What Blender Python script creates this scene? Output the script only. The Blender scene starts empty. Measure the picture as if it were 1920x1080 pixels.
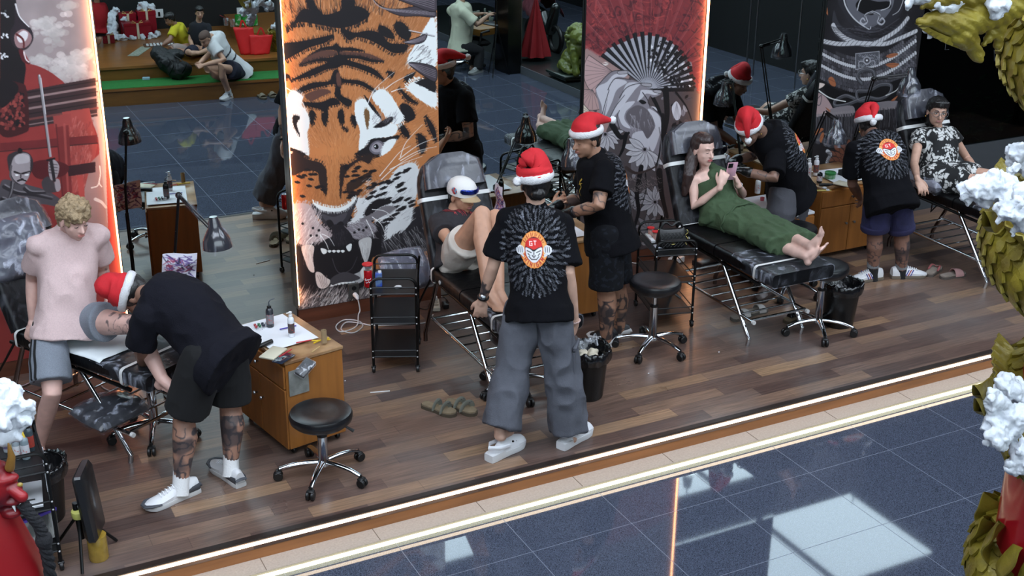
import bpy, math, random
import numpy as np
from mathutils import Vector, Matrix
from mathutils.bvhtree import BVHTree
random.seed(7)
RNG = np.random.RandomState(7)
SC = bpy.context.scene
COL = SC.collection
F_PX = 2347.0
TH, PH, RO = 0.3842, 1.0985, -0.00787
EYE = np.array([0.0, 0.0, 3.5])
_F = np.array([math.cos(PH)*math.cos(TH), math.sin(PH)*math.cos(TH), -math.sin(TH)])
_R = np.array([math.sin(PH), -math.cos(PH), 0.0])
_D = np.cross(_F, _R)
_R2 = _R*math.cos(RO)+_D*math.sin(RO)
_D2 = -_R*math.sin(RO)+_D*math.cos(RO)
cam_data = bpy.data.cameras.new('camera')
cam = bpy.data.objects.new('camera', cam_data)
COL.objects.link(cam)
cam_data.sensor_width = 36.0
cam_data.lens = 36.0*F_PX/1920.0
cam_data.clip_start = 0.05
cam_data.clip_end = 200
m = Matrix.Identity(4)
for i in range(3):
    m[i][0] = _R2[i]; m[i][1] = -_D2[i]; m[i][2] = -_F[i]; m[i][3] = EYE[i]
cam.matrix_world = m
SC.camera = cam
SC.view_settings.view_transform = 'Standard'
SC.view_settings.look = 'None'
SC.view_settings.gamma = 1.0
SC.view_settings.use_curve_mapping = False
SC.view_settings.exposure = 0.0
world = bpy.data.worlds.new('world'); SC.world = world
world.use_nodes = True
world.node_tree.nodes['Background'].inputs[0].default_value = (0.62, 0.75, 0.9, 1)
world.node_tree.nodes['Background'].inputs[1].default_value = 0.012
SC.cycles.max_bounces = 7
SC.cycles.glossy_bounces = 5
SC.cycles.transparent_max_bounces = 12
SC.cycles.sample_clamp_indirect = 3.0
SC.cycles.caustics_reflective = False
SC.cycles.caustics_refractive = False
WALL = 7.79        # mirrored wall
EDGE = 5.30        # platform edge
LOW = -0.155       # dark tiled floor
CEIL = 6.0
def ray(x, y):
    return _F+_R2*(x-960)/F_PX+_D2*(y-540)/F_PX
def at(px, py, y=None, z=None, x=None, mir=False):
    """point of the place seen at a pixel, on the plane y=, z= or x=; mir: seen in the mirror wall"""
    r = ray(px, py); c = EYE.copy()
    if mir:
        r = r*[1, -1, 1]; c = np.array([0, 2*WALL, EYE[2]])
    if y is not None: t = (y-c[1])/r[1]
    elif z is not None: t = (z-c[2])/r[2]
    else: t = (x-c[0])/r[0]
    return c+r*t
def V(*a): return np.array(a, float)
def nrm(v):
    v = np.asarray(v, float); return v/max(np.linalg.norm(v), 1e-9)
ORG = {}
def _org(o):
    return ORG.get(o.name, np.zeros(3)) if o is not None else np.zeros(3)
def tag(o, label=None, cat=None, group=None, kind=None):
    if label: o['label'] = label
    if cat: o['category'] = cat
    if group: o['group'] = group
    if kind: o['kind'] = kind
    return o
def thing(name, label, cat, loc=(0, 0, 0), group=None):
    o = bpy.data.objects.new(name, None); COL.objects.link(o)
    o.location = tuple(float(a) for a in loc); o.empty_display_size = 0.1
    ORG[o.name] = np.array(loc, float)
    return tag(o, label, cat, group)
def copy_tree(o, parent=None):
    c = o.copy(); COL.objects.link(c)
    if parent is not None: c.parent = parent
    for ch in list(o.children): copy_tree(ch, c)
    return c
def link_mesh(name, verts, faces, mats, parent=None, smooth=True, midx=None, cols=None, org=None):
    verts = np.asarray(verts, float).reshape(-1, 3)
    base = _org(parent)
    own = np.array(org, float) if org is not None else base
    me = bpy.data.meshes.new(name)
    me.from_pydata((verts-own).tolist(), [], faces)
    if not isinstance(mats, (list, tuple)): mats = [mats]
    for mm in mats: me.materials.append(mm)
    if midx is not None: me.polygons.foreach_set('material_index', np.asarray(midx, np.int32))
    if smooth: me.polygons.foreach_set('use_smooth', np.ones(len(me.polygons), bool))
    if cols is not None:
        ca = me.color_attributes.new('paint', 'FLOAT_COLOR', 'POINT')
        c = np.ones((len(verts), 4), np.float32); c[:, :3] = cols
        ca.data.foreach_set('color', c.ravel())
    me.update()
    o = bpy.data.objects.new(name, me); COL.objects.link(o)
    if parent is not None: o.parent = parent
    if org is not None and parent is None: o.location = tuple(own)
    ORG[o.name] = own
    return o
def frame(d, up=(0, 0, 1)):
    d = nrm(d); u = np.array(up, float)
    if abs(d@u) > 0.97: u = np.array([0, 1.0, 0]) if abs(d[1]) < 0.9 else np.array([1.0, 0, 0])
    s = nrm(np.cross(d, u)); t = np.cross(s, d)
    return s, t
class MB:
    """collects shapes; build() links them as ONE mesh object"""
    def __init__(s): s.v = []; s.f = []; s.mi = []; s.m = 0
    def add(s, v, f):
        n = len(s.v); s.v.extend([tuple(map(float, p)) for p in v])
        s.f.extend([tuple(i+n for i in q) for q in f]); s.mi.extend([s.m]*len(f)); return s
    def mat(s, i): s.m = i; return s
    def box(s, c, size, rz=0.0, ax=None, bev=0.0):
        c = np.array(c, float); hx, hy, hz = np.array(size, float)/2
        if ax is None:
            ca, sa = math.cos(rz), math.sin(rz); ax = (V(ca, sa, 0), V(-sa, ca, 0), V(0, 0, 1))
        X, Y, Z = [np.array(a, float) for a in ax]
        b = min(bev, hx*.9, hy*.9, hz*.9)
        if b <= 0:
            v = [c+X*hx*i+Y*hy*j+Z*hz*k for k in (-1, 1) for i, j in ((-1, -1), (1, -1), (1, 1), (-1, 1))]
            f = [(3, 2, 1, 0), (4, 5, 6, 7), (0, 1, 5, 4), (1, 2, 6, 5), (2, 3, 7, 6), (3, 0, 4, 7)]
            return s.add(v, f)
        prof = [(-hz, b), (-hz+b, 0), (hz-b, 0), (hz, b)]
        v = []
        for z, ins in prof:
            x, y = hx-ins, hy-ins
            k = b*.6
            for i, j in ((-x, -y+k), (-x+k, -y), (x-k, -y), (x, -y+k), (x, y-k), (x-k, y), (-x+k, y), (-x, y-k)):
                v.append(c+X*i+Y*j+Z*z)
        f = [tuple(reversed(range(8))), tuple(range(24, 32))]
        for r in range(3):
            for q in range(8): f.append((r*8+q, r*8+(q+1) % 8, r*8+8+(q+1) % 8, r*8+8+q))
        return s.add(v, f)
    def loft(s, rings, cap=True, closed=False):
        n = len(rings[0]); v = [p for r in rings for p in r]; f = []
        R = len(rings)
        for i in range(R if closed else R-1):
            a = i*n; b = ((i+1) % R)*n
            for j in range(n): f.append((a+j, a+(j+1) % n, b+(j+1) % n, b+j))
        if cap and not closed:
            f.append(tuple(reversed(range(n)))); f.append(tuple(range((R-1)*n, R*n)))
        return s.add(v, f)
    def tube(s, pts, r, n=10, cap=True, closed=False, up=(0, 0, 1), flat=1.0):
        pts = [np.array(p, float) for p in pts]; N = len(pts)
        rr = r if hasattr(r, '__len__') else [r]*N
        rings = []; ps = None
        for i in range(N):
            if closed: d = pts[(i+1) % N]-pts[i-1]
            else: d = pts[min(i+1, N-1)]-pts[max(i-1, 0)]
            d = nrm(d)
            if ps is None: S, T = frame(d, up)
            else:
                S = nrm(ps-d*(ps@d)); T = np.cross(S, d)
            ps = S
            rings.append([pts[i]+S*math.cos(a)*rr[i]+T*math.sin(a)*rr[i]*flat for a in np.linspace(0, 2*math.pi, n, endpoint=False)])
        return s.loft(rings, cap, closed)
    def caps(s, pts, r, n=16):
        """tube with round ends"""
        pts = [np.array(p, float) for p in pts]
        r = list(r) if hasattr(r, '__len__') else [r]*len(pts)
        d0 = nrm(pts[0]-pts[1]); d1 = nrm(pts[-1]-pts[-2])
        P = []; R = []
        for a in (80, 60, 38, 18): P.append(pts[0]+d0*r[0]*math.sin(math.radians(a))); R.append(r[0]*math.cos(math.radians(a)))
        P += pts; R += r
        for a in (18, 38, 60, 80): P.append(pts[-1]+d1*r[-1]*math.sin(math.radians(a))); R.append(r[-1]*math.cos(math.radians(a)))
        return s.tube(P, R, n)
    def lathe(s, c, prof, n=24, ax=(0, 0, 1), cap=True):
        c = np.array(c, float); ax = nrm(ax); S, T = frame(ax)
        rings = [[c+ax*h+(S*math.cos(a)+T*math.sin(a))*max(r, 1e-5) for a in np.linspace(0, 2*math.pi, n, endpoint=False)] for r, h in prof]
        return s.loft(rings, cap)
    def ell(s, c, rad, ax=None, n=16, m=10):
        c = np.array(c, float)
        X, Y, Z = ax if ax is not None else (V(1, 0, 0), V(0, 1, 0), V(0, 0, 1))
        rings = []
        for t in np.linspace(-88, 88, m):
            t = math.radians(t)
            rings.append([c+X*rad[0]*math.cos(t)*math.cos(a)+Y*rad[1]*math.cos(t)*math.sin(a)+Z*rad[2]*math.sin(t) for a in np.linspace(0, 2*math.pi, n, endpoint=False)])
        return s.loft(rings)
    def xf(s, fn):
        s.v = [tuple(fn(np.array(p))) for p in s.v]; return s
    def build(s, name, mats, parent=None, smooth=True, auto=True, org=None):
        o = link_mesh(name, s.v, s.f, mats, parent, smooth, s.mi if isinstance(mats, (list, tuple)) else None, org=org)
        if smooth and auto:
            try: o.data.set_sharp_from_angle(angle=math.radians(38))
            except Exception: pass
        return o
def hsh(a, b, c):
    n = (a*374761393+b*668265263+c*2147483647+1013904223) & 0xffffffff
    n = ((n ^ (n >> 13))*1274126177) & 0xffffffff
    return ((n ^ (n >> 16)) & 0xffff)/65535.0
def vnoise(P):
    """value noise at (n,3) points, about -1..1"""
    P = np.asarray(P, float); I = np.floor(P).astype(np.int64); f = P-I; f = f*f*(3-2*f)
    r = 0
    for dx in (0, 1):
        for dy in (0, 1):
            for dz in (0, 1):
                w = (f[:, 0] if dx else 1-f[:, 0])*(f[:, 1] if dy else 1-f[:, 1])*(f[:, 2] if dz else 1-f[:, 2])
                r = r+w*hsh(I[:, 0]+dx, I[:, 1]+dy, I[:, 2]+dz)
    return r*2-1
def fnoise(P, o=3):
    r = 0; a = 1.0; P = np.asarray(P, float)
    for i in range(o): r = r+a*vnoise(P*2**i+i*17.3); a *= .5
    return r
def remesh(mb, voxel, smooth=3, fac=.5):
    """one continuous surface out of overlapping closed shapes"""
    me = bpy.data.meshes.new('tmp'); me.from_pydata(mb.v, [], mb.f); me.update()
    o = bpy.data.objects.new('tmp', me); COL.objects.link(o)
    md = o.modifiers.new('r', 'REMESH'); md.mode = 'VOXEL'; md.voxel_size = voxel; md.adaptivity = 0
    if smooth:
        ms = o.modifiers.new('s', 'SMOOTH'); ms.factor = fac; ms.iterations = smooth
    dg = bpy.context.evaluated_depsgraph_get()
    ev = o.evaluated_get(dg); m2 = ev.to_mesh()
    n = len(m2.vertices); co = np.empty(n*3, np.float32); m2.vertices.foreach_get('co', co)
    no = np.empty(n*3, np.float32); m2.vertices.foreach_get('normal', no)
    faces = [tuple(p.vertices) for p in m2.polygons]
    ev.to_mesh_clear(); bpy.data.objects.remove(o); bpy.data.meshes.remove(me)
    return co.reshape(-1, 3).astype(float), no.reshape(-1, 3).astype(float), faces
def lin(c):
    c = np.asarray(c, float)/255.0
    return np.where(c <= .04045, c/12.92, ((c+.055)/1.055)**2.4)
MATS = {}
def mat(name, rgb=(128, 128, 128), rough=.6, metal=0.0, coat=0.0, var=0.0, vscale=6.0, bump=0.0, bscale=40.0, stretch=(1, 1, 1), spec=.5, rgb2=None, fac=None, emis=None, estr=0.0, sss=0.0, attr=False, detail=4.0, crough=.1):
    if name in MATS: return MATS[name]
    m = bpy.data.materials.new(name); m.use_nodes = True; MATS[name] = m
    nt = m.node_tree; N = nt.nodes; L = nt.links; b = N['Principled BSDF']
    c = lin(rgb)
    b.inputs['Base Color'].default_value = (*c, 1)
    b.inputs['Roughness'].default_value = rough; b.inputs['Metallic'].default_value = metal
    b.inputs['Coat Weight'].default_value = coat; b.inputs['Coat Roughness'].default_value = crough
    b.inputs['Specular IOR Level'].default_value = spec
    if sss:
        b.inputs['Subsurface Weight'].default_value = sss; b.inputs['Subsurface Radius'].default_value = (.02, .008, .004)
        b.inputs['Subsurface Scale'].default_value = .5
    if emis is not None:
        b.inputs['Emission Color'].default_value = (*lin(emis), 1); b.inputs['Emission Strength'].default_value = estr
    tc = N.new('ShaderNodeTexCoord'); mp = N.new('ShaderNodeMapping'); mp.inputs['Scale'].default_value = stretch
    L.new(tc.outputs['Object'], mp.inputs[0])
    if attr:
        a = N.new('ShaderNodeAttribute'); a.attribute_name = 'paint'; L.new(a.outputs['Color'], b.inputs['Base Color'])
    elif var or rgb2 is not None:
        n = N.new('ShaderNodeTexNoise'); n.inputs['Scale'].default_value = vscale; n.inputs['Detail'].default_value = detail
        L.new(mp.outputs[0], n.inputs['Vector'])
        r = N.new('ShaderNodeValToRGB'); L.new(n.outputs[0], r.inputs[0]); L.new(r.outputs[0], b.inputs['Base Color'])
        c2 = lin(rgb2) if rgb2 is not None else c*(1-var)
        lo, hi = fac if fac else (.3, .7)
        r.color_ramp.elements[0].position = lo; r.color_ramp.elements[1].position = hi
        r.color_ramp.elements[0].color = (*c2, 1); r.color_ramp.elements[1].color = (*(c*(1+var) if rgb2 is None else c), 1)
    if bump:
        n = N.new('ShaderNodeTexNoise'); n.inputs['Scale'].default_value = bscale; n.inputs['Detail'].default_value = detail
        L.new(mp.outputs[0], n.inputs['Vector'])
        bm = N.new('ShaderNodeBump'); bm.inputs['Strength'].default_value = bump; bm.inputs['Distance'].default_value = .01
        L.new(n.outputs[0], bm.inputs['Height']); L.new(bm.outputs[0], b.inputs['Normal'])
    return m
def emit(name, rgb, strength):
    m = mat(name, (0, 0, 0), emis=rgb, estr=strength); return m
def film(name, white=(190, 195, 210), dens=.35, scale=9.0, bump=.9):
    """crinkled cling film: clear, with whitish haze and highlight streaks put into the colour"""
    if name in MATS: return MATS[name]
    m = bpy.data.materials.new(name); m.use_nodes = True; MATS[name] = m
    nt = m.node_tree; N = nt.nodes; L = nt.links; b = N['Principled BSDF']; out = N['Material Output']
    b.inputs['Base Color'].default_value = (*lin(white), 1); b.inputs['Roughness'].default_value = .15
    b.inputs['Specular IOR Level'].default_value = .6
    tc = N.new('ShaderNodeTexCoord'); mp = N.new('ShaderNodeMapping'); mp.inputs['Scale'].default_value = (1, 1.0, .45)
    mp.inputs['Rotation'].default_value = (.4, .5, .3)
    L.new(tc.outputs['Object'], mp.inputs[0])
    n = N.new('ShaderNodeTexNoise'); n.inputs['Scale'].default_value = scale; n.inputs['Detail'].default_value = 7; n.inputs['Distortion'].default_value = 2.2
    L.new(mp.outputs[0], n.inputs['Vector'])
    r = N.new('ShaderNodeValToRGB'); r.color_ramp.elements[0].position = .52; r.color_ramp.elements[1].position = .72
    r.color_ramp.elements[0].color = (dens*.12,)*3+(1,); r.color_ramp.elements[1].color = (min(1, dens*1.9),)*3+(1,)  # narrow pale streaks paint the film's highlights along with its haze
    L.new(n.outputs[0], r.inputs[0])
    bm = N.new('ShaderNodeBump'); bm.inputs['Strength'].default_value = bump; bm.inputs['Distance'].default_value = .02
    L.new(n.outputs[0], bm.inputs['Height']); L.new(bm.outputs[0], b.inputs['Normal'])
    tr = N.new('ShaderNodeBsdfTransparent'); mx = N.new('ShaderNodeMixShader')
    L.new(r.outputs[0], mx.inputs[0]); L.new(tr.outputs[0], mx.inputs[1]); L.new(b.outputs[0], mx.inputs[2]); L.new(mx.outputs[0], out.inputs[0])
    return m
def mk_wood_floor():
    m = bpy.data.materials.new('plank_floor'); m.use_nodes = True
    nt = m.node_tree; N = nt.nodes; L = nt.links; b = N['Principled BSDF']
    def math_(op, a, b_=None, c=None):
        n = N.new('ShaderNodeMath'); n.operation = op
        for i, x in enumerate((a, b_, c)):
            if x is None: continue
            if isinstance(x, (int, float)): n.inputs[i].default_value = x
            else: L.new(x, n.inputs[i])
        return n.outputs[0]
    tc = N.new('ShaderNodeTexCoord'); sp = N.new('ShaderNodeSeparateXYZ'); L.new(tc.outputs['Object'], sp.inputs[0])
    row = math_('FLOOR', math_('DIVIDE', sp.outputs[1], .105))
    wn = N.new('ShaderNodeTexWhiteNoise'); wn.noise_dimensions = '1D'; L.new(row, wn.inputs['W'])
    u = math_('ADD', math_('DIVIDE', sp.outputs[0], .62), math_('MULTIPLY', wn.outputs['Value'], 7.3))
    cx = math_('FLOOR', u)
    wn2 = N.new('ShaderNodeTexWhiteNoise'); wn2.noise_dimensions = '2D'
    cb = N.new('ShaderNodeCombineXYZ'); L.new(row, cb.inputs[0]); L.new(cx, cb.inputs[1]); L.new(cb.outputs[0], wn2.inputs['Vector'])
    ramp = N.new('ShaderNodeValToRGB'); L.new(wn2.outputs['Value'], ramp.inputs[0])
    e = ramp.color_ramp.elements
    e[0].position = 0; e[0].color = (*lin((76, 60, 55)), 1); e[1].position = 1; e[1].color = (*lin((146, 118, 92)), 1)
    for p, c in ((.25, (91, 72, 65)), (.5, (104, 84, 74)), (.75, (114, 92, 80)), (.9, (130, 104, 84))):
        k = e.new(p); k.color = (*lin(c), 1)
    mp = N.new('ShaderNodeMapping'); mp.inputs['Scale'].default_value = (3, 45, 1); L.new(tc.outputs['Object'], mp.inputs[0])
    g = N.new('ShaderNodeTexNoise'); g.inputs['Scale'].default_value = 1.6; g.inputs['Detail'].default_value = 6; L.new(mp.outputs[0], g.inputs['Vector'])
    mx = N.new('ShaderNodeMix'); mx.data_type = 'RGBA'; mx.blend_type = 'MULTIPLY'; mx.inputs[0].default_value = 1
    gr = N.new('ShaderNodeValToRGB'); gr.color_ramp.elements[0].color = (.62, .62, .62, 1); gr.color_ramp.elements[1].color = (1.25, 1.22, 1.2, 1)
    gr.color_ramp.elements[0].position = .3; gr.color_ramp.elements[1].position = .7
    L.new(g.outputs[0], gr.inputs[0]); L.new(ramp.outputs[0], mx.inputs[6]); L.new(gr.outputs[0], mx.inputs[7])
    fy = math_('FRACT', math_('DIVIDE', sp.outputs[1], .105)); fx = math_('FRACT', u)
    j = math_('MAXIMUM', math_('LESS_THAN', fy, .022), math_('LESS_THAN', fx, .004))
    mj = N.new('ShaderNodeMix'); mj.data_type = 'RGBA'; L.new(math_('MULTIPLY', j, .55), mj.inputs[0])
    L.new(mx.outputs[2], mj.inputs[6]); mj.inputs[7].default_value = (*lin((40, 28, 24)), 1)
    w = N.new('ShaderNodeTexNoise'); w.inputs['Scale'].default_value = 1.1; w.inputs['Detail'].default_value = 7; L.new(tc.outputs['Object'], w.inputs['Vector'])
    wr = N.new('ShaderNodeValToRGB'); wr.color_ramp.elements[0].position = .48; wr.color_ramp.elements[1].position = .72
    wr.color_ramp.elements[1].color = (.45, .45, .45, 1); L.new(w.outputs[0], wr.inputs[0])
    mw = N.new('ShaderNodeMix'); mw.data_type = 'RGBA'; L.new(wr.outputs[0], mw.inputs[0]); L.new(mj.outputs[2], mw.inputs[6])
    mw.inputs[7].default_value = (*lin((112, 109, 108)), 1)
    L.new(mw.outputs[2], b.inputs['Base Color'])
    rr = N.new('ShaderNodeMapRange'); L.new(w.outputs[0], rr.inputs[0]); rr.inputs[3].default_value = .22; rr.inputs[4].default_value = .38
    L.new(rr.outputs[0], b.inputs['Roughness'])
    bm = N.new('ShaderNodeBump'); bm.inputs['Strength'].default_value = .08; bm.inputs['Distance'].default_value = .004
    L.new(g.outputs[0], bm.inputs['Height']); L.new(bm.outputs[0], b.inputs['Normal'])
    return m
def mk_tile_floor():
    m = bpy.data.materials.new('granite_tile'); m.use_nodes = True
    nt = m.node_tree; N = nt.nodes; L = nt.links; b = N['Principled BSDF']
    tc = N.new('ShaderNodeTexCoord'); sp = N.new('ShaderNodeSeparateXYZ'); L.new(tc.outputs['Object'], sp.inputs[0])
    def math_(op, a, b_=None):
        n = N.new('ShaderNodeMath'); n.operation = op
        for i, x in enumerate((a, b_)):
            if x is None: continue
            if isinstance(x, (int, float)): n.inputs[i].default_value = x
            else: L.new(x, n.inputs[i])
        return n.outputs[0]
    g = []
    for k, off in ((0, 2.28), (1, 4.79)):
        fr = math_('FRACT', math_('DIVIDE', math_('SUBTRACT', sp.outputs[k], off-60), .597 if k == 0 else .6))
        g.append(math_('LESS_THAN', math_('MINIMUM', fr, math_('SUBTRACT', 1.0, fr)), (.0032)))
    j = math_('MAXIMUM', g[0], g[1])
    s = N.new('ShaderNodeTexNoise'); s.inputs['Scale'].default_value = 260; s.inputs['Detail'].default_value = 2; L.new(tc.outputs['Object'], s.inputs['Vector'])
    r = N.new('ShaderNodeValToRGB'); L.new(s.outputs[0], r.inputs[0])
    r.color_ramp.elements[0].position = .35; r.color_ramp.elements[0].color = (*lin((36, 42, 54)), 1)
    r.color_ramp.elements[1].position = .8; r.color_ramp.elements[1].color = (*lin((102, 109, 128)), 1)
    mj = N.new('ShaderNodeMix'); mj.data_type = 'RGBA'; L.new(j, mj.inputs[0]); L.new(r.outputs[0], mj.inputs[6]); mj.inputs[7].default_value = (*lin((104, 110, 124)), 1)
    L.new(mj.outputs[2], b.inputs['Base Color'])
    L.new(math_('ADD', math_('MULTIPLY', j, .5), .035), b.inputs['Roughness'])
    b.inputs['IOR'].default_value = 1.62
    return m
# ================================================================== ceiling lights (the hall's square light panels)
M_CEIL = mat('dark_ceiling', (22, 23, 26), rough=.9)
M_PANEL = mat('light_panel', (20, 20, 20), emis=(228, 240, 255), estr=8.5)
M_FRAME = mat('light_frame', (60, 62, 66), rough=.5)
cols = [(-4.7, -3.1), (-3.0, -1.4), (-1.3, .3), (.4, 2.0), (2.1, 3.7), (5.2, 6.78), (6.88, 8.45), (8.55, 10.1), (10.2, 11.8)]
rows = [(.75, 2.5), (3.5, 5.25)]
for i, (x0, x1) in enumerate(cols):
    for j, (y0, y1) in enumerate(rows):
        cx, cy = (x0+x1)/2, (y0+y1)/2
        t = thing('ceiling_light', 'square white light panel in the dark ceiling above the hall', 'ceiling light', (cx, cy, CEIL), 'square ceiling light panels')
        MB().box((cx, cy, CEIL-.03), (x1-x0, y1-y0, .05)).build('frame', M_FRAME, t, smooth=False)
        MB().box((cx, cy, CEIL-.06), (x1-x0-.03, y1-y0-.03, .012)).build('diffuser', M_PANEL, t, smooth=False)
tag(MB().box((4, -.2, CEIL+.05), (26, 18, .1)).build('ceiling', M_CEIL, smooth=False), kind='structure')
tag(MB().box((3, -3.6, 4.65), (18, .06, 2.5)).build('window_7', emit('daylight_pane', (214, 230, 240), 5.5), smooth=False), kind='structure')
for k in range(10): tag(MB().box((-6+k*2, -3.55, 4.65), (.08, .08, 2.5)).build('trim_%d' % (20+k), M_FRAME, smooth=False), kind='structure')
def pendant(p):
    t = thing('pendant_lamp', 'hanging cone lamp with a bright white bulb above the tiled floor', 'lamp', (p[0], p[1], p[2]), 'hanging cone lamps over the tiles')
    MB().tube([(p[0], p[1], CEIL), (p[0], p[1], p[2]+.28)], .008, 6).build('cord', mat('black_metal', (14, 14, 15), rough=.35, metal=.4), t)
    MB().lathe(p, [(.02, .28), (.05, .26), (.07, .1), (.13, 0), (.125, 0), (.065, .1), (.02, .24)], 24).build('shade', mat('lamp_grey', (120, 125, 130), rough=.4), t)
    MB().ell((p[0], p[1], p[2]+.03), (.11, .11, .05)).build('bulb', emit('bulb_glow', (235, 245, 255), 60), t)
def refl(px, py, z):
    r = ray(px, py); P = at(px, py, z=LOW); r2 = r*[1, 1, -1]; q = P+r2*((z-LOW)/r2[2])
    q[1] = 2*WALL-q[1]; return q
pendant(refl(1290, 880, 4.6)); pendant(refl(1617, 793, 4.6))
# ================================================================== floors, platform edge
M_WOODF = mk_wood_floor(); M_TILE = mk_tile_floor()
M_NOSE = mat('dark_nosing', (36, 26, 22), rough=.4)
M_RISER = mat('riser_wood', (150, 100, 60), rough=.4, var=.18, vscale=4, stretch=(.6, 6, 6))
M_STONE = mat('beige_stone', (150, 141, 134), rough=.45, var=.12, vscale=90, spec=.6)
def quad(mb, a, b, c, d): return mb.add([a, b, c, d], [(0, 1, 2, 3)])
tag(MB().box((4, (EDGE+WALL+.3)/2+.0, -.03), (26, WALL+.3-EDGE, .06)).build('floor', M_WOODF, smooth=False), kind='structure')
o = MB().box((4, EDGE+.012, -.004), (26, .036, .012)).build('trim_1', M_NOSE, smooth=False); tag(o, kind='structure')
tag(MB().box((4, EDGE+.032, -.068), (26, .06, .11)).build('trim_2', M_RISER, smooth=False), kind='structure')
tag(MB().box((4, (EDGE-.12+EDGE+.2)/2, -.133), (26, .32, .025), bev=0).build('trim_3', M_STONE, smooth=False), kind='structure')
g = MB()
for k in range(20): g.box((-.5+k*.6, EDGE-.02, -.1202), (.004, .19, .001))
tag(g.build('trim_4', mat('grout', (96, 84, 74), rough=.8), smooth=False), kind='structure')
tag(MB().box((4, 0, LOW-.05), (26, 10.8+.0, .1)).build('floor_tiles', M_TILE, smooth=False), kind='structure')
M_LED = emit('warm_led', (255, 230, 196), 8)
M_LED2 = emit('led_yellow', (250, 244, 196), 4)
t = thing('led_strip', 'long warm LED strip glowing under the wooden platform edge', 'light strip', (4, EDGE, -.02))
MB().box((4, EDGE-.006, -.026), (26, .012, .012)).build('diffuser', M_LED, t, smooth=False)
t = thing('led_strip', 'thin yellowish LED strip glowing below the beige stone ledge by the dark tiles', 'light strip', (4, EDGE-.13, LOW))
MB().box((4, EDGE-.127, LOW+.012), (26, .012, .016)).build('diffuser', M_LED2, t, smooth=False)
# ================================================================== mirrored wall and panels
M_BLACK = mat('black_paint', (12, 12, 13), rough=.5)
M_BASEB = mat('baseboard_wood', (92, 52, 36), rough=.35, var=.25, vscale=3, stretch=(1, 1, 8))
def mk_mirror():
    m = mat('mirror', (205, 218, 216), rough=.0, metal=1.0); return m
M_MIR = mk_mirror()
tag(MB().box((3.6, WALL+.16, 2.15), (8.4, .3, 4.6)).build('wall_back', M_BLACK, smooth=False), kind='structure')
PAN = dict(samurai=(.07, 1.16), tiger=(2.31, 3.385), fan=(4.54, 5.575), armor=(6.73, 7.77))
mirs = [(-1.2, .07), (1.16, 2.31), (3.385, 4.54), (5.575, 6.73)]
for i, (a, b) in enumerate(mirs):
    o = MB().box(((a+b)/2, WALL+.002, 2.0), (b-a-.006, .008, 3.98)).build('window_%d' % (i+1), M_MIR, smooth=False)
    tag(o, 'tall wall mirror between the printed panels', kind='structure')
tag(MB().box((7.6, WALL+.002, 3.55), (4.06, .008, 2.1)).build('window_5', M_MIR, smooth=False), 'mirror high on the wall above the armour panel', kind='structure')
o = MB()
for a, b in PAN.values():
    o.box(((a+b)/2, WALL-.01, .045), (b-a, .03, .11))
tag(o.build('baseboard_back', M_BASEB, smooth=False), kind='structure')
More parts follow.
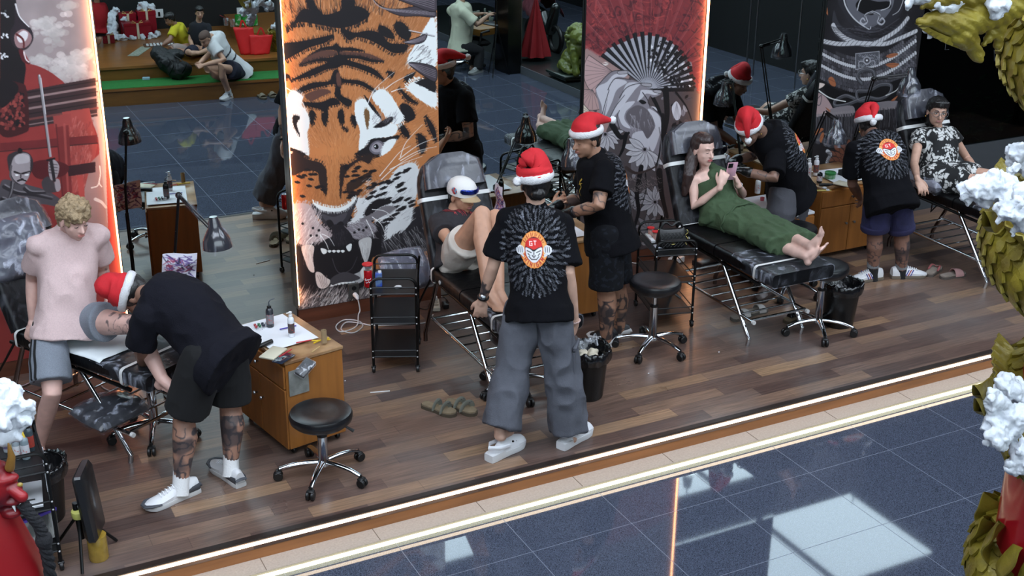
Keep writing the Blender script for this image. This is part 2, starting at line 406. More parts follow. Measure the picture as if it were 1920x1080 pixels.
class Art:
    def __init__(s, x0, x1, z0, z1, step, base, y=WALL-.03):
        s.x0, s.x1, s.z0, s.z1, s.y = x0, x1, z0, z1, y
        s.w = int((x1-x0)/step)+1; s.h = int((z1-z0)/step)+1; s.st = step
        s.a = np.empty((s.h, s.w, 3)); s.a[:] = base
        s.gx, s.gy = np.meshgrid(np.arange(s.w), np.arange(s.h))
        s.tf = lambda x, y: (x, y); s.k = 1.0
    def view(s, ox, oy, sc): s.tf = lambda x, y: (ox+x/sc, oy+y/sc); s.k = 1.0/sc
    def g(s, p):
        q = at(*s.tf(*p), y=s.y); return ((q[0]-s.x0)/s.st, (s.z1-q[2])/s.st)
    def wid(s, w): return w*s.k*.0037/s.st
    def blend(s, sl, m, c): s.a[sl] = s.a[sl]*(1-m[..., None])+np.asarray(c, float)*m[..., None]
    def seg(s, p, q, w0, w1, c, al=1.0):
        lo = np.floor(np.minimum(p, q)-max(w0, w1)-2).astype(int); hi = np.ceil(np.maximum(p, q)+max(w0, w1)+3).astype(int)
        x0, y0 = max(lo[0], 0), max(lo[1], 0); x1, y1 = min(hi[0], s.w), min(hi[1], s.h)
        if x1 <= x0 or y1 <= y0: return
        sl = (slice(y0, y1), slice(x0, x1)); X = s.gx[sl]-p[0]; Y = s.gy[sl]-p[1]
        dx, dy = q[0]-p[0], q[1]-p[1]; L2 = dx*dx+dy*dy+1e-9
        t = np.clip((X*dx+Y*dy)/L2, 0, 1); d = np.hypot(X-dx*t, Y-dy*t)
        s.blend(sl, np.clip((w0+(w1-w0)*t)-d+.5, 0, 1)*al, c)
    def line(s, pts, w0, w1, c, al=1.0):
        P = [np.array(s.g(p)) for p in pts]; n = len(P)-1; w0 = s.wid(w0)/2; w1 = s.wid(w1)/2
        for i in range(n): s.seg(P[i], P[i+1], w0+(w1-w0)*i/n, w0+(w1-w0)*(i+1)/n, c, al)
    def curve(s, pts, w0, w1, c, al=1.0, n=14): s.line(spl(pts, n), w0, w1, c, al)
    def poly(s, pts, c, al=1.0, soft=0.0):
        P = np.array([s.g(p) for p in pts]); x0, y0 = np.maximum(np.floor(P.min(0)).astype(int)-1, 0); x1, y1 = np.ceil(P.max(0)).astype(int)+2
        x1 = min(x1, s.w); y1 = min(y1, s.h)
        if x1 <= x0 or y1 <= y0: return
        sl = (slice(y0, y1), slice(x0, x1)); acc = 0
        for ox, oy in ((-.25, -.25), (.25, -.25), (-.25, .25), (.25, .25)):
            X = s.gx[sl]+ox; Y = s.gy[sl]+oy; ins = np.zeros(X.shape, bool); j = len(P)-1
            for i in range(len(P)):
                xi, yi = P[i]; xj, yj = P[j]
                if yi != yj: ins ^= ((yi > Y) != (yj > Y)) & (X < (xj-xi)*(Y-yi)/(yj-yi)+xi)
                j = i
            acc = acc+ins
        s.blend(sl, acc/4.0*al, c)
    def blob(s, pts, c, al=1.0, n=6): s.poly(spl(list(pts)+[pts[0]], n), c, al)
    def fur(s, pts, c, ang, ln, dens=1.0, w=5, jit=.35, n=6, fill=True, c2=None):
        """furry shape: filled outline with hairs along the flow angle (degrees, photo frame)"""
        B = spl(list(pts)+[pts[0]], n)
        if fill: s.poly(B, c)
        for i in range(len(B)-1):
            L = math.hypot(B[i+1][0]-B[i][0], B[i+1][1]-B[i][1]); k = max(1, int(L/9*dens))
            for _ in range(k):
                u = random.random(); x = B[i][0]+(B[i+1][0]-B[i][0])*u; y = B[i][1]+(B[i+1][1]-B[i][1])*u
                a = ang(x, y) if callable(ang) else ang
                a = math.radians(a)+random.gauss(0, jit*.6); l = ln*random.uniform(.5, 1.2)
                dx, dy = math.cos(a)*l, math.sin(a)*l
                s.line([(x-dx*.5, y-dy*.5), (x+dx*.5, y+dy*.5)], w, 1, c if c2 is None or random.random() < .6 else c2)
    def hairs(s, x0, y0, x1, y1, n, ang, ln, cols_, w=3, al=.7):
        for _ in range(n):
            x = random.uniform(x0, x1); y = random.uniform(y0, y1); a = math.radians(ang(x, y) if callable(ang) else ang)+random.gauss(0, .18)
            l = ln*random.uniform(.5, 1.3)
            s.line([(x, y), (x+math.cos(a)*l, y+math.sin(a)*l)], w, .8, random.choice(cols_), al)
    def noise(s, sx, sy, amt, seed=0, o=3):
        P = np.stack([s.gx.ravel()*s.st*sx, s.gy.ravel()*s.st*sy, np.full(s.gx.size, seed*3.7)], 1)
        s.a *= (1+amt*fnoise(P, o).reshape(s.h, s.w))[..., None]
    def build(s, name, parent, m=None, th=None):
        X = s.x0+s.gx.ravel()*s.st; Z = s.z1-s.gy.ravel()*s.st
        X = np.minimum(X, s.x1); v = np.stack([X, np.full(X.size, s.y), Z], 1)
        i = np.arange((s.h-1)*(s.w)).reshape(s.h-1, s.w)[:, :-1].ravel()
        f = np.stack([i, i+s.w, i+s.w+1, i+1], 1).tolist()
        g_ = s.a.mean(2, keepdims=True); c = lin(np.clip((g_+(s.a-g_)*.84)*1.03, 0, 255)).reshape(-1, 3)
        return link_mesh(name, v, f, m or mat('print', attr=True, rough=.42, spec=.35), parent, smooth=False, cols=c)
def spl(pts, n=8):
    """smooth curve through 2D/3D points"""
    P = [np.array(p, float) for p in pts]
    if len(P) < 3: return [tuple(P[0]+(P[-1]-P[0])*t) for t in np.linspace(0, 1, n)]
    cl = np.allclose(P[0], P[-1]); out = []
    for i in range(len(P)-1):
        p0 = P[i-1] if i else (P[-2] if cl else P[0]); p1 = P[i]; p2 = P[i+1]
        p3 = P[i+2] if i+2 < len(P) else (P[1] if cl else P[-1])
        for t in np.linspace(0, 1, n, endpoint=False):
            out.append(tuple(.5*((2*p1)+(-p0+p2)*t+(2*p0-5*p1+4*p2-p3)*t*t+(-p0+3*p1-3*p2+p3)*t**3)))
    out.append(tuple(P[-1])); return out
def panel(key, label, ztop, led=None):
    a, b = PAN[key]
    t = thing('wall_panel', label, 'wall panel', ((a+b)/2, WALL, .1))
    MB().box(((a+b)/2, WALL-.013, (ztop+.1)/2), (b-a, .028, ztop-.1)).build('board', M_BLACK, t, smooth=False)
    for sd in (led or ''):
        x = a-.006 if sd == 'L' else b+.006
        s = thing('led_strip', 'upright warm LED strip glowing along the %s edge of the %s panel' % ('left' if sd == 'L' else 'right', key if key != 'fan' else 'red fan'), 'light strip', (x, WALL-.05, .12))
        MB().box((x+(-.004 if sd == 'L' else .004), WALL-.03, (ztop+.12)/2), (.006, .058, ztop-.12)).build('profile', mat('alu', (170, 160, 150), metal=1, rough=.3), s, smooth=False)
        MB().box((x, WALL-.048, (ztop+.14)/2), (.010, .020, ztop-.16)).build('diffuser', emit('peach_led', (255, 176, 120), 22), s, smooth=False)
    return t
# ================================================================== artwork of the four panels
def art_tiger():
    t = panel('tiger', 'tall printed wall panel with a roaring orange tiger face', 3.2, 'L')
    A = Art(2.31, 3.385, .1, 2.5, .0034, (192, 116, 62))
    OR, OL, OD, DK, WH, GR, BR = (186, 108, 56), (222, 158, 108), (140, 78, 44), (34, 31, 34), (226, 230, 228), (120, 112, 120), (96, 62, 52)
    A.noise(3, 3, .10, 1)
    A.view(520, 0, 3.6)
    cen = (420, 900)
    up = lambda x, y: math.degrees(math.atan2(y-cen[1]-300, (x-cen[0])*1.2))
    A.hairs(0, -180, 1080, 1000, 5200, up, 52, [OR, OL, OD, (206, 132, 78), (168, 96, 52)], 3.4, .55)
    A.hairs(0, -200, 1080, 120, 900, up, 90, [BR, OL, OD, DK], 6, .6)
    A.fur([(180, 60), (330, 100), (520, 40), (620, 90), (560, 150), (430, 190), (300, 170), (150, 150), (60, 190), (110, 150)], DK, up, 60, 1.4, 7)
    A.fur([(210, -60), (260, 40), (300, 90), (250, 90), (200, 20)], DK, up, 60, 1.2, 7)
    A.fur([(450, -80), (520, 0), (500, 60), (440, 70)], DK, up, 60, 1.2, 7)
    A.fur([(20, 300), (150, 280), (300, 250), (380, 235), (330, 285), (220, 320), (120, 370), (40, 410), (20, 370)], DK, up, 44, 1.4, 6)
    A.fur([(430, 190), (520, 220), (620, 205), (700, 230), (760, 290), (880, 300), (850, 350), (780, 355), (700, 310), (620, 270), (540, 250), (480, 270)], DK, up, 44, 1.4, 6)
    A.fur([(690, 170), (760, 200), (790, 260), (730, 250), (690, 220)], DK, up, 34, 1.3, 6)
    A.fur([(800, 150), (850, 155), (900, 220), (880, 270), (830, 250), (795, 200)], DK, up, 34, 1.3, 6)
    A.fur([(400, 295), (430, 320), (500, 320), (590, 345), (500, 345), (440, 345), (420, 380), (390, 340), (300, 345), (200, 385), (290, 325), (370, 310)], DK, up, 22, 1.3, 5)
    A.fur([(200, 385), (300, 345), (390, 345), (390, 370), (260, 410), (150, 440), (170, 410)], BR, up, 22, 1.2, 4)
    A.fur([(430, 350), (560, 355), (640, 370), (720, 415), (640, 400), (520, 375), (440, 370)], BR, up, 22, 1.2, 4)
    A.fur([(150, 440), (260, 400), (370, 385), (400, 370), (440, 370), (560, 378), (640, 400), (720, 412), (640, 420), (540, 395), (470, 400), (560, 430), (660, 470), (720, 540), (640, 500), (540, 460), (450, 440), (400, 460), (330, 470), (240, 510), (90, 545), (150, 510), (250, 460), (340, 420), (260, 415)], DK, up, 26, 1.5, 5)
    A.fur([(380, 480), (410, 475), (440, 530), (560, 545), (640, 590), (700, 635), (640, 615), (560, 575), (460, 560), (430, 570), (430, 640), (500, 680), (480, 720), (430, 690), (390, 640), (390, 570), (300, 585), (200, 610), (80, 660), (130, 610), (230, 560), (350, 545)], DK, up, 24, 1.5, 5)
    A.fur([(400, 500), (420, 500), (430, 570), (405, 570)], BR, up, 16, 1, 4)
    A.fur([(190, 640), (300, 600), (360, 620), (300, 650), (230, 680)], BR, up, 24, 1, 5)
    A.fur([(180, 690), (290, 690), (380, 660), (420, 700), (350, 720), (330, 760), (280, 735), (200, 715)], DK, up, 26, 1.4, 5)
    for p in ([(60, 500), (85, 520), (50, 535)], [(740, 480), (790, 490), (770, 520)], [(860, 520), (930, 490), (880, 550)], [(820, 590), (900, 660), (950, 700), (880, 680), (840, 630)], [(840, 700), (900, 720), (930, 790), (870, 820), (835, 760)], [(830, 830), (880, 880), (890, 930), (840, 900)], [(950, 900), (1010, 950), (980, 1040), (955, 980)], [(1000, 780), (1060, 860), (1075, 960), (1030, 880)], [(410, 760), (440, 740), (450, 820), (425, 830)], [(300, 770), (340, 760), (330, 830), (310, 830)], [(500, 780), (535, 790), (530, 850), (505, 830)], [(225, 745), (255, 770), (235, 840), (215, 800)], [(440, 850), (480, 880), (450, 870)]):
        A.fur(p, DK, up, 30, 1.8, 5)
    A.fur([(100, 610), (170, 650), (160, 700), (200, 760), (215, 830), (200, 900), (210, 1050), (150, 1030), (60, 990), (50, 860), (60, 700)], WH, -75, 40, 1.6, 5)
    A.fur([(110, 780), (150, 790), (130, 840), (150, 910), (120, 870), (105, 820)], DK, -80, 22, 1.2, 3)
    A.fur([(530, 690), (590, 670), (640, 740), (700, 800), (660, 860), (620, 950), (555, 1020), (560, 880), (530, 780)], WH, -95, 36, 1.6, 5)
    A.fur([(640, 650), (700, 600), (760, 640), (810, 720), (850, 800), (800, 840), (740, 790), (690, 720)], WH, -110, 40, 1.6, 5)
    A.fur([(640, 860), (740, 830), (810, 850), (790, 910), (700, 930), (640, 950), (600, 970)], WH, -10, 30, 1.4, 5)
    A.fur([(590, 740), (620, 760), (610, 860), (595, 820)], (120, 84, 48), -90, 24, 1.3, 4)
    A.fur([(660, 850), (760, 790), (780, 810), (730, 850), (680, 860)], DK, -15, 20, 1.2, 3)
    A.fur([(590, 650), (620, 680), (680, 760), (700, 800), (660, 760), (620, 710)], DK, 60, 18, 1.2, 3)
    A.hairs(640, 770, 800, 840, 60, -60, 36, [GR, (150, 145, 155)], 3, .7)
    A.fur([(1060, 130), (1000, 190), (930, 310), (880, 400), (910, 450), (1060, 450)], WH, 120, 50, 1.4, 6)
    A.hairs(900, 300, 1060, 440, 60, 140, 60, [DK, GR, WH], 4, .8)
    A.fur([(880, 590), (960, 540), (1062, 600), (1070, 720), (980, 680)], WH, 50, 50, 1.6, 6)
    A.fur([(940, 560), (1000, 530), (1062, 545), (1065, 620), (1000, 590)], DK, 30, 30, 1.2, 5)
    A.fur([(40, 1000), (120, 1010), (200, 1050), (200, 1080), (120, 1150), (60, 1100)], DK, 10, 40, 1.4, 6)
    A.blob([(68, 1035), (95, 1020), (120, 1040), (120, 1080), (90, 1100), (66, 1080)], (196, 158, 152)); A.blob([(72, 1050), (90, 1036), (104, 1052), (92, 1068)], (60, 48, 50))
    A.fur([(530, 1040), (600, 990), (640, 940), (740, 930), (820, 915), (800, 950), (730, 960), (740, 1010), (680, 1060), (560, 1080)], DK, -20, 26, 1.4, 5)
    A.blob([(620, 1000), (640, 965), (680, 948), (715, 965), (722, 1000), (700, 1035), (660, 1042), (630, 1025)], (104, 98, 108))
    A.blob([(634, 1000), (650, 972), (680, 960), (706, 975), (710, 1000), (692, 1024), (660, 1028), (640, 1016)], (150, 142, 150)); A.blob([(650, 985), (668, 972), (682, 985), (680, 1003), (660, 1006)], (24, 22, 26)); A.blob([(656, 985), (664, 982), (664, 992), (656, 992)], WH)
    A.fur([(730, 960), (800, 940), (780, 990), (740, 1030), (700, 1045)], WH, -30, 22, 1.3, 4)
    for L in ([(640, -10), (720, 50), (830, 60), (960, 40), (1062, 70), (1062, 115), (950, 108), (840, 108), (740, 70)], [(800, -20), (900, 30), (1062, 80), (1062, -20)], [(860, 285), (940, 255), (1010, 225), (990, 280), (920, 300)], [(885, 430), (960, 425), (1070, 460), (1070, 550), (1000, 520)]):
        A.blob(L, (66, 58, 66)); B = spl(L+[L[0]], 4)
        A.line(B, 4, 4, (20, 18, 20))
        for q in range(5):
            u = .2+.13*q; A.curve([L[0], tuple(np.array(L[1])*(1-u)+np.array(L[-1])*u), tuple(np.array(L[len(L)//2])*(1-u)+np.array(L[len(L)//2+1])*u)], 3, 2, (150, 140, 148), .8)
    A.line([(890, 205), (1062, 240)], 7, 5, (190, 186, 190)); A.line([(890, 212), (1062, 247)], 3, 3, DK)
    A.view(520, 290, 3.6)
    dn = lambda x, y: math.degrees(math.atan2(y-(-200), (x-370)*1.0))
    A.hairs(70, 0, 700, 330, 1500, dn, 40, [OR, OD, (160, 92, 50), (204, 128, 72)], 3.2, .6)
    A.hairs(330, -60, 440, 340, 260, 90, 60, [(206, 134, 76), OR], 4, .5)
    A.fur([(110, -20), (200, 30), (300, 60), (330, 130), (330, 270), (290, 200), (270, 120), (180, 110), (100, 140), (90, 60)], (50, 38, 36), dn, 34, 1.3, 5)
    A.fur([(430, 80), (470, 70), (560, 20), (640, 0), (620, 60), (560, 40), (470, 110), (440, 200), (425, 290), (425, 160)], (50, 38, 36), dn, 30, 1.3, 5)
    A.fur([(480, 190), (560, 150), (640, 110), (620, 150), (560, 210), (500, 250), (560, 250), (520, 290), (470, 250)], (58, 42, 36), -30, 26, 1.3, 4)
    for _ in range(60):
        x = random.uniform(110, 640); y = random.uniform(60, 300)
        if 320 < x < 440: continue
        A.fur([(x, y), (x+18, y-5), (x+30, y+4), (x+10, y+8)], DK, -25 if x > 400 else 30, 14, 1.2, 3)
    A.fur([(100, 640), (160, 560), (300, 470), (340, 400), (470, 380), (560, 500), (700, 440), (740, 540), (760, 660), (700, 700), (640, 700), (620, 880), (520, 940), (330, 960), (190, 930), (150, 940), (125, 800)], DK, 0, 10, .6, 3)
    A.poly([(700, 440), (1080, 300), (1080, 640), (700, 700)], (44, 42, 46))
    A.hairs(700, 480, 1000, 640, 160, 60, 90, [(90, 86, 90), (150, 148, 150), DK], 5, .8)
    A.fur([(520, 300), (610, 290), (660, 230), (760, 170), (820, 90), (930, 60), (960, 180), (920, 330), (890, 470), (800, 520), (740, 560), (740, 450), (640, 440), (560, 460), (490, 470), (540, 390)], (214, 216, 216), -45, 50, 1.6, 6)
    A.hairs(560, 180, 900, 460, 240, -40, 44, [(236, 238, 238), (150, 148, 152), (190, 190, 192)], 4, .8)
    for _ in range(46):
        x = random.uniform(600, 900); y = 250+(800-x)*.5+random.uniform(-120, 190)
        A.fur([(x, y), (x+26, y-14), (x+40, y-10), (x+14, y+6)], DK, -25, 18, 1.2, 4)
    A.fur([(590, 390), (660, 310), (740, 300), (770, 320), (680, 360), (620, 420)], DK, -35, 26, 1.3, 4)
    A.fur([(560, 440), (640, 400), (720, 350), (800, 360), (720, 410), (640, 440), (580, 480)], (120, 114, 118), -25, 30, 1.3, 4)
    A.fur([(230, 330), (300, 370), (400, 385), (470, 350), (540, 290), (520, 360), (480, 440), (430, 500), (350, 490), (290, 440), (250, 390)], (54, 51, 56), 80, 12, .8, 3)
    A.blob([(300, 400), (380, 420), (470, 390), (440, 450), (380, 470), (330, 450)], (74, 70, 76)); A.blob([(330, 450), (360, 440), (380, 470), (350, 490)], DK); A.blob([(400, 470), (430, 450), (450, 470), (420, 490)], DK)
    A.fur([(240, 320), (300, 345), (400, 360), (470, 335), (530, 290), (510, 330), (450, 375), (370, 385), (290, 370)], WH, 80, 30, 2.2, 4)
    A.fur([(100, 340), (200, 330), (240, 370), (270, 440), (320, 500), (370, 540), (330, 570), (250, 590), (180, 610), (140, 590), (110, 540), (120, 440)], (182, 164, 164), 120, 40, 1.6, 5)
    A.hairs(110, 360, 300, 590, 260, 120, 40, [(226, 218, 216), (150, 128, 130), (198, 184, 184)], 4, .8)
    A.fur([(455, 500), (520, 470), (600, 440), (660, 480), (660, 520), (600, 560), (540, 570), (490, 545), (460, 540)], (132, 124, 130), 40, 26, 1.4, 5)
    A.hairs(470, 450, 660, 560, 160, 30, 34, [(186, 182, 186), (110, 102, 108), (150, 142, 148)], 4, .7)
    for x, y in ((170, 465), (240, 495), (280, 510), (225, 545), (265, 545), (550, 505), (580, 510), (520, 525), (600, 490)): A.blob([(x-8, y-4), (x+6, y-8), (x+9, y+6), (x-4, y+9)], DK, n=3)
    A.blob([(370, 480), (440, 480), (500, 540), (500, 590), (400, 620), (310, 600), (330, 570), (370, 550)], (40, 37, 41))
    A.hairs(340, 500, 480, 600, 50, 90, 30, [(64, 60, 66)], 4, .6)
    IV = (212, 196, 188)
    A.blob([(165, 620), (245, 615), (240, 700), (250, 790), (215, 780), (185, 710)], IV); A.hairs(180, 630, 236, 720, 26, 85, 50, [(170, 140, 134), WH], 3, .6)
    A.blob([(552, 580), (630, 560), (630, 640), (600, 735), (578, 700), (560, 640)], (190, 188, 186)); A.hairs(566, 590, 620, 680, 20, 90, 50, [(120, 116, 118), WH], 3, .6)
    A.blob([(258, 800), (290, 795), (330, 830), (358, 850), (340, 890), (300, 905), (268, 880)], IV)
    for k in range(5): A.curve([(270+k*16, 815), (290+k*10, 860), (300+k*12, 892)], 3, 2, (150, 120, 116), .8)
    A.blob([(515, 810), (555, 790), (585, 755), (598, 800), (580, 850), (540, 868), (518, 845)], (176, 176, 176)); A.blob([(560, 790), (585, 760), (596, 800), (575, 840)], (220, 220, 216))
    A.blob([(293, 632), (330, 640), (333, 660), (315, 672), (300, 660)], WH); A.blob([(465, 620), (500, 600), (498, 640), (480, 652)], WH)
    for x in (352, 382, 412, 442): A.blob([(x-14, 650), (x, 643), (x+14, 650), (x, 662)], WH, n=4)
    A.curve([(360, 890), (400, 870), (450, 865), (515, 860)], 14, 10, (200, 200, 200))
    for x in range(370, 515, 24): A.blob([(x-10, 884-(x-370)*.15), (x, 862-(x-370)*.1), (x+10, 884-(x-370)*.15)], WH, n=3)
    A.blob([(360, 840), (420, 800), (480, 795), (560, 830), (510, 855), (430, 862), (370, 880)], (70, 66, 70))
    A.curve([(370, 700), (400, 780), (440, 800), (500, 770), (540, 690)], 5, 4, (74, 70, 76), .8)
    A.curve([(360, 900), (430, 915), (500, 905)], 20, 10, (58, 50, 56))
    A.fur([(130, 900), (200, 930), (300, 960), (420, 955), (520, 925), (620, 900), (900, 820), (1030, 800), (1040, 905), (800, 950), (500, 990), (150, 1060)], (96, 88, 88), -70, 40, 1.2, 5)
    A.hairs(130, 930, 700, 1040, 520, -60, 60, [(222, 214, 208), (176, 160, 154), DK, (120, 106, 104)], 5, .9)
    A.hairs(850, 780, 1060, 900, 120, -60, 70, [(200, 200, 200), DK], 4, .9)
    W2 = (238, 238, 236)
    for p in ([(290, 540), (330, 600), (345, 640)], [(300, 535), (350, 560), (385, 615)], [(240, 550), (200, 590), (190, 640)], [(290, 540), (300, 590)], [(600, 440), (640, 520), (652, 565)], [(640, 420), (700, 470), (730, 545)], [(640, 370), (720, 380), (790, 430)], [(690, 145), (760, 60), (830, -20), (900, -60)], [(700, 170), (800, 80), (930, 0), (1010, -30)], [(760, 100), (840, 60), (980, 10)], [(240, 590), (210, 640)], [(150, 560), (120, 620)]): A.curve(p, 5, 1.5, W2)
    A.view(520, 0, 3.6)
    for p in ([(610, 700), (660, 600), (790, 485)], [(730, 600), (800, 550), (920, 490)], [(770, 620), (830, 600), (900, 600)], [(830, 1060), (870, 960), (980, 840)], [(820, 1075), (950, 980), (1075, 930)], [(830, 1085), (950, 1020), (1075, 990)], [(100, 640), (170, 690), (190, 760)], [(40, 580), (100, 620), (150, 670)], [(90, 690), (140, 720), (190, 740)]): A.curve(p, 5, 1.5, W2)
    A.build('print', t)
def art_fan():
    t = panel('fan', 'tall printed wall panel with a grey hand holding a red folding fan', 3.2, 'R')
    A = Art(4.54, 5.575, .1, 2.4, .0036, (74, 64, 66))
    A.view(1070, 0, 4.154)
    LG, MG, DG, BK, RD = (184, 182, 190), (124, 118, 126), (72, 68, 74), (24, 24, 27), (122, 44, 48)
    A.poly([(60, 300), (500, 500), (200, 1200), (60, 1200)], (150, 118, 114));
    random.seed(3)
    for _ in range(240):
        x = random.uniform(80, 980); y = random.uniform(380, 1900); a = random.uniform(0, 6.28); l = random.uniform(24, 70)
        c = random.choice([LG, MG, DG, BK, (150, 146, 152), (96, 80, 78)])
        if x < 300 and y < 1150: c = random.choice([(196, 160, 154), (160, 130, 128), BK, DG, (210, 196, 190)])
        dx, dy = math.cos(a)*l, math.sin(a)*l
        A.blob([(x, y), (x+dx*.5-dy*.28, y+dy*.5+dx*.28), (x+dx, y+dy), (x+dx*.5+dy*.28, y+dy*.5-dx*.28)], c, n=4)
        A.line([(x, y), (x+dx, y+dy)], 2.5, 2, BK, .7)
    def shell(cx, cy, r, a0, a1, c, k=9, sq=1.0):
        pts = [(cx, cy)]+[(cx+r*math.cos(math.radians(a)), cy+r*sq*math.sin(math.radians(a))) for a in np.linspace(a0, a1, 14)]
        A.poly(pts, c); A.line(pts+[pts[0]], 4, 4, BK, .8)
        for a in np.linspace(a0, a1, k): A.line([(cx, cy), (cx+r*.95*math.cos(math.radians(a)), cy+r*.95*sq*math.sin(math.radians(a)))], 2.5, 3, DG, .8)
    shell(330, 560, 230, 130, 215, (176, 140, 138)); shell(170, 700, 160, 60, 180, (170, 134, 130)); shell(160, 880, 100, 120, 230, (206, 190, 168), 8)
    hub = (600, 690)
    pts = [(hub[0]+930*math.cos(math.radians(a)), hub[1]+930*math.sin(math.radians(a))) for a in np.linspace(212, 372, 30)]
    inn = [(hub[0]+r*math.cos(math.radians(a)), hub[1]+r*math.sin(math.radians(a))) for a, r in ((360, 335), (345, 345), (330, 350), (315, 370), (300, 400), (285, 415), (270, 415), (255, 412), (240, 408), (228, 430), (215, 440))]
    A.poly(pts+inn, RD)
    sub = A.a.copy();
    random.seed(5)
    for _ in range(420):
        a = math.radians(random.uniform(212, 368)); r = random.uniform(430, 920); x = hub[0]+r*math.cos(a); y = hub[1]+r*math.sin(a)
        l = random.uniform(20, 80); b = random.uniform(0, 6.28)
        warm = x < 800
        A.curve([(x, y), (x+l*math.cos(b), y+l*math.sin(b)), (x+l*math.cos(b+.9)*1.4, y+l*math.sin(b+.9)*1.4)], random.uniform(6, 26), 4, random.choice([(166, 62, 60), (146, 52, 54), (96, 34, 40), (76, 32, 38)] if warm else [(90, 36, 44), (60, 32, 40), (112, 44, 50)]), .6, n=6)
    for k in range(24):
        a = math.radians(214+k*6.4); c, s_ = math.cos(a), math.sin(a)
        A.line([(hub[0]+400*c, hub[1]+400*s_), (hub[0]+930*c, hub[1]+930*s_)], 16, 30, (78, 32, 40) if k % 2 else (150, 70, 72), .35)
        A.line([(hub[0]+400*c+6, hub[1]+400*s_), (hub[0]+930*c+16, hub[1]+930*s_)], 3, 4, (176, 104, 104), .5)
    A.poly([(hub[0], hub[1])]+[(x, y) for x, y in reversed(inn)], (150, 150, 160))
    for _ in range(170):
        a = math.radians(random.uniform(270, 362)); r = random.uniform(150, 390); x = hub[0]+r*math.cos(a); y = hub[1]+r*math.sin(a)*.98
        A.blob([(x, y-12), (x+14, y), (x, y+14), (x-12, y)], random.choice([BK, DG, (210, 210, 215), MG, BK]), n=3)
    for k in range(19):
        a = math.radians(216+k*8.0); c, s_ = math.cos(a), math.sin(a); R = 445-90*max(0, (k-6)/12.0)
        nx, ny = -s_, c
        A.poly([(hub[0]+60*c, hub[1]+60*s_), (hub[0]+R*c+20*nx, hub[1]+R*s_+20*ny), (hub[0]+R*c-14*nx, hub[1]+R*s_-14*ny)], BK)
        A.line([(hub[0]+90*c+4, hub[1]+90*s_), (hub[0]+R*c+8, hub[1]+R*s_)], 4, 4, (58, 58, 64), .8)
    A.poly([(560, 690), (960, 690), (960, 712), (560, 718)], BK)
    A.curve([(740, 700), (750, 900), (720, 1100), (745, 1300)], 60, 40, BK); A.curve([(640, 760), (700, 900), (700, 1100)], 34, 20, BK); A.curve([(820, 720), (900, 830), (950, 960)], 20, 8, BK)
    A.blob([(790, 830), (825, 790), (860, 850), (850, 920), (820, 935), (795, 890)], LG)
    for k in range(5): A.line([(826, 800), (800+k*13, 925)], 3, 3, MG)
    A.blob([(195, 690), (260, 610), (330, 555), (400, 550), (440, 548), (445, 575), (420, 605), (370, 600), (470, 620), (560, 645), (625, 650), (625, 680), (590, 685), (640, 700), (705, 702), (700, 735), (640, 760), (620, 745), (600, 800), (640, 840), (700, 900), (718, 980), (700, 1060), (690, 1180), (640, 1300), (480, 1350), (470, 1080), (380, 1000), (300, 940), (240, 910), (215, 800)], MG, n=8)
    for p in ([(200, 690), (280, 640), (340, 580), (440, 570), (420, 600), (360, 600), (320, 640), (300, 720), (250, 900), (240, 820)], [(310, 640), (360, 615), (440, 640), (360, 700), (320, 800), (270, 900), (290, 760)], [(440, 650), (540, 650), (500, 700), (440, 780), (380, 860), (310, 930), (330, 860), (390, 760)], [(560, 700), (690, 715), (660, 740), (590, 730), (560, 760), (520, 790), (540, 730)], [(370, 860), (430, 800), (500, 790), (470, 830), (430, 870), (420, 930), (470, 1000), (400, 970)], [(600, 850), (680, 890), (705, 970), (690, 1060), (640, 1180), (600, 1080), (660, 980)], [(480, 1050), (560, 1020), (610, 1040), (600, 1200), (520, 1300), (490, 1180)]): A.blob(p, LG, .95)
    A.blob([(450, 860), (520, 820), (590, 850), (640, 920), (650, 1000), (600, 1080), (560, 1020), (520, 1000), (470, 980), (430, 920)], (92, 86, 92)); A.hairs(460, 850, 640, 1000, 30, 80, 60, [LG, MG], 7, .6)
    A.blob([(530, 785), (560, 778), (590, 800), (560, 812)], BK)
    for p in ([(195, 690), (260, 610), (330, 555), (440, 548)], [(290, 700), (320, 640), (360, 610), (470, 620)], [(380, 760), (440, 680), (540, 650), (625, 660)], [(240, 910), (270, 800), (300, 700)], [(300, 930), (350, 830), (420, 740)], [(560, 720), (600, 780), (620, 840)], [(380, 1000), (360, 920), (380, 860)], [(640, 840), (718, 940), (700, 1080), (690, 1180)]): A.curve(p, 7, 5, (48, 45, 50))
    for p in ([(368, 555), (440, 550), (440, 572), (375, 578)], [(555, 648), (625, 652), (622, 676), (560, 668)], [(645, 702), (706, 705), (700, 728), (650, 718)]): A.blob(p, (150, 146, 152)); A.line(spl(p+[p[0]], 3), 3, 3, BK)
    A.view(1070, 200, 3.857)
    A.poly([(200, 200), (600, 420), (620, 760), (420, 1080), (150, 1080)], (76, 70, 72), .45)
    def flower(cx, cy, R, n, a0, a1, c):
        for a in np.linspace(a0, a1, n):
            a = math.radians(a); l = R*random.uniform(.85, 1.1); w = R*.17; dx, dy = math.cos(a), math.sin(a)
            P = [(cx, cy), (cx+dx*l*.5-dy*w, cy+dy*l*.5+dx*w), (cx+dx*l, cy+dy*l), (cx+dx*l*.5+dy*w, cy+dy*l*.5-dx*w)]
            A.blob(P, c, n=5); A.line(spl(P+[P[0]], 5), 3, 3, BK, .8)
            for u in (-.4, 0, .4): A.line([(cx+dx*l*.15, cy+dy*l*.15), (cx+dx*l*.85-dy*w*u, cy+dy*l*.85+dx*w*u)], 2, 2, MG, .8)
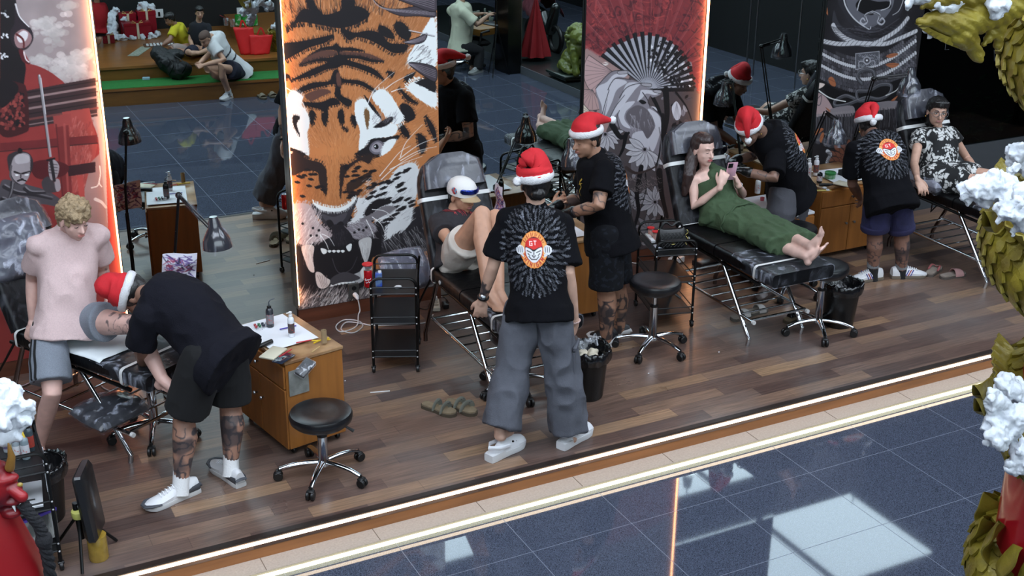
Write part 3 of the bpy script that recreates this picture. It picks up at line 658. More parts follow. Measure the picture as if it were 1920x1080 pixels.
        A.blob([(cx-16, cy-14), (cx+16, cy-14), (cx+16, cy+14), (cx-16, cy+14)], MG, n=4); A.blob([(cx-8, cy-8), (cx+8, cy-8), (cx+8, cy+8), (cx-8, cy+8)], BK, n=4)
    flower(535, 310, 160, 8, 40, 215, (176, 174, 180)); flower(610, 690, 120, 9, 60, 300, (160, 158, 164)); flower(470, 660, 70, 8, 0, 330, (150, 148, 152)); flower(250, 200, 130, 8, -10, 150, (170, 166, 172))
    flower(560, 880, 110, 10, 0, 340, (120, 116, 120)); flower(330, 900, 120, 10, 0, 340, (104, 100, 104)); flower(180, 760, 110, 9, 0, 340, (110, 106, 110))
    for p, w in (([(300, 130), (360, 220), (420, 190)], 50), ([(400, 200), (380, 300), (340, 380)], 40), ([(510, 440), (480, 620), (490, 760), (460, 900), (500, 1080)], 46), ([(540, 480), (545, 600), (500, 760)], 12), ([(665, 60), (660, 250), (620, 430)], 30), ([(640, 470), (660, 640), (700, 800)], 60)): A.curve(p, w, w*.4, BK)
    A.curve([(640, 150), (655, 300), (630, 440)], 9, 6, (110, 108, 112)); A.curve([(400, 440), (470, 480), (560, 460), (620, 430)], 26, 12, (60, 48, 46))
    for _ in range(60):
        x = random.uniform(400, 640); y = 490+random.uniform(0, 110); A.curve([(x, y), (x+10, y+16), (x+26, y+12)], 3, 2, (130, 118, 116), .7, n=4)
    A.build('print', t)
def art_armor():
    t = panel('armor', 'tall dark printed wall panel with grey samurai armour, rope and tassels', 2.42, None)
    A = Art(6.73, 7.77, .1, 2.4, .004, (30, 28, 31))
    A.view(1510, 0, 3.178)
    LG, MG, DG, BK, OC = (170, 170, 174), (104, 102, 108), (62, 60, 66), (18, 17, 19), (150, 84, 50)
    A.noise(6, 6, .25, 5)
    A.blob([(200, -260), (620, -260), (600, -20), (560, 90), (470, 160), (370, 190), (280, 150), (230, 80), (190, -20)], (40, 39, 44))
    A.blob([(230, -200), (240, 0), (290, 110), (370, 165), (450, 130), (520, 40), (530, -60), (540, -240)], (84, 84, 92))
    A.blob([(300, 30), (340, -10), (430, 10), (500, 10), (505, 50), (420, 60), (400, 90), (330, 75)], BK)
    A.curve([(225, -100), (235, 20), (290, 110), (375, 172), (390, 160)], 12, 6, LG); A.curve([(590, -20), (560, 60), (520, 90)], 6, 3, LG)
    A.curve([(310, 60), (330, 0), (380, -30), (440, -20), (500, -10), (500, 40), (450, 62)], 8, 5, LG)
    for cx, d in ((348, 1), (452, -1)):
        A.curve([(400, 70), (cx+d*10, 90), (cx+d*20, 130), (cx-d*2, 146), (cx-d*20, 128), (cx-d*6, 108), (cx+d*8, 122)], 14, 8, (150, 150, 156)); A.curve([(400, 70), (cx+d*10, 94), (cx+d*18, 130)], 4, 3, BK)
    A.curve([(300, 170), (370, 190), (450, 180), (560, 110)], 10, 6, DG)
    A.blob([(170, 60), (210, 150), (330, 220), (460, 220), (600, 110), (560, 220), (420, 270), (280, 270), (170, 200)], (48, 47, 52)); A.hairs(180, 150, 600, 250, 120, 8, 30, [DG, (80, 80, 88)], 5, .7)
    def rope(P, w):
        A.curve(P, w, w, LG, n=14); B = spl(P, 14)
        for i in range(0, len(B)-3, 3):
            (x, y), (x2, y2) = B[i], B[i+3]; dx, dy = nrm([x2-x, y2-y]) if (x2 != x or y2 != y) else (1, 0)
            A.curve([(x-dy*w*.5, y+dx*w*.5), (x+dx*w*.4, y+dy*w*.4), (x+dx*w*.9+dy*w*.5, y+dy*w*.9-dx*w*.5)], 3.5, 3, (70, 68, 72), n=4)
        A.line([(p[0], p[1]+w*.45) for p in B], 4, 4, (80, 78, 82), .8)
    rope([(165, 150), (190, 190), (260, 240), (380, 265), (470, 230), (560, 170), (610, 110)], 32)
    rope([(100, 245), (200, 262), (330, 258), (470, 262), (560, 230), (660, 185)], 30)
    for r in range(9):
        y0 = 290+r*24; n = 46
        for k in range(n):
            u = k/(n-1.0); x = 85+u*570; sag = 120*math.sin(math.pi*u)-(u-.5)*70; y = y0+sag-60
            if y < 255+60*math.sin(math.pi*u)-(u-.5)*80: continue
            c = LG if r in (2, 5) else random.choice([DG, (74, 72, 78), (88, 86, 92), (50, 48, 52)])
            A.blob([(x-5, y-9), (x+6, y-8), (x+8, y+9), (x-2, y+11)], c, n=3)
    A.poly([(300, 320), (440, 306), (440, 385), (300, 415)], (70, 70, 76)); A.line([(300, 320), (440, 306), (440, 385), (300, 415), (300, 320)], 5, 5, (150, 150, 156))
    for k in range(40): x = random.uniform(310, 430); y = random.uniform(322, 395); A.curve([(x, y), (x+8, y+6), (x+14, y-2)], 2.5, 2, (130, 130, 138), n=4)
    for r_, c in ((24, (130, 130, 136)), (16, DG), (6, (200, 200, 204))): A.blob([(367+r_*math.cos(a), 360+r_*math.sin(a)) for a in np.linspace(0, 5.8, 9)], c, n=4)
    A.curve([(320, 405), (320, 370), (345, 368), (367, 385), (390, 365), (412, 365), (415, 395)], 6, 5, (140, 140, 146))
    for k in range(36):
        x = 90+k*16; y = 440+70*math.sin(math.pi*k/36.0); A.blob([(x-6, y-20), (x+6, y-20), (x+9, y+18), (x+2, y+28)], random.choice([DG, (54, 52, 57)]), n=3)
    A.poly([(70, 470), (200, 540), (330, 560), (560, 470), (600, 470), (540, 590), (300, 660), (160, 620)], BK)
    def cord(P, w=24): A.curve(P, w+6, w+6, BK, n=16); A.curve(P, w, w, (62, 62, 67), n=16); A.curve([(x-4, y-5) for x, y in P], 6, 6, (96, 96, 102), .8, n=16)
    cord([(340, 500), (310, 460), (330, 425), (375, 415), (410, 430), (415, 470)]); cord([(300, 590), (240, 570), (180, 600), (180, 630), (240, 625), (310, 600), (370, 580), (440, 590), (500, 560), (510, 510), (450, 505), (380, 540), (310, 545), (320, 600), (380, 590)])
    A.curve([(80, 540), (150, 585), (240, 605)], 8, 6, (200, 200, 196)); A.curve([(480, 570), (540, 540), (565, 505)], 7, 5, (180, 180, 178))
    A.blob([(70, 495), (115, 500), (100, 520), (68, 530)], (196, 178, 168))
    A.blob([(55, 560), (110, 570), (150, 620), (170, 680), (100, 690), (50, 690)], (150, 124, 124)); A.blob([(150, 650), (280, 630), (280, 690), (170, 690)], (112, 104, 108)); A.blob([(380, 620), (540, 600), (530, 640), (400, 660)], (112, 106, 110))
    A.curve([(70, 590), (95, 570), (90, 620), (72, 625), (60, 600)], 5, 4, DG)
    for k in range(34):
        x = 50+k*15;
        if 290 < x < 330: continue
        y = 690-(x-50)*.1; A.curve([(x, y), (x+3, y+50), (x-2, y+110)], 13, 9, random.choice([(58, 56, 60), (44, 42, 46), (72, 70, 74)])); A.blob([(x-5, y-8), (x+6, y-8), (x+5, y+6), (x-4, y+6)], (120, 112, 114), n=3)
    for k in range(150):
        x = random.uniform(230, 330); y = random.uniform(690, 860); A.line([(x, y), (x+random.uniform(-8, 8), y+50)], 4, 3, random.choice([(54, 52, 56), (34, 33, 36), (78, 76, 80)]))
    A.hairs(380, 640, 560, 800, 160, 90, 40, [DG, BK, (50, 48, 52)], 6, .8)
    for k in range(50):
        x = random.uniform(50, 250); y = 790+random.uniform(0, 70); A.blob([(x, y), (x+22, y+4), (x+20, y+18), (x-2, y+14)], random.choice([(90, 88, 92), DG, (64, 62, 66), BK]), n=3)
    for r in range(3):
        for k in range(9):
            a = math.radians(185+k*19-r*6); R = 60+r*30; cx, cy = 265, 975
            x, y = cx+R*math.cos(a), cy+R*math.sin(a); dx, dy = math.cos(a), math.sin(a)
            P = [(x-dx*26, y-dy*26), (x-dy*14, y+dx*14), (x+dx*26, y+dy*26), (x+dy*14, y-dx*14)]; A.blob(P, (112, 64, 46), n=5); A.line(spl(P+[P[0]], 4), 3, 3, (40, 26, 24))
    for P in ([(480, 335), (520, 318), (555, 322), (510, 345)], [(478, 385), (520, 375), (560, 382), (520, 405)], [(137, 470), (160, 458), (180, 490), (178, 515), (150, 505)], [(510, 600), (550, 570), (530, 600)], [(40, 805), (80, 765), (110, 770), (70, 800)], [(85, 830), (100, 790), (112, 800), (95, 850)], [(125, 20), (135, 90), (118, 60)], [(122, 640), (150, 660), (140, 665)]): A.blob(P, OC, n=5); A.line([P[0], P[2]], 3, 2, (90, 44, 30))
    rope([(130, 900), (150, 920), (135, 950), (120, 1000)], 26)
    A.build('print', t)
def art_samurai():
    t = panel('samurai', 'tall printed wall panel with a swordsman, red buildings and clouds', 3.2, 'R')
    A = Art(.07, 1.16, .1, 2.6, .0038, (150, 52, 48))
    A.view(0, 0, 2.57)
    RD, DR, BK, GY, SK = (142, 46, 44), (96, 32, 34), (32, 26, 29), (96, 90, 94), (190, 170, 168)
    A.poly([(70, -200), (480, -200), (520, 1100), (420, 700), (380, 480), (300, 390), (150, 310), (110, 240), (75, 100)], (150, 134, 134))
    random.seed(9)
    for cx, cy, n, sx, sy in ((250, 150, 90, 75, 55), (210, 110, 40, 40, 25), (330, 330, 130, 100, 60), (390, 280, 60, 50, 30), (190, 290, 40, 40, 20), (330, 30, 26, 40, 14)):
        for _ in range(n):
            x = random.gauss(cx, sx*.5); y = random.gauss(cy, sy*.5); r = random.uniform(8, 22); k = 176+max(0, (cy+sy*.3-y))*.5+random.uniform(-14, 12)
            k = min(236, k); A.blob([(x+r*math.cos(a), y+r*.8*math.sin(a)) for a in np.linspace(0, 5.5, 7)], (k, k*.955, k*.94), .5, n=3)
    A.blob([(110, 330), (150, 310), (230, 340), (310, 400), (380, 480), (440, 580), (475, 680), (470, 800), (400, 980), (200, 1300), (0, 1300), (0, 500), (110, 480)], RD)
    A.poly([(110, 440), (460, 375), (470, 560), (110, 620)], (58, 40, 42))
    for k in range(7): A.line([(110, 450+k*26), (470, 390+k*26)], 9 if k % 2 else 4, 9 if k % 2 else 4, random.choice([(28, 23, 26), (116, 60, 56), (150, 120, 118)]), .9)
    A.poly([(300, 540), (430, 520), (470, 700), (430, 900), (330, 940)], (158, 62, 56)); A.hairs(330, 560, 450, 900, 160, 100, 40, [(190, 110, 100), (126, 46, 44)], 5, .5)
    A.poly([(440, 780), (480, 740), (520, 1100), (400, 1100), (390, 980)], (150, 110, 104))
    A.poly([(0, -200), (72, -200), (80, 80), (110, 240), (125, 330), (110, 450), (0, 480)], BK)
    A.blob([(72, 30), (105, 90), (150, 140), (160, 190), (130, 235), (90, 240), (55, 205), (50, 150), (70, 110)], (44, 34, 40)); A.blob([(70, 170), (110, 140), (148, 165), (150, 200), (120, 230), (80, 225)], (150, 110, 112)); A.blob([(82, 175), (110, 148), (135, 160), (125, 195), (95, 205)], (214, 206, 208)); A.curve([(80, 165), (110, 190), (115, 230)], 8, 6, DR)
    A.curve([(75, 20), (95, 80), (140, 130)], 6, 3, (216, 210, 212)); A.curve([(100, 245), (115, 290), (140, 305)], 16, 8, (90, 30, 34)); A.curve([(115, 250), (125, 285), (140, 300)], 5, 3, (216, 200, 200))
    for _ in range(30):
        x = random.uniform(0, 38); y = random.choice([70, 170, 265])+random.uniform(-12, 14); A.blob([(x, y), (x+7, y+3), (x+6, y+9), (x-1, y+7)], (220, 220, 224), n=3)
    A.blob([(0, 410), (100, 400), (130, 440), (140, 590), (120, 640), (0, 645)], (66, 28, 30))
    for _ in range(110):
        x = random.uniform(0, 112); y = random.uniform(440, 620); A.blob([(x, y-8), (x+9, y-3), (x+7, y+8), (x-7, y+6)], random.choice([(150, 60, 54), (120, 46, 44), BK]), n=3)
    A.blob([(0, 380), (60, 390), (90, 430), (40, 500), (0, 510)], BK)
    A.poly([(0, 690), (470, 650), (470, 690), (0, 725)], (110, 36, 38)); A.line([(0, 730), (470, 690)], 5, 5, BK, .7)
    A.poly([(270, 600), (330, 590), (350, 960), (300, 980)], (120, 40, 40)); A.poly([(255, 560), (340, 545), (345, 600), (262, 615)], (150, 58, 54)); A.line([(270, 600), (305, 980)], 5, 5, DR); A.line([(310, 600), (330, 960)], 10, 8, (168, 72, 66), .7)
    A.poly([(325, 800), (460, 780), (460, 830), (330, 850)], (54, 30, 34)); A.poly([(370, 850), (400, 845), (410, 960), (385, 965)], (170, 60, 54))
    A.blob([(150, 790), (240, 770), (330, 800), (300, 850), (180, 860)], (84, 28, 32))
    A.blob([(0, 890), (60, 870), (150, 895), (230, 920), (300, 970), (280, 995), (180, 990), (180, 1100), (0, 1120)], (74, 68, 73), n=8)
    for p in ([(20, 900), (80, 930), (160, 940), (250, 960)], [(10, 960), (90, 985), (180, 980)], [(60, 880), (50, 940), (20, 1000)], [(120, 910), (150, 930), (220, 930)], [(30, 1040), (100, 1010), (170, 1030)]): A.curve(p, 16, 6, (44, 40, 44)); A.curve([(x+4, y-10) for x, y in p], 6, 3, (118, 112, 116), .8)
    A.blob([(35, 760), (60, 735), (95, 728), (140, 740), (160, 780), (150, 830), (120, 880), (95, 890), (60, 870), (45, 830)], (52, 46, 50))
    A.blob([(66, 760), (100, 738), (140, 745), (146, 790), (140, 850), (112, 888), (80, 878), (58, 850), (52, 810)], (150, 138, 142))
    A.blob([(72, 755), (105, 742), (138, 752), (140, 780), (100, 790), (76, 785)], (176, 166, 170)); A.blob([(86, 720), (96, 712), (108, 722), (104, 738), (88, 738)], BK)
    A.curve([(70, 828), (95, 836)], 8, 5, BK, n=3); A.curve([(110, 836), (142, 826)], 8, 5, BK, n=3); A.blob([(74, 840), (92, 843), (78, 848)], (230, 230, 230), n=3); A.blob([(116, 843), (138, 838), (134, 846)], (230, 230, 230), n=3)
    A.curve([(102, 835), (100, 858), (112, 862)], 4, 3, (70, 60, 64)); A.curve([(86, 872), (104, 866), (126, 872)], 7, 4, BK); A.curve([(54, 800), (50, 850), (70, 880)], 8, 4, (88, 80, 84))
    A.blob([(200, 880), (230, 850), (262, 880), (290, 905), (270, 925), (220, 925)], (64, 58, 62))
    A.blob([(235, 780), (262, 770), (285, 800), (276, 850), (250, 870), (236, 840)], (150, 138, 142)); A.blob([(262, 870), (285, 865), (292, 910), (272, 922)], (150, 138, 142))
    for k in range(4): A.line([(238, 790+k*14), (276, 794+k*14)], 4, 3, (70, 62, 66))
    A.line([(245, 770), (262, 870)], 14, 12, (40, 36, 40)); A.line([(228, 772), (262, 764)], 8, 8, BK)
    A.poly([(183, 362), (192, 358), (200, 380), (248, 755), (238, 758)], (196, 192, 196)); A.line([(192, 370), (243, 755)], 3, 3, (110, 104, 110)); A.line([(184, 362), (237, 755)], 2.5, 2.5, BK)
    for p in ([(440, 905), (470, 895), (480, 860)], [(480, 800), (484, 840), (478, 880), (490, 900)]): A.curve(p, 4, 3, (216, 200, 190))
    A.curve([(460, 960), (490, 975), (510, 1000)], 14, 8, (196, 176, 168))
    A.noise(9, 9, .06, 2)
    A.build('print', t)
art_tiger(); art_fan(); art_armor(); art_samurai()
# ================================================================== furniture
M_CHROME = mat('chrome', (205, 208, 212), metal=1, rough=.12)
M_CHROME2 = mat('brushed_steel', (150, 152, 156), metal=1, rough=.28)
M_PLASTIC = mat('black_plastic', (14, 14, 15), rough=.4)
M_VINYL = mat('black_vinyl', (16, 16, 19), rough=.34, coat=.25, crough=.3, bump=.25, bscale=14)
M_VINYLW = mat('wrapped_black_vinyl', (6, 6, 8), rough=.42, coat=.05, crough=.2, spec=.25, bump=.9, bscale=11, stretch=(1, 1, .5), var=.5, vscale=8)
M_BMETAL = mat('black_metal', (14, 14, 15), rough=.35, metal=.4)
M_TAPE = mat('white_tape', (214, 214, 212), rough=.5)
M_WOOD = mat('honey_wood', (150, 96, 44), rough=.38, var=.14, vscale=3, stretch=(9, 9, .7), bump=.03, bscale=30)
M_WOODD = mat('honey_wood_side', (146, 92, 42), rough=.4, var=.16, vscale=3, stretch=(9, 9, .7))
M_WOODT = mat('worn_table_top', (176, 142, 104), rough=.3, rgb2=(120, 84, 54), vscale=5, fac=(.35, .6))
M_PAPER = mat('paper', (226, 228, 232), rough=.7)
M_FILM = film('cling_film', dens=.07)
M_FILMH = film('cling_film_heavy', dens=.3, scale=7)
M_SCREW = mat('screw_white', (210, 210, 210), rough=.3, metal=.3)
def rot2(x, y, a): return (x*math.cos(a)-y*math.sin(a), x*math.sin(a)+y*math.cos(a))
def make_stool(h=.47, rot=0.0):
    t = thing('swivel_stool', 'x', 'stool')
    s = MB(); s.lathe((0, 0, h), [(.0, -.072), (.145, -.07), (.165, -.05), (.17, -.022), (.162, -.004), (.14, .003), (.09, .0), (0, -.004)], 40, cap=False)
    s.build('seat', M_VINYL, t)
    MB().lathe((0, 0, 0), [(.055, h-.085), (.06, h-.07), (.0, h-.07)], 20).build('seat_plate', M_PLASTIC, t)
    c = MB(); c.lathe((0, 0, 0), [(.0, .075), (.034, .075), (.034, .10), (.026, .115), (.026, h*.62), (.017, h*.62+.004), (.017, h-.08), (0, h-.08)], 20); c.build('column', M_CHROME, t)
    MB().lathe((0, 0, 0), [(.022, h*.62), (.028, h*.62), (.028, h*.62+.016), (.018, h*.62+.018)], 20).build('collar', M_PLASTIC, t)
    MB().tube([(.03, .0, h-.085), (.12, -.05, h-.1), (.155, -.07, h-.125)], [.006, .006, .01], 8).build('lever', M_PLASTIC, t)
    for k in range(5):
        a = rot+k*2*math.pi/5; d = V(math.cos(a), math.sin(a), 0)
        P = [d*.02+V(0, 0, .095), d*.09+V(0, 0, .095), d*.17+V(0, 0, .086), d*.235+V(0, 0, .066)]
        MB().tube(spl(P, 5), list(np.linspace(.019, .013, 16)), 10, flat=.8).build('leg', M_CHROME, t)
        w = MB(); n = V(-d[1], d[0], 0); c0 = d*.245
        w.lathe(c0+n*.004+V(0, 0, .026), [(.0, .0), (.022, 0), (.026, .004), (.026, .014), (.022, .018), (0, .018)], 18, ax=n)
        w.lathe(c0-n*.022+V(0, 0, .026), [(.0, .0), (.022, 0), (.026, .004), (.026, .014), (.022, .018), (0, .018)], 18, ax=n)
        w.box(c0-n*.0+V(0, 0, .05)-d*.004, (.034, .04, .018), ax=(d, n, V(0, 0, 1)), bev=.006); w.tube([c0+V(0, 0, .05)-d*.006, d*.236+V(0, 0, .075)], .007, 8)
        w.build('caster', M_PLASTIC, t)
    return t
def place(proto, loc, rz, label, group=None, first=False):
    o = proto if first else copy_tree(proto)
    o.location = loc; o.rotation_euler = (0, 0, rz); o['label'] = label
    if group: o['group'] = group
    ORG[o.name] = np.array(loc, float)
    return o
GS = 'round black swivel stools'
P = at(608, 893, z=0); s1 = make_stool(.40, .32)
place(s1, P, 0.0, 'round black swivel stool standing alone near the platform edge in front of a cabinet', GS, True)
s2 = make_stool(.50, .1)
P = at(1222, 655, z=0); place(s2, P, -.10, 'round black swivel stool with chrome base in front of the cart carrying the quilted handbag', GS, True)
P = at(1532, 622, z=0); place(s2, P, .35, 'black swivel stool tucked under the foot end of the bed with the woman in green', GS)
s4 = make_stool(.52, .6)
P = at(292, 815, z=0); place(s4, P, .05, 'round black swivel stool under the bed where the man in pink sits', GS, True)
P = at(968, 730, z=0); place(s1, P, .5, 'low black swivel stool half hidden behind the grey cargo trousers', GS)
P = at(1510, 565, z=0); place(s4, (P[0], P[1]+.2, 0), .7, 'black swivel stool between the woman in green and the cabinet with two doors', GS)
def make_bed(back=62, wrap=True, headfilm=True, blen=.72):
    t = thing('treatment_bed', 'x', 'bed')
    hw = .27
    def pad(name, pts, th, w0, w1, m_, bev=.03, par=t, round_top=False, film_=False, grow=0.0):
        """upholstered slab along a centre line in the y-z plane"""
        b = MB(); rings = []; n = len(pts)
        for i, (y, z) in enumerate(pts):
            y0, z0 = pts[max(i-1, 0)]; y1, z1 = pts[min(i+1, n-1)]
            d = nrm((y1-y0, z1-z0)); nn = V(0, -d[1], d[0]);
            if nn[2] < 0 and abs(d[1]) < .9: nn = -nn
            u = i/(n-1.0); w = w0+(w1-w0)*u
            if round_top and u > .6: w *= math.sqrt(max(.05, 1-((u-.6)/.43)**3.4))
            th_ = th+grow*2; w_ = w+grow; e = min(bev, th_/2.2)
            c = V(0, y, z); X = V(1, 0, 0); ring = []
            for sx, sy, a0 in ((1, -1, -90), (1, 1, 0), (-1, 1, 90), (-1, -1, 180)):
                for k in range(5):
                    a = math.radians(a0+k*22.5)
                    ring.append(c+X*(sx*(w_-e)+math.cos(a)*e)+nn*(sy*(th_/2-e)+math.sin(a)*e))
            rings.append(ring)
        b.loft(rings); return b.build(name, m_, par)
    zt = lambda y: .60 if y > -.42 else .60-(-.42-y)*.02
    ys = np.linspace(0.01, -.43, 6); seat = pad('seat_pad', [(y, zt(y)-.045) for y in ys], .09, hw, hw, M_VINYLW)
    ys = np.linspace(-.44, -1.05, 8); leg = pad('leg_pad', [(y, zt(y)-.045) for y in ys], .09, hw, hw*.93, M_VINYLW)
    a = math.radians(back); L = blen
    bp = [(.02+math.cos(a)*u*L, .585+math.sin(a)*u*L) for u in np.linspace(0, 1, 14)]
    bk = pad('backrest', bp, .085, hw*.97, hw*.86, M_VINYLW, round_top=True)
    nb = V(0, -math.sin(a), math.cos(a))
    hp = [(y-math.sin(a)*.06, z+math.cos(a)*.06) for y, z in bp[9:]]
    hd = pad('head_pillow', hp, .07, hw*.80, hw*.72, mat('wrapped_pillow', (40, 40, 48), rough=.35, coat=.35, bump=.8, bscale=10, var=.5, vscale=9), bev=.034, round_top=True)
    pad('cling_film', hp, .07, hw*.80, hw*.72, M_FILMH, bev=.034, round_top=True, grow=.006, par=hd)
    pad('cling_film', bp, .085, hw*.97, hw*.86, M_FILM, round_top=True, grow=.005, par=bk)
    pad('cling_film', [(y, zt(y)-.045) for y in np.linspace(-.62, -1.05, 6)], .09, hw*.95, hw*.93, M_FILMH, grow=.005, par=leg)
    def band(u0, par, pts, w, th, wid=.03):
        k = u0*(len(pts)-1); i = int(k); y, z = pts[i]; d = nrm((pts[i+1][0]-y, pts[i+1][1]-z)); n2 = V(0, -d[1], d[0]); dv = V(0, d[0], d[1])
        c = V(0, y, z); b = MB(); r0 = []; r1 = []
        for sx, sy, a0 in ((1, -1, -90), (1, 1, 0), (-1, 1, 90), (-1, -1, 180)):
            for q in range(5):
                an = math.radians(a0+q*22.5); e = .028
                p = c+V(1, 0, 0)*(sx*(w+.009-e)+math.cos(an)*e)+n2*(sy*(th/2+.008-e)+math.sin(an)*e)
                r0.append(p-dv*wid/2); r1.append(p+dv*wid/2)
        b.loft([r0, r1], cap=False); b.build('tape_band', M_TAPE, par)
    band(.62, bk, bp, hw*.90, .085, .026)
    band(.04, seat, [(y, zt(y)-.045) for y in np.linspace(-.02, -.4, 8)], hw, .09, .02)
    band(.72, leg, [(y, zt(y)-.045) for y in np.linspace(-.44, -1.05, 8)], hw*.95, .09, .022)
    for sx in (-1, 1):
        b = MB(); b.lathe((sx*(hw+.001), -.14, .55), [(0, .004), (.008, .004), (.008, .0), (.014, 0), (.014, .004), (.008, .005)], 14, ax=(sx, 0, 0)); b.build('rivet', M_SCREW, t)
    f = MB()
    for sx in (-1, 1):
        f.tube([(sx*.23, .1, .50), (sx*.23, -.9, .47)], .012, 8)
    f.tube([(-.23, -.5, .49), (.23, -.5, .49)], .011, 8); f.tube([(-.23, -.03, .50), (.23, -.03, .50)], .011, 8)
    f.build('under_frame', M_BMETAL, t)
    for sx in (-1, 1):
        MB().tube([(sx*.225, -.82, 0), (sx*.225, -.83, .05), (sx*.225, -.79, .1), (sx*.222, -.44, .53)], .015, 10).build('leg', M_CHROME, t)
        MB().tube([(sx*.235, .20, 0), (sx*.235, .20, .06), (sx*.235, .17, .12), (sx*.24, -.04, .54)], .015, 10).build('leg', mat('bronze_steel', (120, 104, 98), metal=1, rough=.25), t)
        MB().tube([(sx*.26, .0, .55), (sx*.27, .28, .2), (sx*.25, .24, .5+.1)], .008, 8).build('back_support', M_BMETAL, t)
    r = MB()
    for sx in (-1, 1): r.tube([(sx*.225, .12, .20), (sx*.225, -.86, .185)], .011, 10)
    for y in np.linspace(.11, -.84, 9): r.tube([(-.225, y, .193), (.225, y, .193)], .0065 if -.8 < y < .1 else .01, 8)
    r.build('rack', M_CHROME, t)
    for sx in (-1, 1): MB().lathe((sx*.225, -.875, .185), [(0, 0), (.014, 0), (.014, .02), (0, .02)], 12, ax=(0, 1, 0)).build('rack_cap', M_TAPE, t)
    return t
bed = make_bed()
GB = 'black treatment beds along the mirror wall'
place(bed, (3.22, 6.92, 0), 0, 'black adjustable bed carrying the man in the white cap', GB, True)
place(bed, (5.12, 6.92, 0), 0, 'black adjustable bed carrying the woman in the green dress', GB)
place(bed, (7.36, 6.98, 0), 0, 'black adjustable bed under the woman in the floral dress by the dark window', GB)
place(bed, (.665, 7.16, 0), math.radians(30), 'black adjustable bed turned aslant, with the man in pink sitting on its side', GB)
def cushion(name, label, c, size, rz=0.0, tilt=0.0, base=(30, 30, 34), white=.5, seed=0):
    t = thing(name, label, 'cushion', c)
    m_ = MB(); sx, sy, sz = size; rings = []
    for i, v in enumerate(np.linspace(-1, 1, 15)):
        ring = []
        for a in np.linspace(0, 2*math.pi, 40, endpoint=False):
            ca, sa = math.cos(a), math.sin(a); k = (abs(ca)**3.4+abs(sa)**3.4)**(-1/3.4)
            x = ca*k*sx/2*(1-abs(v)**5*.25); y = sa*k*sy/2*(1-abs(v)**5*.25)
            ed = max(abs(x)/(sx/2), abs(y)/(sy/2)); z = v*sz/2*(1-max(0, ed)**3*.85)
            ring.append((x, y, z))
        rings.append(ring)
    v = []; f = []; n = 26
    for side in (1, -1):
        o0 = len(v)
        for i in range(n):
            for j in range(n):
                u, w = -1+2*i/(n-1), -1+2*j/(n-1)
                z = side*sz/2*((1-u**4)*(1-w**4))**.5
                v.append((u*sx/2*(1-.06*w*w), w*sy/2*(1-.06*u*u), z))
        for i in range(n-1):
            for j in range(n-1):
                q = (o0+i*n+j, o0+(i+1)*n+j, o0+(i+1)*n+j+1, o0+i*n+j+1); f.append(q if side > 0 else q[::-1])
    P = np.array(v); d = fnoise(P*14+seed, 3)*.012; P[:, 2] += d*np.sign(P[:, 2])
    ca, sa = math.cos(rz), math.sin(rz); ct, st = math.cos(tilt), math.sin(tilt)
    def X(P):
        y, z = P[:, 1]*ct-P[:, 2]*st, P[:, 1]*st+P[:, 2]*ct
        return np.stack([P[:, 0]*ca-y*sa+c[0], P[:, 0]*sa+y*ca+c[1], z+c[2]], 1)
    link_mesh('pillow', X(P), f, mat('pillow_fabric_%d' % seed, base, rough=.4, coat=.5, bump=.8, bscale=12, var=.4), t)
    P2 = P*1.03; P2[:, 2] += np.sign(P2[:, 2])*(.008+.012*np.abs(fnoise(P*22+seed+5, 3)))
    link_mesh('cling_film', X(P2), f, film('film_%d' % seed, dens=white, scale=8), t)
    return t
q = at(757, 498, y=7.45); cushion('wrapped_cushion', 'grey cushion in crumpled clear film against the tiger panel behind the black cart', (q[0], 7.42, q[2]-.02), (.36, .30, .13), .15, .9, (96, 96, 112), .75, 3)
q = at(200, 772, z=.26); cushion('wrapped_cushion', 'black cushion wrapped in clear film on the rack under the aslant bed', (q[0]+.02, q[1], .265), (.36, .28, .09), .5, .12, (26, 26, 30), .45, 6)
q = at(32, 455, y=7.35); cushion('wrapped_cushion', 'shiny film-wrapped cushion leaning on the bed back behind the man in pink', (q[0]-.02, 7.27, q[2]), (.40, .36, .12), .35, 1.15, (70, 72, 84), .7, 9)
q = at(1722, 335, y=6.75); cushion('wrapped_cushion', 'silvery quilted film-wrapped arm cushion under the hand of the woman in the floral dress', (7.09, 6.86, .655), (.15, .36, .10), .1, 0.05, (120, 120, 132), .8, 12)
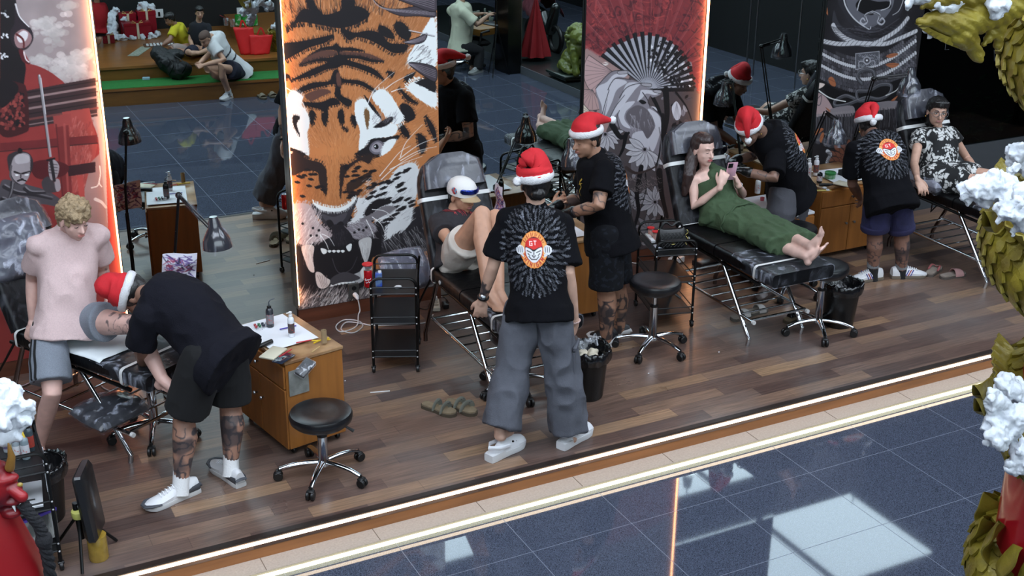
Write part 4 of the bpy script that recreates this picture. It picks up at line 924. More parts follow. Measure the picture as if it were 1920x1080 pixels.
def make_cart(w=.28, d=.42, hh=.60):
    t = thing('utility_cart', 'x', 'cart')
    for y in (-d/2, d/2):
        P = [(-w/2, y, .045), (-w/2, y, hh-.01)]+[(-w/2+.05*(1-math.cos(a)), y, hh-.01+.05*math.sin(a)) for a in np.linspace(.2, math.pi/2, 5)]
        P += [(w/2-(p[0]+w/2), p[1], p[2]) for p in reversed(P)]
        P = [(x, yy, z) for x, yy, z in P]
        MB().tube(P, .0095, 8, up=(0, 1, 0)).build('post_frame', M_BMETAL, t)
    for z in (.555, .355, .125):
        b = MB(); b.box((0, 0, z-.015), (w-.01, d-.01, .003))
        for s in (-1, 1):
            b.tube([(s*w/2, -d/2, z-.018), (s*w/2, d/2, z-.018)], .0055, 6); b.tube([(s*w/2, -d/2, z+.025), (s*w/2, d/2, z+.025)], .0045, 6)
            b.tube([(-w/2, s*d/2, z-.018), (w/2, s*d/2, z-.018)], .0055, 6); b.tube([(-w/2, s*d/2, z+.025), (w/2, s*d/2, z+.025)], .0045, 6)
        tr = b.build('tray', mat('tray_black', (24, 25, 27), rough=.45, metal=.3), t)
        sc = MB()
        for sx in (-1, 1):
            for sy in (-1, 1):
                for zz in (-.018, .025): sc.ell((sx*(w/2), sy*(d/2+.009), z+zz), (.005, .004, .005), n=8, m=5)
        sc.build('screws', M_SCREW, tr)
    for sx in (-1, 1):
        for sy in (-1, 1):
            b = MB(); b.lathe((sx*w/2-.01, sy*d/2, .022), [(0, 0), (.018, 0), (.022, .004), (.022, .016), (.018, .02), (0, .02)], 16, ax=(1, 0, 0)); b.box((sx*w/2, sy*d/2, .04), (.03, .022, .016), bev=.004)
            b.build('caster', M_PLASTIC, t)
    return t
cart = make_cart()
GC = 'black three-tier carts'
place(cart, (2.71, 6.95, 0), -.42, 'black three-tier cart with a red can on top in front of the tiger panel', GC, True)
place(cart, (4.66, 6.77, 0), -.28, 'black three-tier cart holding the quilted black handbag', GC)
def make_cabinet(w, d, h, doors=2, drawer=True, front='-y', topm=None, film_=True):
    t = thing('wooden_cabinet', 'x', 'cabinet')
    z0 = .045
    b = MB(); b.box((0, 0, (h-.02+z0)/2), (w-.004, d-.004, h-.02-z0), bev=.003); b.build('body', M_WOOD, t)
    MB().box((0, 0, h-.01), (w+.006, d+.006, .022), bev=.004).build('top', topm or M_WOODT, t)
    if front == '-y': L, o, ax = w, V(0, -d/2-.006, 0), (V(1, 0, 0), V(0, 1, 0))
    else: L, o, ax = d, V(-w/2-.006, 0, 0), (V(0, 1, 0), V(1, 0, 0))
    zt = h-.03
    if drawer:
        zd = h-.17
        dr = MB().box(o+V(0, 0, (zt+zd)/2), (L-.012, .012, zt-zd-.008), ax=(ax[0], ax[1], V(0, 0, 1)), bev=.003).build('drawer', M_WOODD, t)
        MB().lathe(o-ax[1]*.006+V(0, 0, (zt+zd)/2), [(0, .0), (.005, 0), (.006, .012), (.011, .018), (.009, .024), (0, .026)], 12, ax=-ax[1]).build('knob', M_CHROME2, dr)
    else: zd = zt
    for k in range(doors):
        x = -L/2+L/doors*(k+.5); dr = MB().box(o+ax[0]*x+V(0, 0, (zd+z0)/2), (L/doors-.006, .012, zd-z0-.006), ax=(ax[0], ax[1], V(0, 0, 1)), bev=.003).build('door', M_WOODD, t)
        kx = x+(L/doors/2-.04)*(1 if k == 0 else -1)
        MB().lathe(o+ax[0]*kx-ax[1]*.006+V(0, 0, z0+(zd-z0)*.62), [(0, .0), (.005, 0), (.006, .012), (.011, .018), (.009, .024), (0, .026)], 12, ax=-ax[1]).build('knob', M_CHROME2, dr)
    for sx in (-1, 1):
        for sy in (-1, 1):
            b = MB(); b.lathe((sx*(w/2-.04)-.01, sy*(d/2-.04), .021), [(0, 0), (.018, 0), (.021, .004), (.021, .016), (.018, .02), (0, .02)], 14, ax=(1, 0, 0)); b.box((sx*(w/2-.04), sy*(d/2-.04), .04), (.026, .02, .016)); b.build('caster', M_PLASTIC, t)
    return t
c1 = make_cabinet(.36, .60, .585, 2, True, '-x')
A1 = math.radians(11)
C1C = V(1.81, 6.33, 0)
place(c1, C1C, A1, 'wooden cabinet topped with paper and ink bottles beside the bent-over artist in black', None, True)
def c1w(x, y, z): a = rot2(x, y, A1); return V(C1C[0]+a[0], C1C[1]+a[1], z)
ax1 = (V(math.cos(A1), math.sin(A1), 0), V(-math.sin(A1), math.cos(A1), 0), V(0, 0, 1))
tag(MB().box(c1w(-.105, -.305, .45), (.12, .004, .15), ax=ax1).build('grey_patch', mat('duct_patch', (128, 130, 126), rough=.45, var=.3, vscale=20), smooth=False), 'square grey film patch stuck on the near side of the cabinet', 'patch')
c2 = make_cabinet(.50, .52, .60, 2, True, '-x')
place(c2, (4.02, 7.22, 0), -.05, 'wooden cabinet half hidden between the two standing artists', None, True)
c4 = make_cabinet(.56, .5, .50, 2, False, '-y', topm=M_PAPER)
place(c4, (5.86, 7.24, 0), 0, 'low wooden cabinet with white top behind the leaning artist', None, True)
c3 = make_cabinet(.60, .52, .60, 2, True, '-y')
place(c3, (6.66, 7.44, 0), 0, 'wooden cabinet with a drawer and two doors below the armour panel', None, True)
def make_bin(h=.30):
    t = thing('waste_bin', 'x', 'waste bin')
    MB().lathe((0, 0, 0), [(0, 0), (.098, 0), (.102, .01), (.128, h), (.134, h), (.134, h+.008), (.124, h+.008), (.098, .02), (0, .02)], 36).build('bucket', mat('bin_black', (10, 10, 11), rough=.38, bump=.1, bscale=60), t)
    v = []; n = 72; prof = [(.06, h-.10), (.105, h-.06), (.122, h-.005), (.132, h+.02), (.143, h+.005), (.145, h-.03), (.140, h-.06)]
    for k, (r, z) in enumerate(prof):
        for j in range(n):
            a = 2*math.pi*j/n; nn = vnoise(np.array([[math.cos(a)*5, math.sin(a)*5, k*.9]]))[0]; n2 = vnoise(np.array([[math.cos(a)*11, math.sin(a)*11, k*1.7+9]]))[0]
            rr = r+nn*.009+n2*.005; v.append((rr*math.cos(a), rr*math.sin(a), z+nn*.014+n2*.008))
    f = [(i*n+j, i*n+(j+1) % n, (i+1)*n+(j+1) % n, (i+1)*n+j) for i in range(len(prof)-1) for j in range(n)]; f.append(tuple(reversed(range(n))))
    bag = link_mesh('bin_bag', v, f, mat('bag_black', (13, 13, 15), rough=.22, coat=.5, bump=.6, bscale=30), t)
    return t
bn = make_bin(.31)
B1 = at(1113, 752, z=0)+V(0, .09, 0)
place(bn, B1, 0, 'black waste bin with crumpled tissues beside the grey cargo trousers', 'black waste bins with bags', True)
place(bn, at(1580, 612, z=0)+V(0, .05, 0), 1.3, 'black waste bin with a folded bag behind the stool near the bed end', 'black waste bins with bags')
place(bn, at(88, 985, z=0)+V(0, .08, 0), 2.3, 'black bagged waste bin behind the bottom left cart', 'black waste bins with bags')
for k, (dx, dy) in enumerate(((-.05, -.02), (.03, -.01), (-.01, .04), (.055, .03), (.0, -.05))):
    P = B1+V(dx, dy, .27); mb = MB(); mb.ell(P, (.035, .03, .022), n=20, m=12)
    vv = np.array(mb.v); vv += (fnoise(vv*45+k*7, 3)*.010)[:, None]*nrm(V(1, .4, 1)); mb.v = vv.tolist()
    tag(mb.build('crumpled_tissue', mat('tissue', (206, 196, 176), rough=.9)), 'crumpled cream tissue in the black bin beside the cargo trousers', 'tissue', 'tissues in the bin')
q = at(1105, 655, y=B1[1]); mb = MB();
v = []; f = []; n = 22
for i in range(n):
    for j in range(n):
        u, w = i/(n-1), j/(n-1); v.append((B1[0]-.13+u*.22, B1[1]+.02+w*.1, .33+.05*vnoise(np.array([[u*4, w*4, 1]]))[0]+.02*vnoise(np.array([[u*12, w*12, 1]]))[0]))
for i in range(n-1):
    for j in range(n-1): f.append((i*n+j, (i+1)*n+j, (i+1)*n+j+1, i*n+j+1))
tag(link_mesh('clear_plastic_bag', v, f, film('bag_film', (220, 225, 232), .8, 12)), 'loose clear plastic bag lying over the rim of the bin beside the cargo trousers', 'plastic bag')
def shade_at(t, c, d, s=1.0, mat_=None):
    """bell shade opening along d, wrapped in film"""
    prof = [(.0, -.15), (.022, -.15), (.032, -.12), (.036, -.09), (.055, -.06), (.075, -.02), (.082, .03), (.079, .03), (.07, -.02), (.03, -.06), (0, -.06)]
    sh = MB().lathe(c, [(r*s, h*s) for r, h in prof], 30, ax=d, cap=False).build('lamp_shade', mat_ or mat('lamp_black', (26, 26, 32), rough=.2, coat=.8), t)
    MB().lathe(c, [(r*s+.005, h*s) for r, h in prof[1:7]]+[(.088*s, .05*s)], 30, ax=d, cap=False).build('cling_film', M_FILMH, sh)
    MB().ell(np.array(c)-nrm(d)*.02*s, (.03*s,)*3).build('bulb', mat('lamp_bulb', (230, 230, 225), rough=.2), sh)
def spring_arm(mb, a, b, w=.012):
    a, b = np.array(a), np.array(b); s, t_ = frame(b-a)
    for k in (-1, 1): mb.tube([a+t_*w*k, b+t_*w*k], .0055, 6)
    mb.tube([a+(b-a)*.1, a+(b-a)*.4], .009, 8)
t = thing('floor_lamp', 'black jointed floor lamp over the bent-over artist, its shade wrapped in film', 'lamp', (1.36, 7.05, 0))
b = MB(); b.lathe((1.36, 7.05, 0), [(0, 0), (.14, 0), (.14, .014), (.02, .022), (0, .022)], 30); b.build('base', M_BMETAL, t)
b = MB(); b.tube([(1.36, 7.05, .02), (1.36, 7.05, .72)], .013, 10); b.tube([(1.36, 7.05, .7), (1.37, 7.05, .92)], .009, 10); b.build('pole', M_BMETAL, t)
K = at(335, 366, y=7.02); H_ = at(401, 435, y=6.58)
b = MB(); spring_arm(b, (1.37, 7.05, .90), K, .013); spring_arm(b, K, H_, .011); b.ell(K, (.02, .02, .02)); b.build('arm', M_BMETAL, t)
b = MB(); b.tube([K, K+(H_-K)*.5+V(0, 0, .008), H_], .022, 10); b.build('arm_wrap', M_FILM, t)
shade_at(t, H_+V(0.01, -.01, -.06), (0.05, -.05, -1), 1.0)
t = thing('desk_lamp', 'black jointed desk lamp with film-wrapped shade clamped to the half hidden cabinet', 'lamp', (4.20, 7.30, .61))
h2 = at(985, 255, z=1.02, mir=True); k2 = at(985, 216, z=1.12, mir=True); b2 = at(932, 345, z=.66, mir=True)
b = MB(); spring_arm(b, b2, k2+V(0, 0, 0), .012); spring_arm(b, k2, h2+V(0, 0, .08), .011); b.ell(k2, (.02, .02, .02)); b.box(b2-V(0, 0, .03), (.05, .06, .05), bev=.008); b.build('arm', M_BMETAL, t)
shade_at(t, h2, (0.05, -.1, -1), 1.05)
t = thing('desk_lamp', 'dark desk lamp hidden by the artist in denim shorts, seen in the mirror', 'lamp', (6.2, 7.3, .51))
h3 = at(1357, 185, z=1.02, mir=True); h3 = V(h3[0], h3[1], h3[2])
b = MB(); spring_arm(b, (h3[0]-.05, 7.45, .53), (h3[0]-.02, h3[1]+.12, 1.2)); spring_arm(b, (h3[0]-.02, h3[1]+.12, 1.2), h3+V(0, 0, .14)); b.box((h3[0]-.05, 7.45, .52), (.06, .06, .05)); b.build('arm', M_BMETAL, t)
shade_at(t, h3, (0.0, -.05, -1), 1.0)
t = thing('desk_lamp', 'jointed desk lamp with pale film-wrapped shade in front of the armour panel', 'lamp', (6.62, 7.35, .61))
h4 = at(1705, 165, y=7.02); k4 = at(1638, 148, y=7.1); b4 = at(1600, 235, y=7.3)
b = MB(); spring_arm(b, (b4[0], 7.35, .63), k4, .013); spring_arm(b, k4, h4+V(-.02, 0, .10), .010); b.ell(k4, (.02, .02, .02)); b.box((b4[0], 7.35, .63), (.06, .06, .05)); b.build('arm', M_BMETAL, t)
shade_at(t, h4+V(0, 0, .0), (0.02, -.05, -1), 1.05)
# ================================================================== people
PAR = dict(nk='pel', hd='nk', shL='nk', shR='nk', elL='shL', elR='shR', wrL='elL', wrR='elR', hiL='pel', hiR='pel', knL='hiL', knR='hiR', anL='knL', anR='knR')
STD = dict(nk=.50, hd=.20, shL=.185, shR=.185, elL=.29, elR=.29, wrL=.25, wrR=.25, hiL=.1, hiR=.1, knL=.43, knR=.43, anL=.41, anR=.41)
def skel(spec, mir=False):
    J = {}
    for k, (px, py, m_, a) in spec.items():
        if m_ in 'xyz': J[k] = at(px, py, mir=mir, **{m_: a})
        else:
            r = nrm(ray(px, py)); c = EYE.copy()
            if mir: r = r*[1, -1, 1]; c = np.array([0, 2*WALL, EYE[2]])
            d = J[PAR[k]]-c; tc = d@r; q = (STD[k]*a)**2-(d@d-tc*tc)
            J[k] = c+r*(tc+(0 if q < 0 else (1 if m_ == '+' else -1)*math.sqrt(q)))
    if mir:
        for k in J: J[k] = V(J[k][0], J[k][1], J[k][2])
    return J
def lerp(a, b, t): return a+(b-a)*t
def srings(mb, C, Ls, Fs, W, Dp, n=28, e=2.3):
    rings = []
    for c, l, f, w, d in zip(C, Ls, Fs, W, Dp):
        ring = []
        for a in np.linspace(0, 2*math.pi, n, endpoint=False):
            ca, sa = math.cos(a), math.sin(a); k = (abs(ca)**e+abs(sa)**e)**(-1/e)
            ring.append(c+l*w*ca*k+f*d*sa*k)
        rings.append(ring)
    mb.loft(rings)
class Body:
    def __init__(s, J, k=1.0, female=False, bend=0.0, face=None, hup=None, build=1.0):
        s.J = J; s.k = k; s.fem = female; s.b = build
        s.sl = nrm(J['shL']-J['shR']); s.hl = nrm(J['hiL']-J['hiR'])
        up = nrm(J['nk']-J['pel']); s.up = up
        s.sl = nrm(s.sl-up*(s.sl@up)*.6); s.hl = nrm(s.hl-up*(s.hl@up)*.8)
        s.fwd = nrm(np.cross(s.sl+s.hl, up))
        p, n_ = J['pel'], J['nk']; mid = (p+n_)/2-s.fwd*bend
        s.spine = [np.array(q) for q in spl([p-up*.10, p, mid, n_], 12)]
        s.Ltot = len(s.spine)
        s.hu = nrm(hup if hup is not None else J['hd']-J['nk'])
        fc = np.array(face if face is not None else s.fwd, float); s.hf = nrm(fc-s.hu*(fc@s.hu)); s.hs = np.cross(s.hf, s.hu)*-1
        s.hs = np.cross(s.hu, s.hf)*1.0
    def frameat(s, i):
        a = s.spine[max(i-1, 0)]; b = s.spine[min(i+1, s.Ltot-1)]; u = nrm(b-a)
        t = i/(s.Ltot-1.0); l = lerp(s.hl, s.sl, t); l = nrm(l-u*(l@u)); return u, l, nrm(np.cross(l, u))
    def torso(s, mb, grow=0.0, lo=0, hi=None, flare=0.0, gd=0.0, top=.062, prof=None):
        k = s.k; N = s.Ltot; hi = hi if hi is not None else N-1
        T = prof or ([(0, .14, .09), (.2, .155, .11), (.42, .125, .092), (.62, .132, .10), (.8, .148, .102), (.93, .138, .088), (1, .08, .065)] if not s.fem else
             [(0, .155, .10), (.2, .168, .115), (.45, .118, .088), (.62, .132, .10), (.78, .148, .112), (.92, .145, .085), (1, .08, .06)])
        C = []; Ls = []; Fs = []; W = []; Dp = []
        for i in range(lo, hi+1):
            t = i/(N-1.0); u, l, f = s.frameat(i)
            w = np.interp(t, [x[0] for x in T], [x[1] for x in T])*k*s.b; d = np.interp(t, [x[0] for x in T], [x[2] for x in T])*k*s.b
            fl = flare*(1-t)
            C.append(s.spine[i]); Ls.append(l); Fs.append(f); W.append(w+grow+fl); Dp.append(d+grow+gd+fl*.8)
        srings(mb, C, Ls, Fs, W, Dp)
    def shoulders(s, mb, r=.055, grow=0.0):
        J = s.J; k = s.k
        for q in 'LR':
            mb.caps([s.spine[-3], J['nk']*.5+J['sh'+q]*.5-s.up*.008, J['sh'+q]], [(.060+grow)*k, (r-.001+grow)*k, (r-.005+grow)*k])
            mb.caps([J['sh'+q], J['sh'+q]*.5+s.spine[-9]*.5, s.spine[-13]+(J['sh'+q]-J['nk'])*.45], [(r+grow)*k, (r+.02+grow)*k, (r+grow)*k])
    def arm(s, mb, q, f0=0.0, f1=2.0, R=(.052, .048, .040, .041, .036, .026)):
        J = s.J; k = s.k; a, b, c = J['sh'+q], J['el'+q], J['wr'+q]
        P = [a, lerp(a, b, .45), b, lerp(b, c, .3), lerp(b, c, .65), c]
        mb.caps(P, [r*k*(.9 if s.fem else 1) for r in R])
    def leg(s, mb, q, R=(.088, .080, .054, .055, .046, .035)):
        J = s.J; k = s.k; a, b, c = J['hi'+q], J['kn'+q], J['an'+q]
        back = -nrm(np.cross(s.hl, nrm(c-b)))*-1
        bk = nrm(np.cross(s.hl, nrm(b-c)))
        P = [a, lerp(a, b, .4), b, lerp(b, c, .3)-bk*.012, lerp(b, c, .6)-bk*.006, c]
        mb.caps(P, [r*k*(.95 if s.fem else 1) for r in R])
    def head(s, mb):
        J = s.J; k = s.k*.98; c = J['hd']; u, f, l = s.hu, s.hf, s.hs
        ax = (l, f, u)
        mb.ell(c+(u*.028-f*.012)*k, (.074*k, .094*k, .088*k), ax, 24, 16)
        mb.ell(c+(-u*.03+f*.022)*k, (.060*k, .066*k, .080*k), ax, 24, 16)
        mb.ell(c+(-u*.078+f*.040)*k, (.036*k, .036*k, .028*k), ax)
        mb.ell(c+(-u*.092+f*.058)*k, (.020*k, .018*k, .016*k), ax)
        mb.caps([c+(f*.080+u*.012)*k, c+(f*.098-u*.014)*k, c+(f*.104-u*.026)*k], [.008*k, .010*k, .013*k], 10)
        for sd in (-1, 1):
            mb.ell(c+(f*.088-u*.028+l*.011*sd)*k, (.008*k, .010*k, .007*k), ax)
            mb.ell(c+(f*.052-u*.028+l*.034*sd)*k, (.022*k, .020*k, .022*k), ax)
            mb.caps([c+(f*.079+u*.027+l*.010*sd)*k, c+(f*.072+u*.030+l*.034*sd)*k], [.010*k, .009*k], 8)
            mb.ell(c+(l*.076*sd-f*.008-u*.008)*k, (.008*k, .019*k, .031*k), ax)
        mb.ell(c+(f*.082-u*.052)*k, (.022*k, .010*k, .007*k), ax); mb.ell(c+(f*.079-u*.062)*k, (.018*k, .010*k, .007*k), ax)
        mb.caps([J['nk']-s.up*.03, lerp(J['nk'], c, .45), c-u*.04*k-f*.012*k], [.062*k*(.85 if s.fem else 1), .052*k*(.85 if s.fem else 1), .052*k*(.88 if s.fem else 1)])
    def face_parts(s, par, hair, lip=(150, 96, 90), closed=True, brow=True, glasses=False):
        c = s.J['hd']; k = s.k*.98; u, f, l = s.hu, s.hf, s.hs
        for sd in (-1, 1):
            ec = c+(f*.0745+l*.030*sd+u*.006)*k
            if closed:
                P = [ec+(l*.014*sd*t-u*(.006-.004*abs(t)**2)+f*(.0085-.004*abs(t)))*k for t in np.linspace(-1, 1, 7)]
                MB().tube(P, [.001, .0018, .0022, .0024, .0022, .0018, .001], 6).build('eyelid', mat('lash_dark', (34, 24, 22), rough=.6), par)
            else:
                e = MB().ell(ec, (.012*k, .009*k, .0075*k), (l, f, u), 14, 10).build('eye', mat('eye_white', (205, 200, 195), rough=.2, coat=.5), par)
                MB().ell(ec+f*.0065*k, (.0052*k, .0035*k, .0058*k), (l, f, u), 12, 8).build('iris', mat('iris_dark', (26, 18, 14), rough=.15), e)
                P = [ec+(l*.014*sd*t+u*(.009-.005*abs(t)**2)+f*(.0075-.004*abs(t)))*k for t in np.linspace(-1, 1, 7)]
                MB().tube(P, .0018, 6).build('eyelid', mat('lash_dark', (34, 24, 22), rough=.6), par)
            if brow:
                P = [c+(l*sd*(.012+.034*t)+u*(.027+.006*math.sin(t*2.4))+f*(.088-.014*t))*k for t in np.linspace(0, 1, 6)]
                MB().tube(P, [.0025, .0036, .0036, .003, .002, .001], 6, flat=.6).build('eyebrow', hair, par)
        b = MB()
        for dz, r in ((-.052, .0045), (-.060, .0052)):
            b.tube([c+(l*x+u*(dz-.0008*(x*40)**2*.0)+f*(.0905-.35*abs(x)**1.2))*k for x in np.linspace(-.022, .022, 7)], [.0012, .0035, r, r*.85, r, .0035, .0012], 8)
        b.build('lips', mat('lips_%d' % lip[0], lip, rough=.4), par)
    def hand(s, mb, q, d=None, n=None, curl=25, r=.0088, spread=1.0, grow=0.0, sc=1.0):
        J = s.J; w = J['wr'+q]; k = s.k*sc*(.93 if s.fem else 1)
        d = nrm(d if d is not None else J['wr'+q]-J['el'+q]); n = np.array(n if n is not None else (s.fwd if q == 'R' else s.fwd), float)
        n = nrm(n-d*(n@d)); side = np.cross(d, n)*(-1 if q == 'L' else 1)      # side: towards the thumb
        g = grow
        mb.caps([w-d*.01, w+d*.03*k], [.027*k+g, .024*k+g], 12)
        mb.ell(w+d*.052*k, (.040*k+g, .016*k+g, .048*k+g), (side, n, d), 16, 12)
        for i, (o, L) in enumerate(((.030, .074), (.010, .082), (-.011, .076), (-.031, .060))):
            p = w+(d*.086+side*o)*k; dd = nrm(d+side*(o*5.0*spread)); c_ = math.radians(curl*(1+.15*i)); P = [w+(d*.05+side*o*.9)*k, p]
            for j, fr in enumerate((.42, .32, .26)):
                c_j = c_*(j+.6); v = nrm(dd*math.cos(c_j)+n*math.sin(c_j)); p = p+v*L*fr*k; P.append(p)
            mb.caps(P, [(r+.001)*k+g, (r+.0006)*k+g, r*k+g, (r-.0008)*k+g, (r-.0018)*k+g], 10)
        P = [w+(d*.022+side*.020)*k, w+(d*.048+side*.044+n*.010)*k, w+(d*.074+side*.054+n*.022)*k, w+(d*.094+side*.056+n*.034)*k]
        mb.caps(P, [.014*k+g, .012*k+g, .0105*k+g, .008*k+g], 10)
        return w+d*.09*k+n*.02*k, d, n, side
    def foot(s, mb, q, d, up=(0, 0, 1), k=None):
        """bare foot; d: heel to toe, up: from sole to ankle"""
        k = (k or s.k)*(.80 if s.fem else .95); a = s.J['an'+q]; u = nrm(up); d = nrm(np.array(d)-u*(np.array(d)@u)); l = np.cross(d, u); io = l*(1 if q == 'R' else -1)*-1
        base = a-u*.075*k
        mb.caps([a, base+d*-.035*k+u*.032*k], [.034*k, .030*k])
        mb.caps([a+d*.01*k, base+d*.075*k+u*.038*k, base+d*.13*k+u*.022*k], [.036*k, .031*k, .020*k])
        mb.ell(base+d*-.03*k+u*.03*k, (.030*k, .036*k, .030*k), (l, d, u))
        mb.ell(base+d*.07*k+u*.02*k-io*.006*k, (.034*k, .09*k, .018*k), (l, d, u))
        mb.ell(base+d*.135*k+u*.018*k, (.044*k, .034*k, .016*k), (l, d, u))
        for i in range(5):
            o = .034-.0178*i; L = (.050, .044, .038, .032, .026)[i]; p = base+d*(.148-.008*i)*k+io*o*k+u*.014*k
            mb.caps([p, p+d*L*.6*k+u*.004*k, p+d*L*k], [(.0125 if i == 0 else .009)*k, (.012 if i == 0 else .0085)*k, (.010 if i == 0 else .0072)*k], 10)
SKIN = lambda: mat('skin', attr=True, rough=.48, spec=.4, bump=.05, bscale=300, coat=.05)
def finish_body(mb, par, tone, voxel=.0055, tattoo=(), name='body'):
    co, no, fc = remesh(mb, voxel, 4, .5)
    c = np.empty((len(co), 3)); c[:] = tone
    c *= (1+.05*fnoise(co*30, 2))[:, None]
    for a, b, r, dens, sc in tattoo:
        a, b = np.array(a), np.array(b); d = b-a; t = np.clip(((co-a)@d)/(d@d), 0, 1); dist = np.linalg.norm(co-(a+t[:, None]*d), axis=1)
        inb = (dist < r)&(t > .001)&(t < .999)
        n1 = np.abs(vnoise(co*sc+5)); n2 = vnoise(co*sc*.5+3)
        m_ = np.clip((.22*dens-n1)*9, 0, 1)*.75+np.clip((n2-1+dens)*3, 0, 1)*.6
        m_ = np.clip(m_, 0, .85)*inb; c = c*(1-m_[:, None])+np.array([40, 40, 46])*m_[:, None]
    return link_mesh(name, co, fc, SKIN(), par, True, cols=lin(np.clip(c, 0, 255)))
def cloth(mb, name, par, m_, voxel=.007, wr=.006, ws=(10, 10, 7), seed=0, smooth=5, cols=None, cut=None):
    co, no, fc = remesh(mb, voxel, smooth, .5)
    n1 = fnoise(co*np.array(ws)+seed*11.3, 3); rid = 1-np.abs(vnoise(co*np.array(ws)*1.3+seed*5.1+40))*2
    co = co+no*(n1*wr*.7+rid*wr*.8)[:, None]
    if cols is not None: return link_mesh(name, co, fc, m_, par, True, cols=cols(co))
    return link_mesh(name, co, fc, m_, par)
def hairmesh(mb, par, m_, voxel=.006, amp=.004, sc=60, name='hair', stretch=(1, 1, .35)):
    co, no, fc = remesh(mb, voxel, 2, .5); co = co+no*(fnoise(co*sc*np.array(stretch), 3)*amp)[:, None]
    return link_mesh(name, co, fc, m_, par)
M_HAIR = mat('black_hair', (17, 14, 14), rough=.42, bump=.6, bscale=90, stretch=(1, 1, .15), coat=.1)
M_RED = mat('santa_red', (196, 30, 40), rough=.85, var=.12, vscale=12, bump=.2, bscale=200)
M_FUR = mat('santa_white', (226, 226, 228), rough=.95, bump=.8, bscale=160)
def haircap(B, par, m_=None, low=1.0, amp=.003, big=1.0, fr=0):
    c = B.J['hd']; k = B.k*big; u, f, l = B.hu, B.hf, B.hs; m2 = MB()
    m2.ell(c+(u*.036-f*.028)*k, (.080*k, .092*k, .082*k), (l, f, u), 24, 16); m2.ell(c+(u*(.066+fr*.012)-f*(.006+fr*.010))*k, (.071*k, .088*k, (.057-fr*.008)*k), (l, f, u), 24, 16); m2.ell(c-(f*.046+u*.012*low)*k, (.070*k, .052*k, .066*k), (l, f, u)); m2.ell(c-(f*.048+u*.055*low)*k, (.050*k, .036*k, .032*k), (l, f, u))
    for s in (-1, 1): m2.ell(c+(l*.072*s-f*.020+u*.004)*k, (.010*k, .030*k, .034*k), (l, f, u))
    return hairmesh(m2, par, m_ or M_HAIR, .006, amp)
def santa(B, par, tilt=(0, 0, 0), path=None, rad=None, pom=None, bz=.045, sx=1.0):
    """hat: brim ring round the skull, red cone along path (head frame l,f,u), pompom"""
    c = B.J['hd']; k = B.k*sx; u, f, l = B.hu, B.hf, B.hs
    U = nrm(u+l*tilt[0]+f*tilt[1]); F_ = nrm(f-U*(f@U)); L_ = np.cross(U, F_)
    o = c+u*bz*k-f*.010*k
    T = thing_part('santa_hat', par)
    P = [o+(L_*math.cos(a)*.086+F_*math.sin(a)*.103)*k for a in np.linspace(0, 2*math.pi, 40, endpoint=False)]
    b = MB(); b.tube([p+U*.006 for p in P], .0155*k, 12, closed=True, up=U, flat=1.5)
    v = np.array(b.v); v += fnoise(v*90, 2)[:, None]*.0035*U; b.v = v.tolist()
    b2 = MB(); cc = [o+U*.005*k]+[o+(L_*p[0]+F_*p[1]+U*p[2])*k for p in path]
    cc = [np.array(p) for p in spl(cc, 6)]; rr = np.interp(np.linspace(0, 1, len(cc)), np.linspace(0, 1, len(rad)), rad)
    rings = []
    for i, p in enumerate(cc):
        d = nrm(cc[min(i+1, len(cc)-1)]-cc[max(i-1, 0)]); ll = nrm(L_-d*(L_@d)) if abs(L_@d) < .9 else nrm(F_-d*(F_@d)); ff = np.cross(d, ll)
        rings.append([p+(ll*math.cos(a)+ff*math.sin(a)*(1.15 if i < 4 else 1))*rr[i]*k*(1+.06*vnoise(np.array([[math.cos(a)*2, math.sin(a)*2, i*.5]]))[0]) for a in np.linspace(0, 2*math.pi, 28, endpoint=False)])
    b2.loft(rings)
    hat = b2.build('santa_hat', M_RED, par, auto=False)
    b.build('fur_brim', M_FUR, hat, auto=False)
    if pom is not None:
        q = o+(L_*pom[0]+F_*pom[1]+U*pom[2])*k; m2 = MB().ell(q, (.025*k,)*3, n=24, m=16); v = np.array(m2.v); v += (v-q)*fnoise(v*120, 2)[:, None]*.16; m2.v = v.tolist(); m2.build('pompom', M_FUR, hat, auto=False)
    return hat
def thing_part(n, p): return None
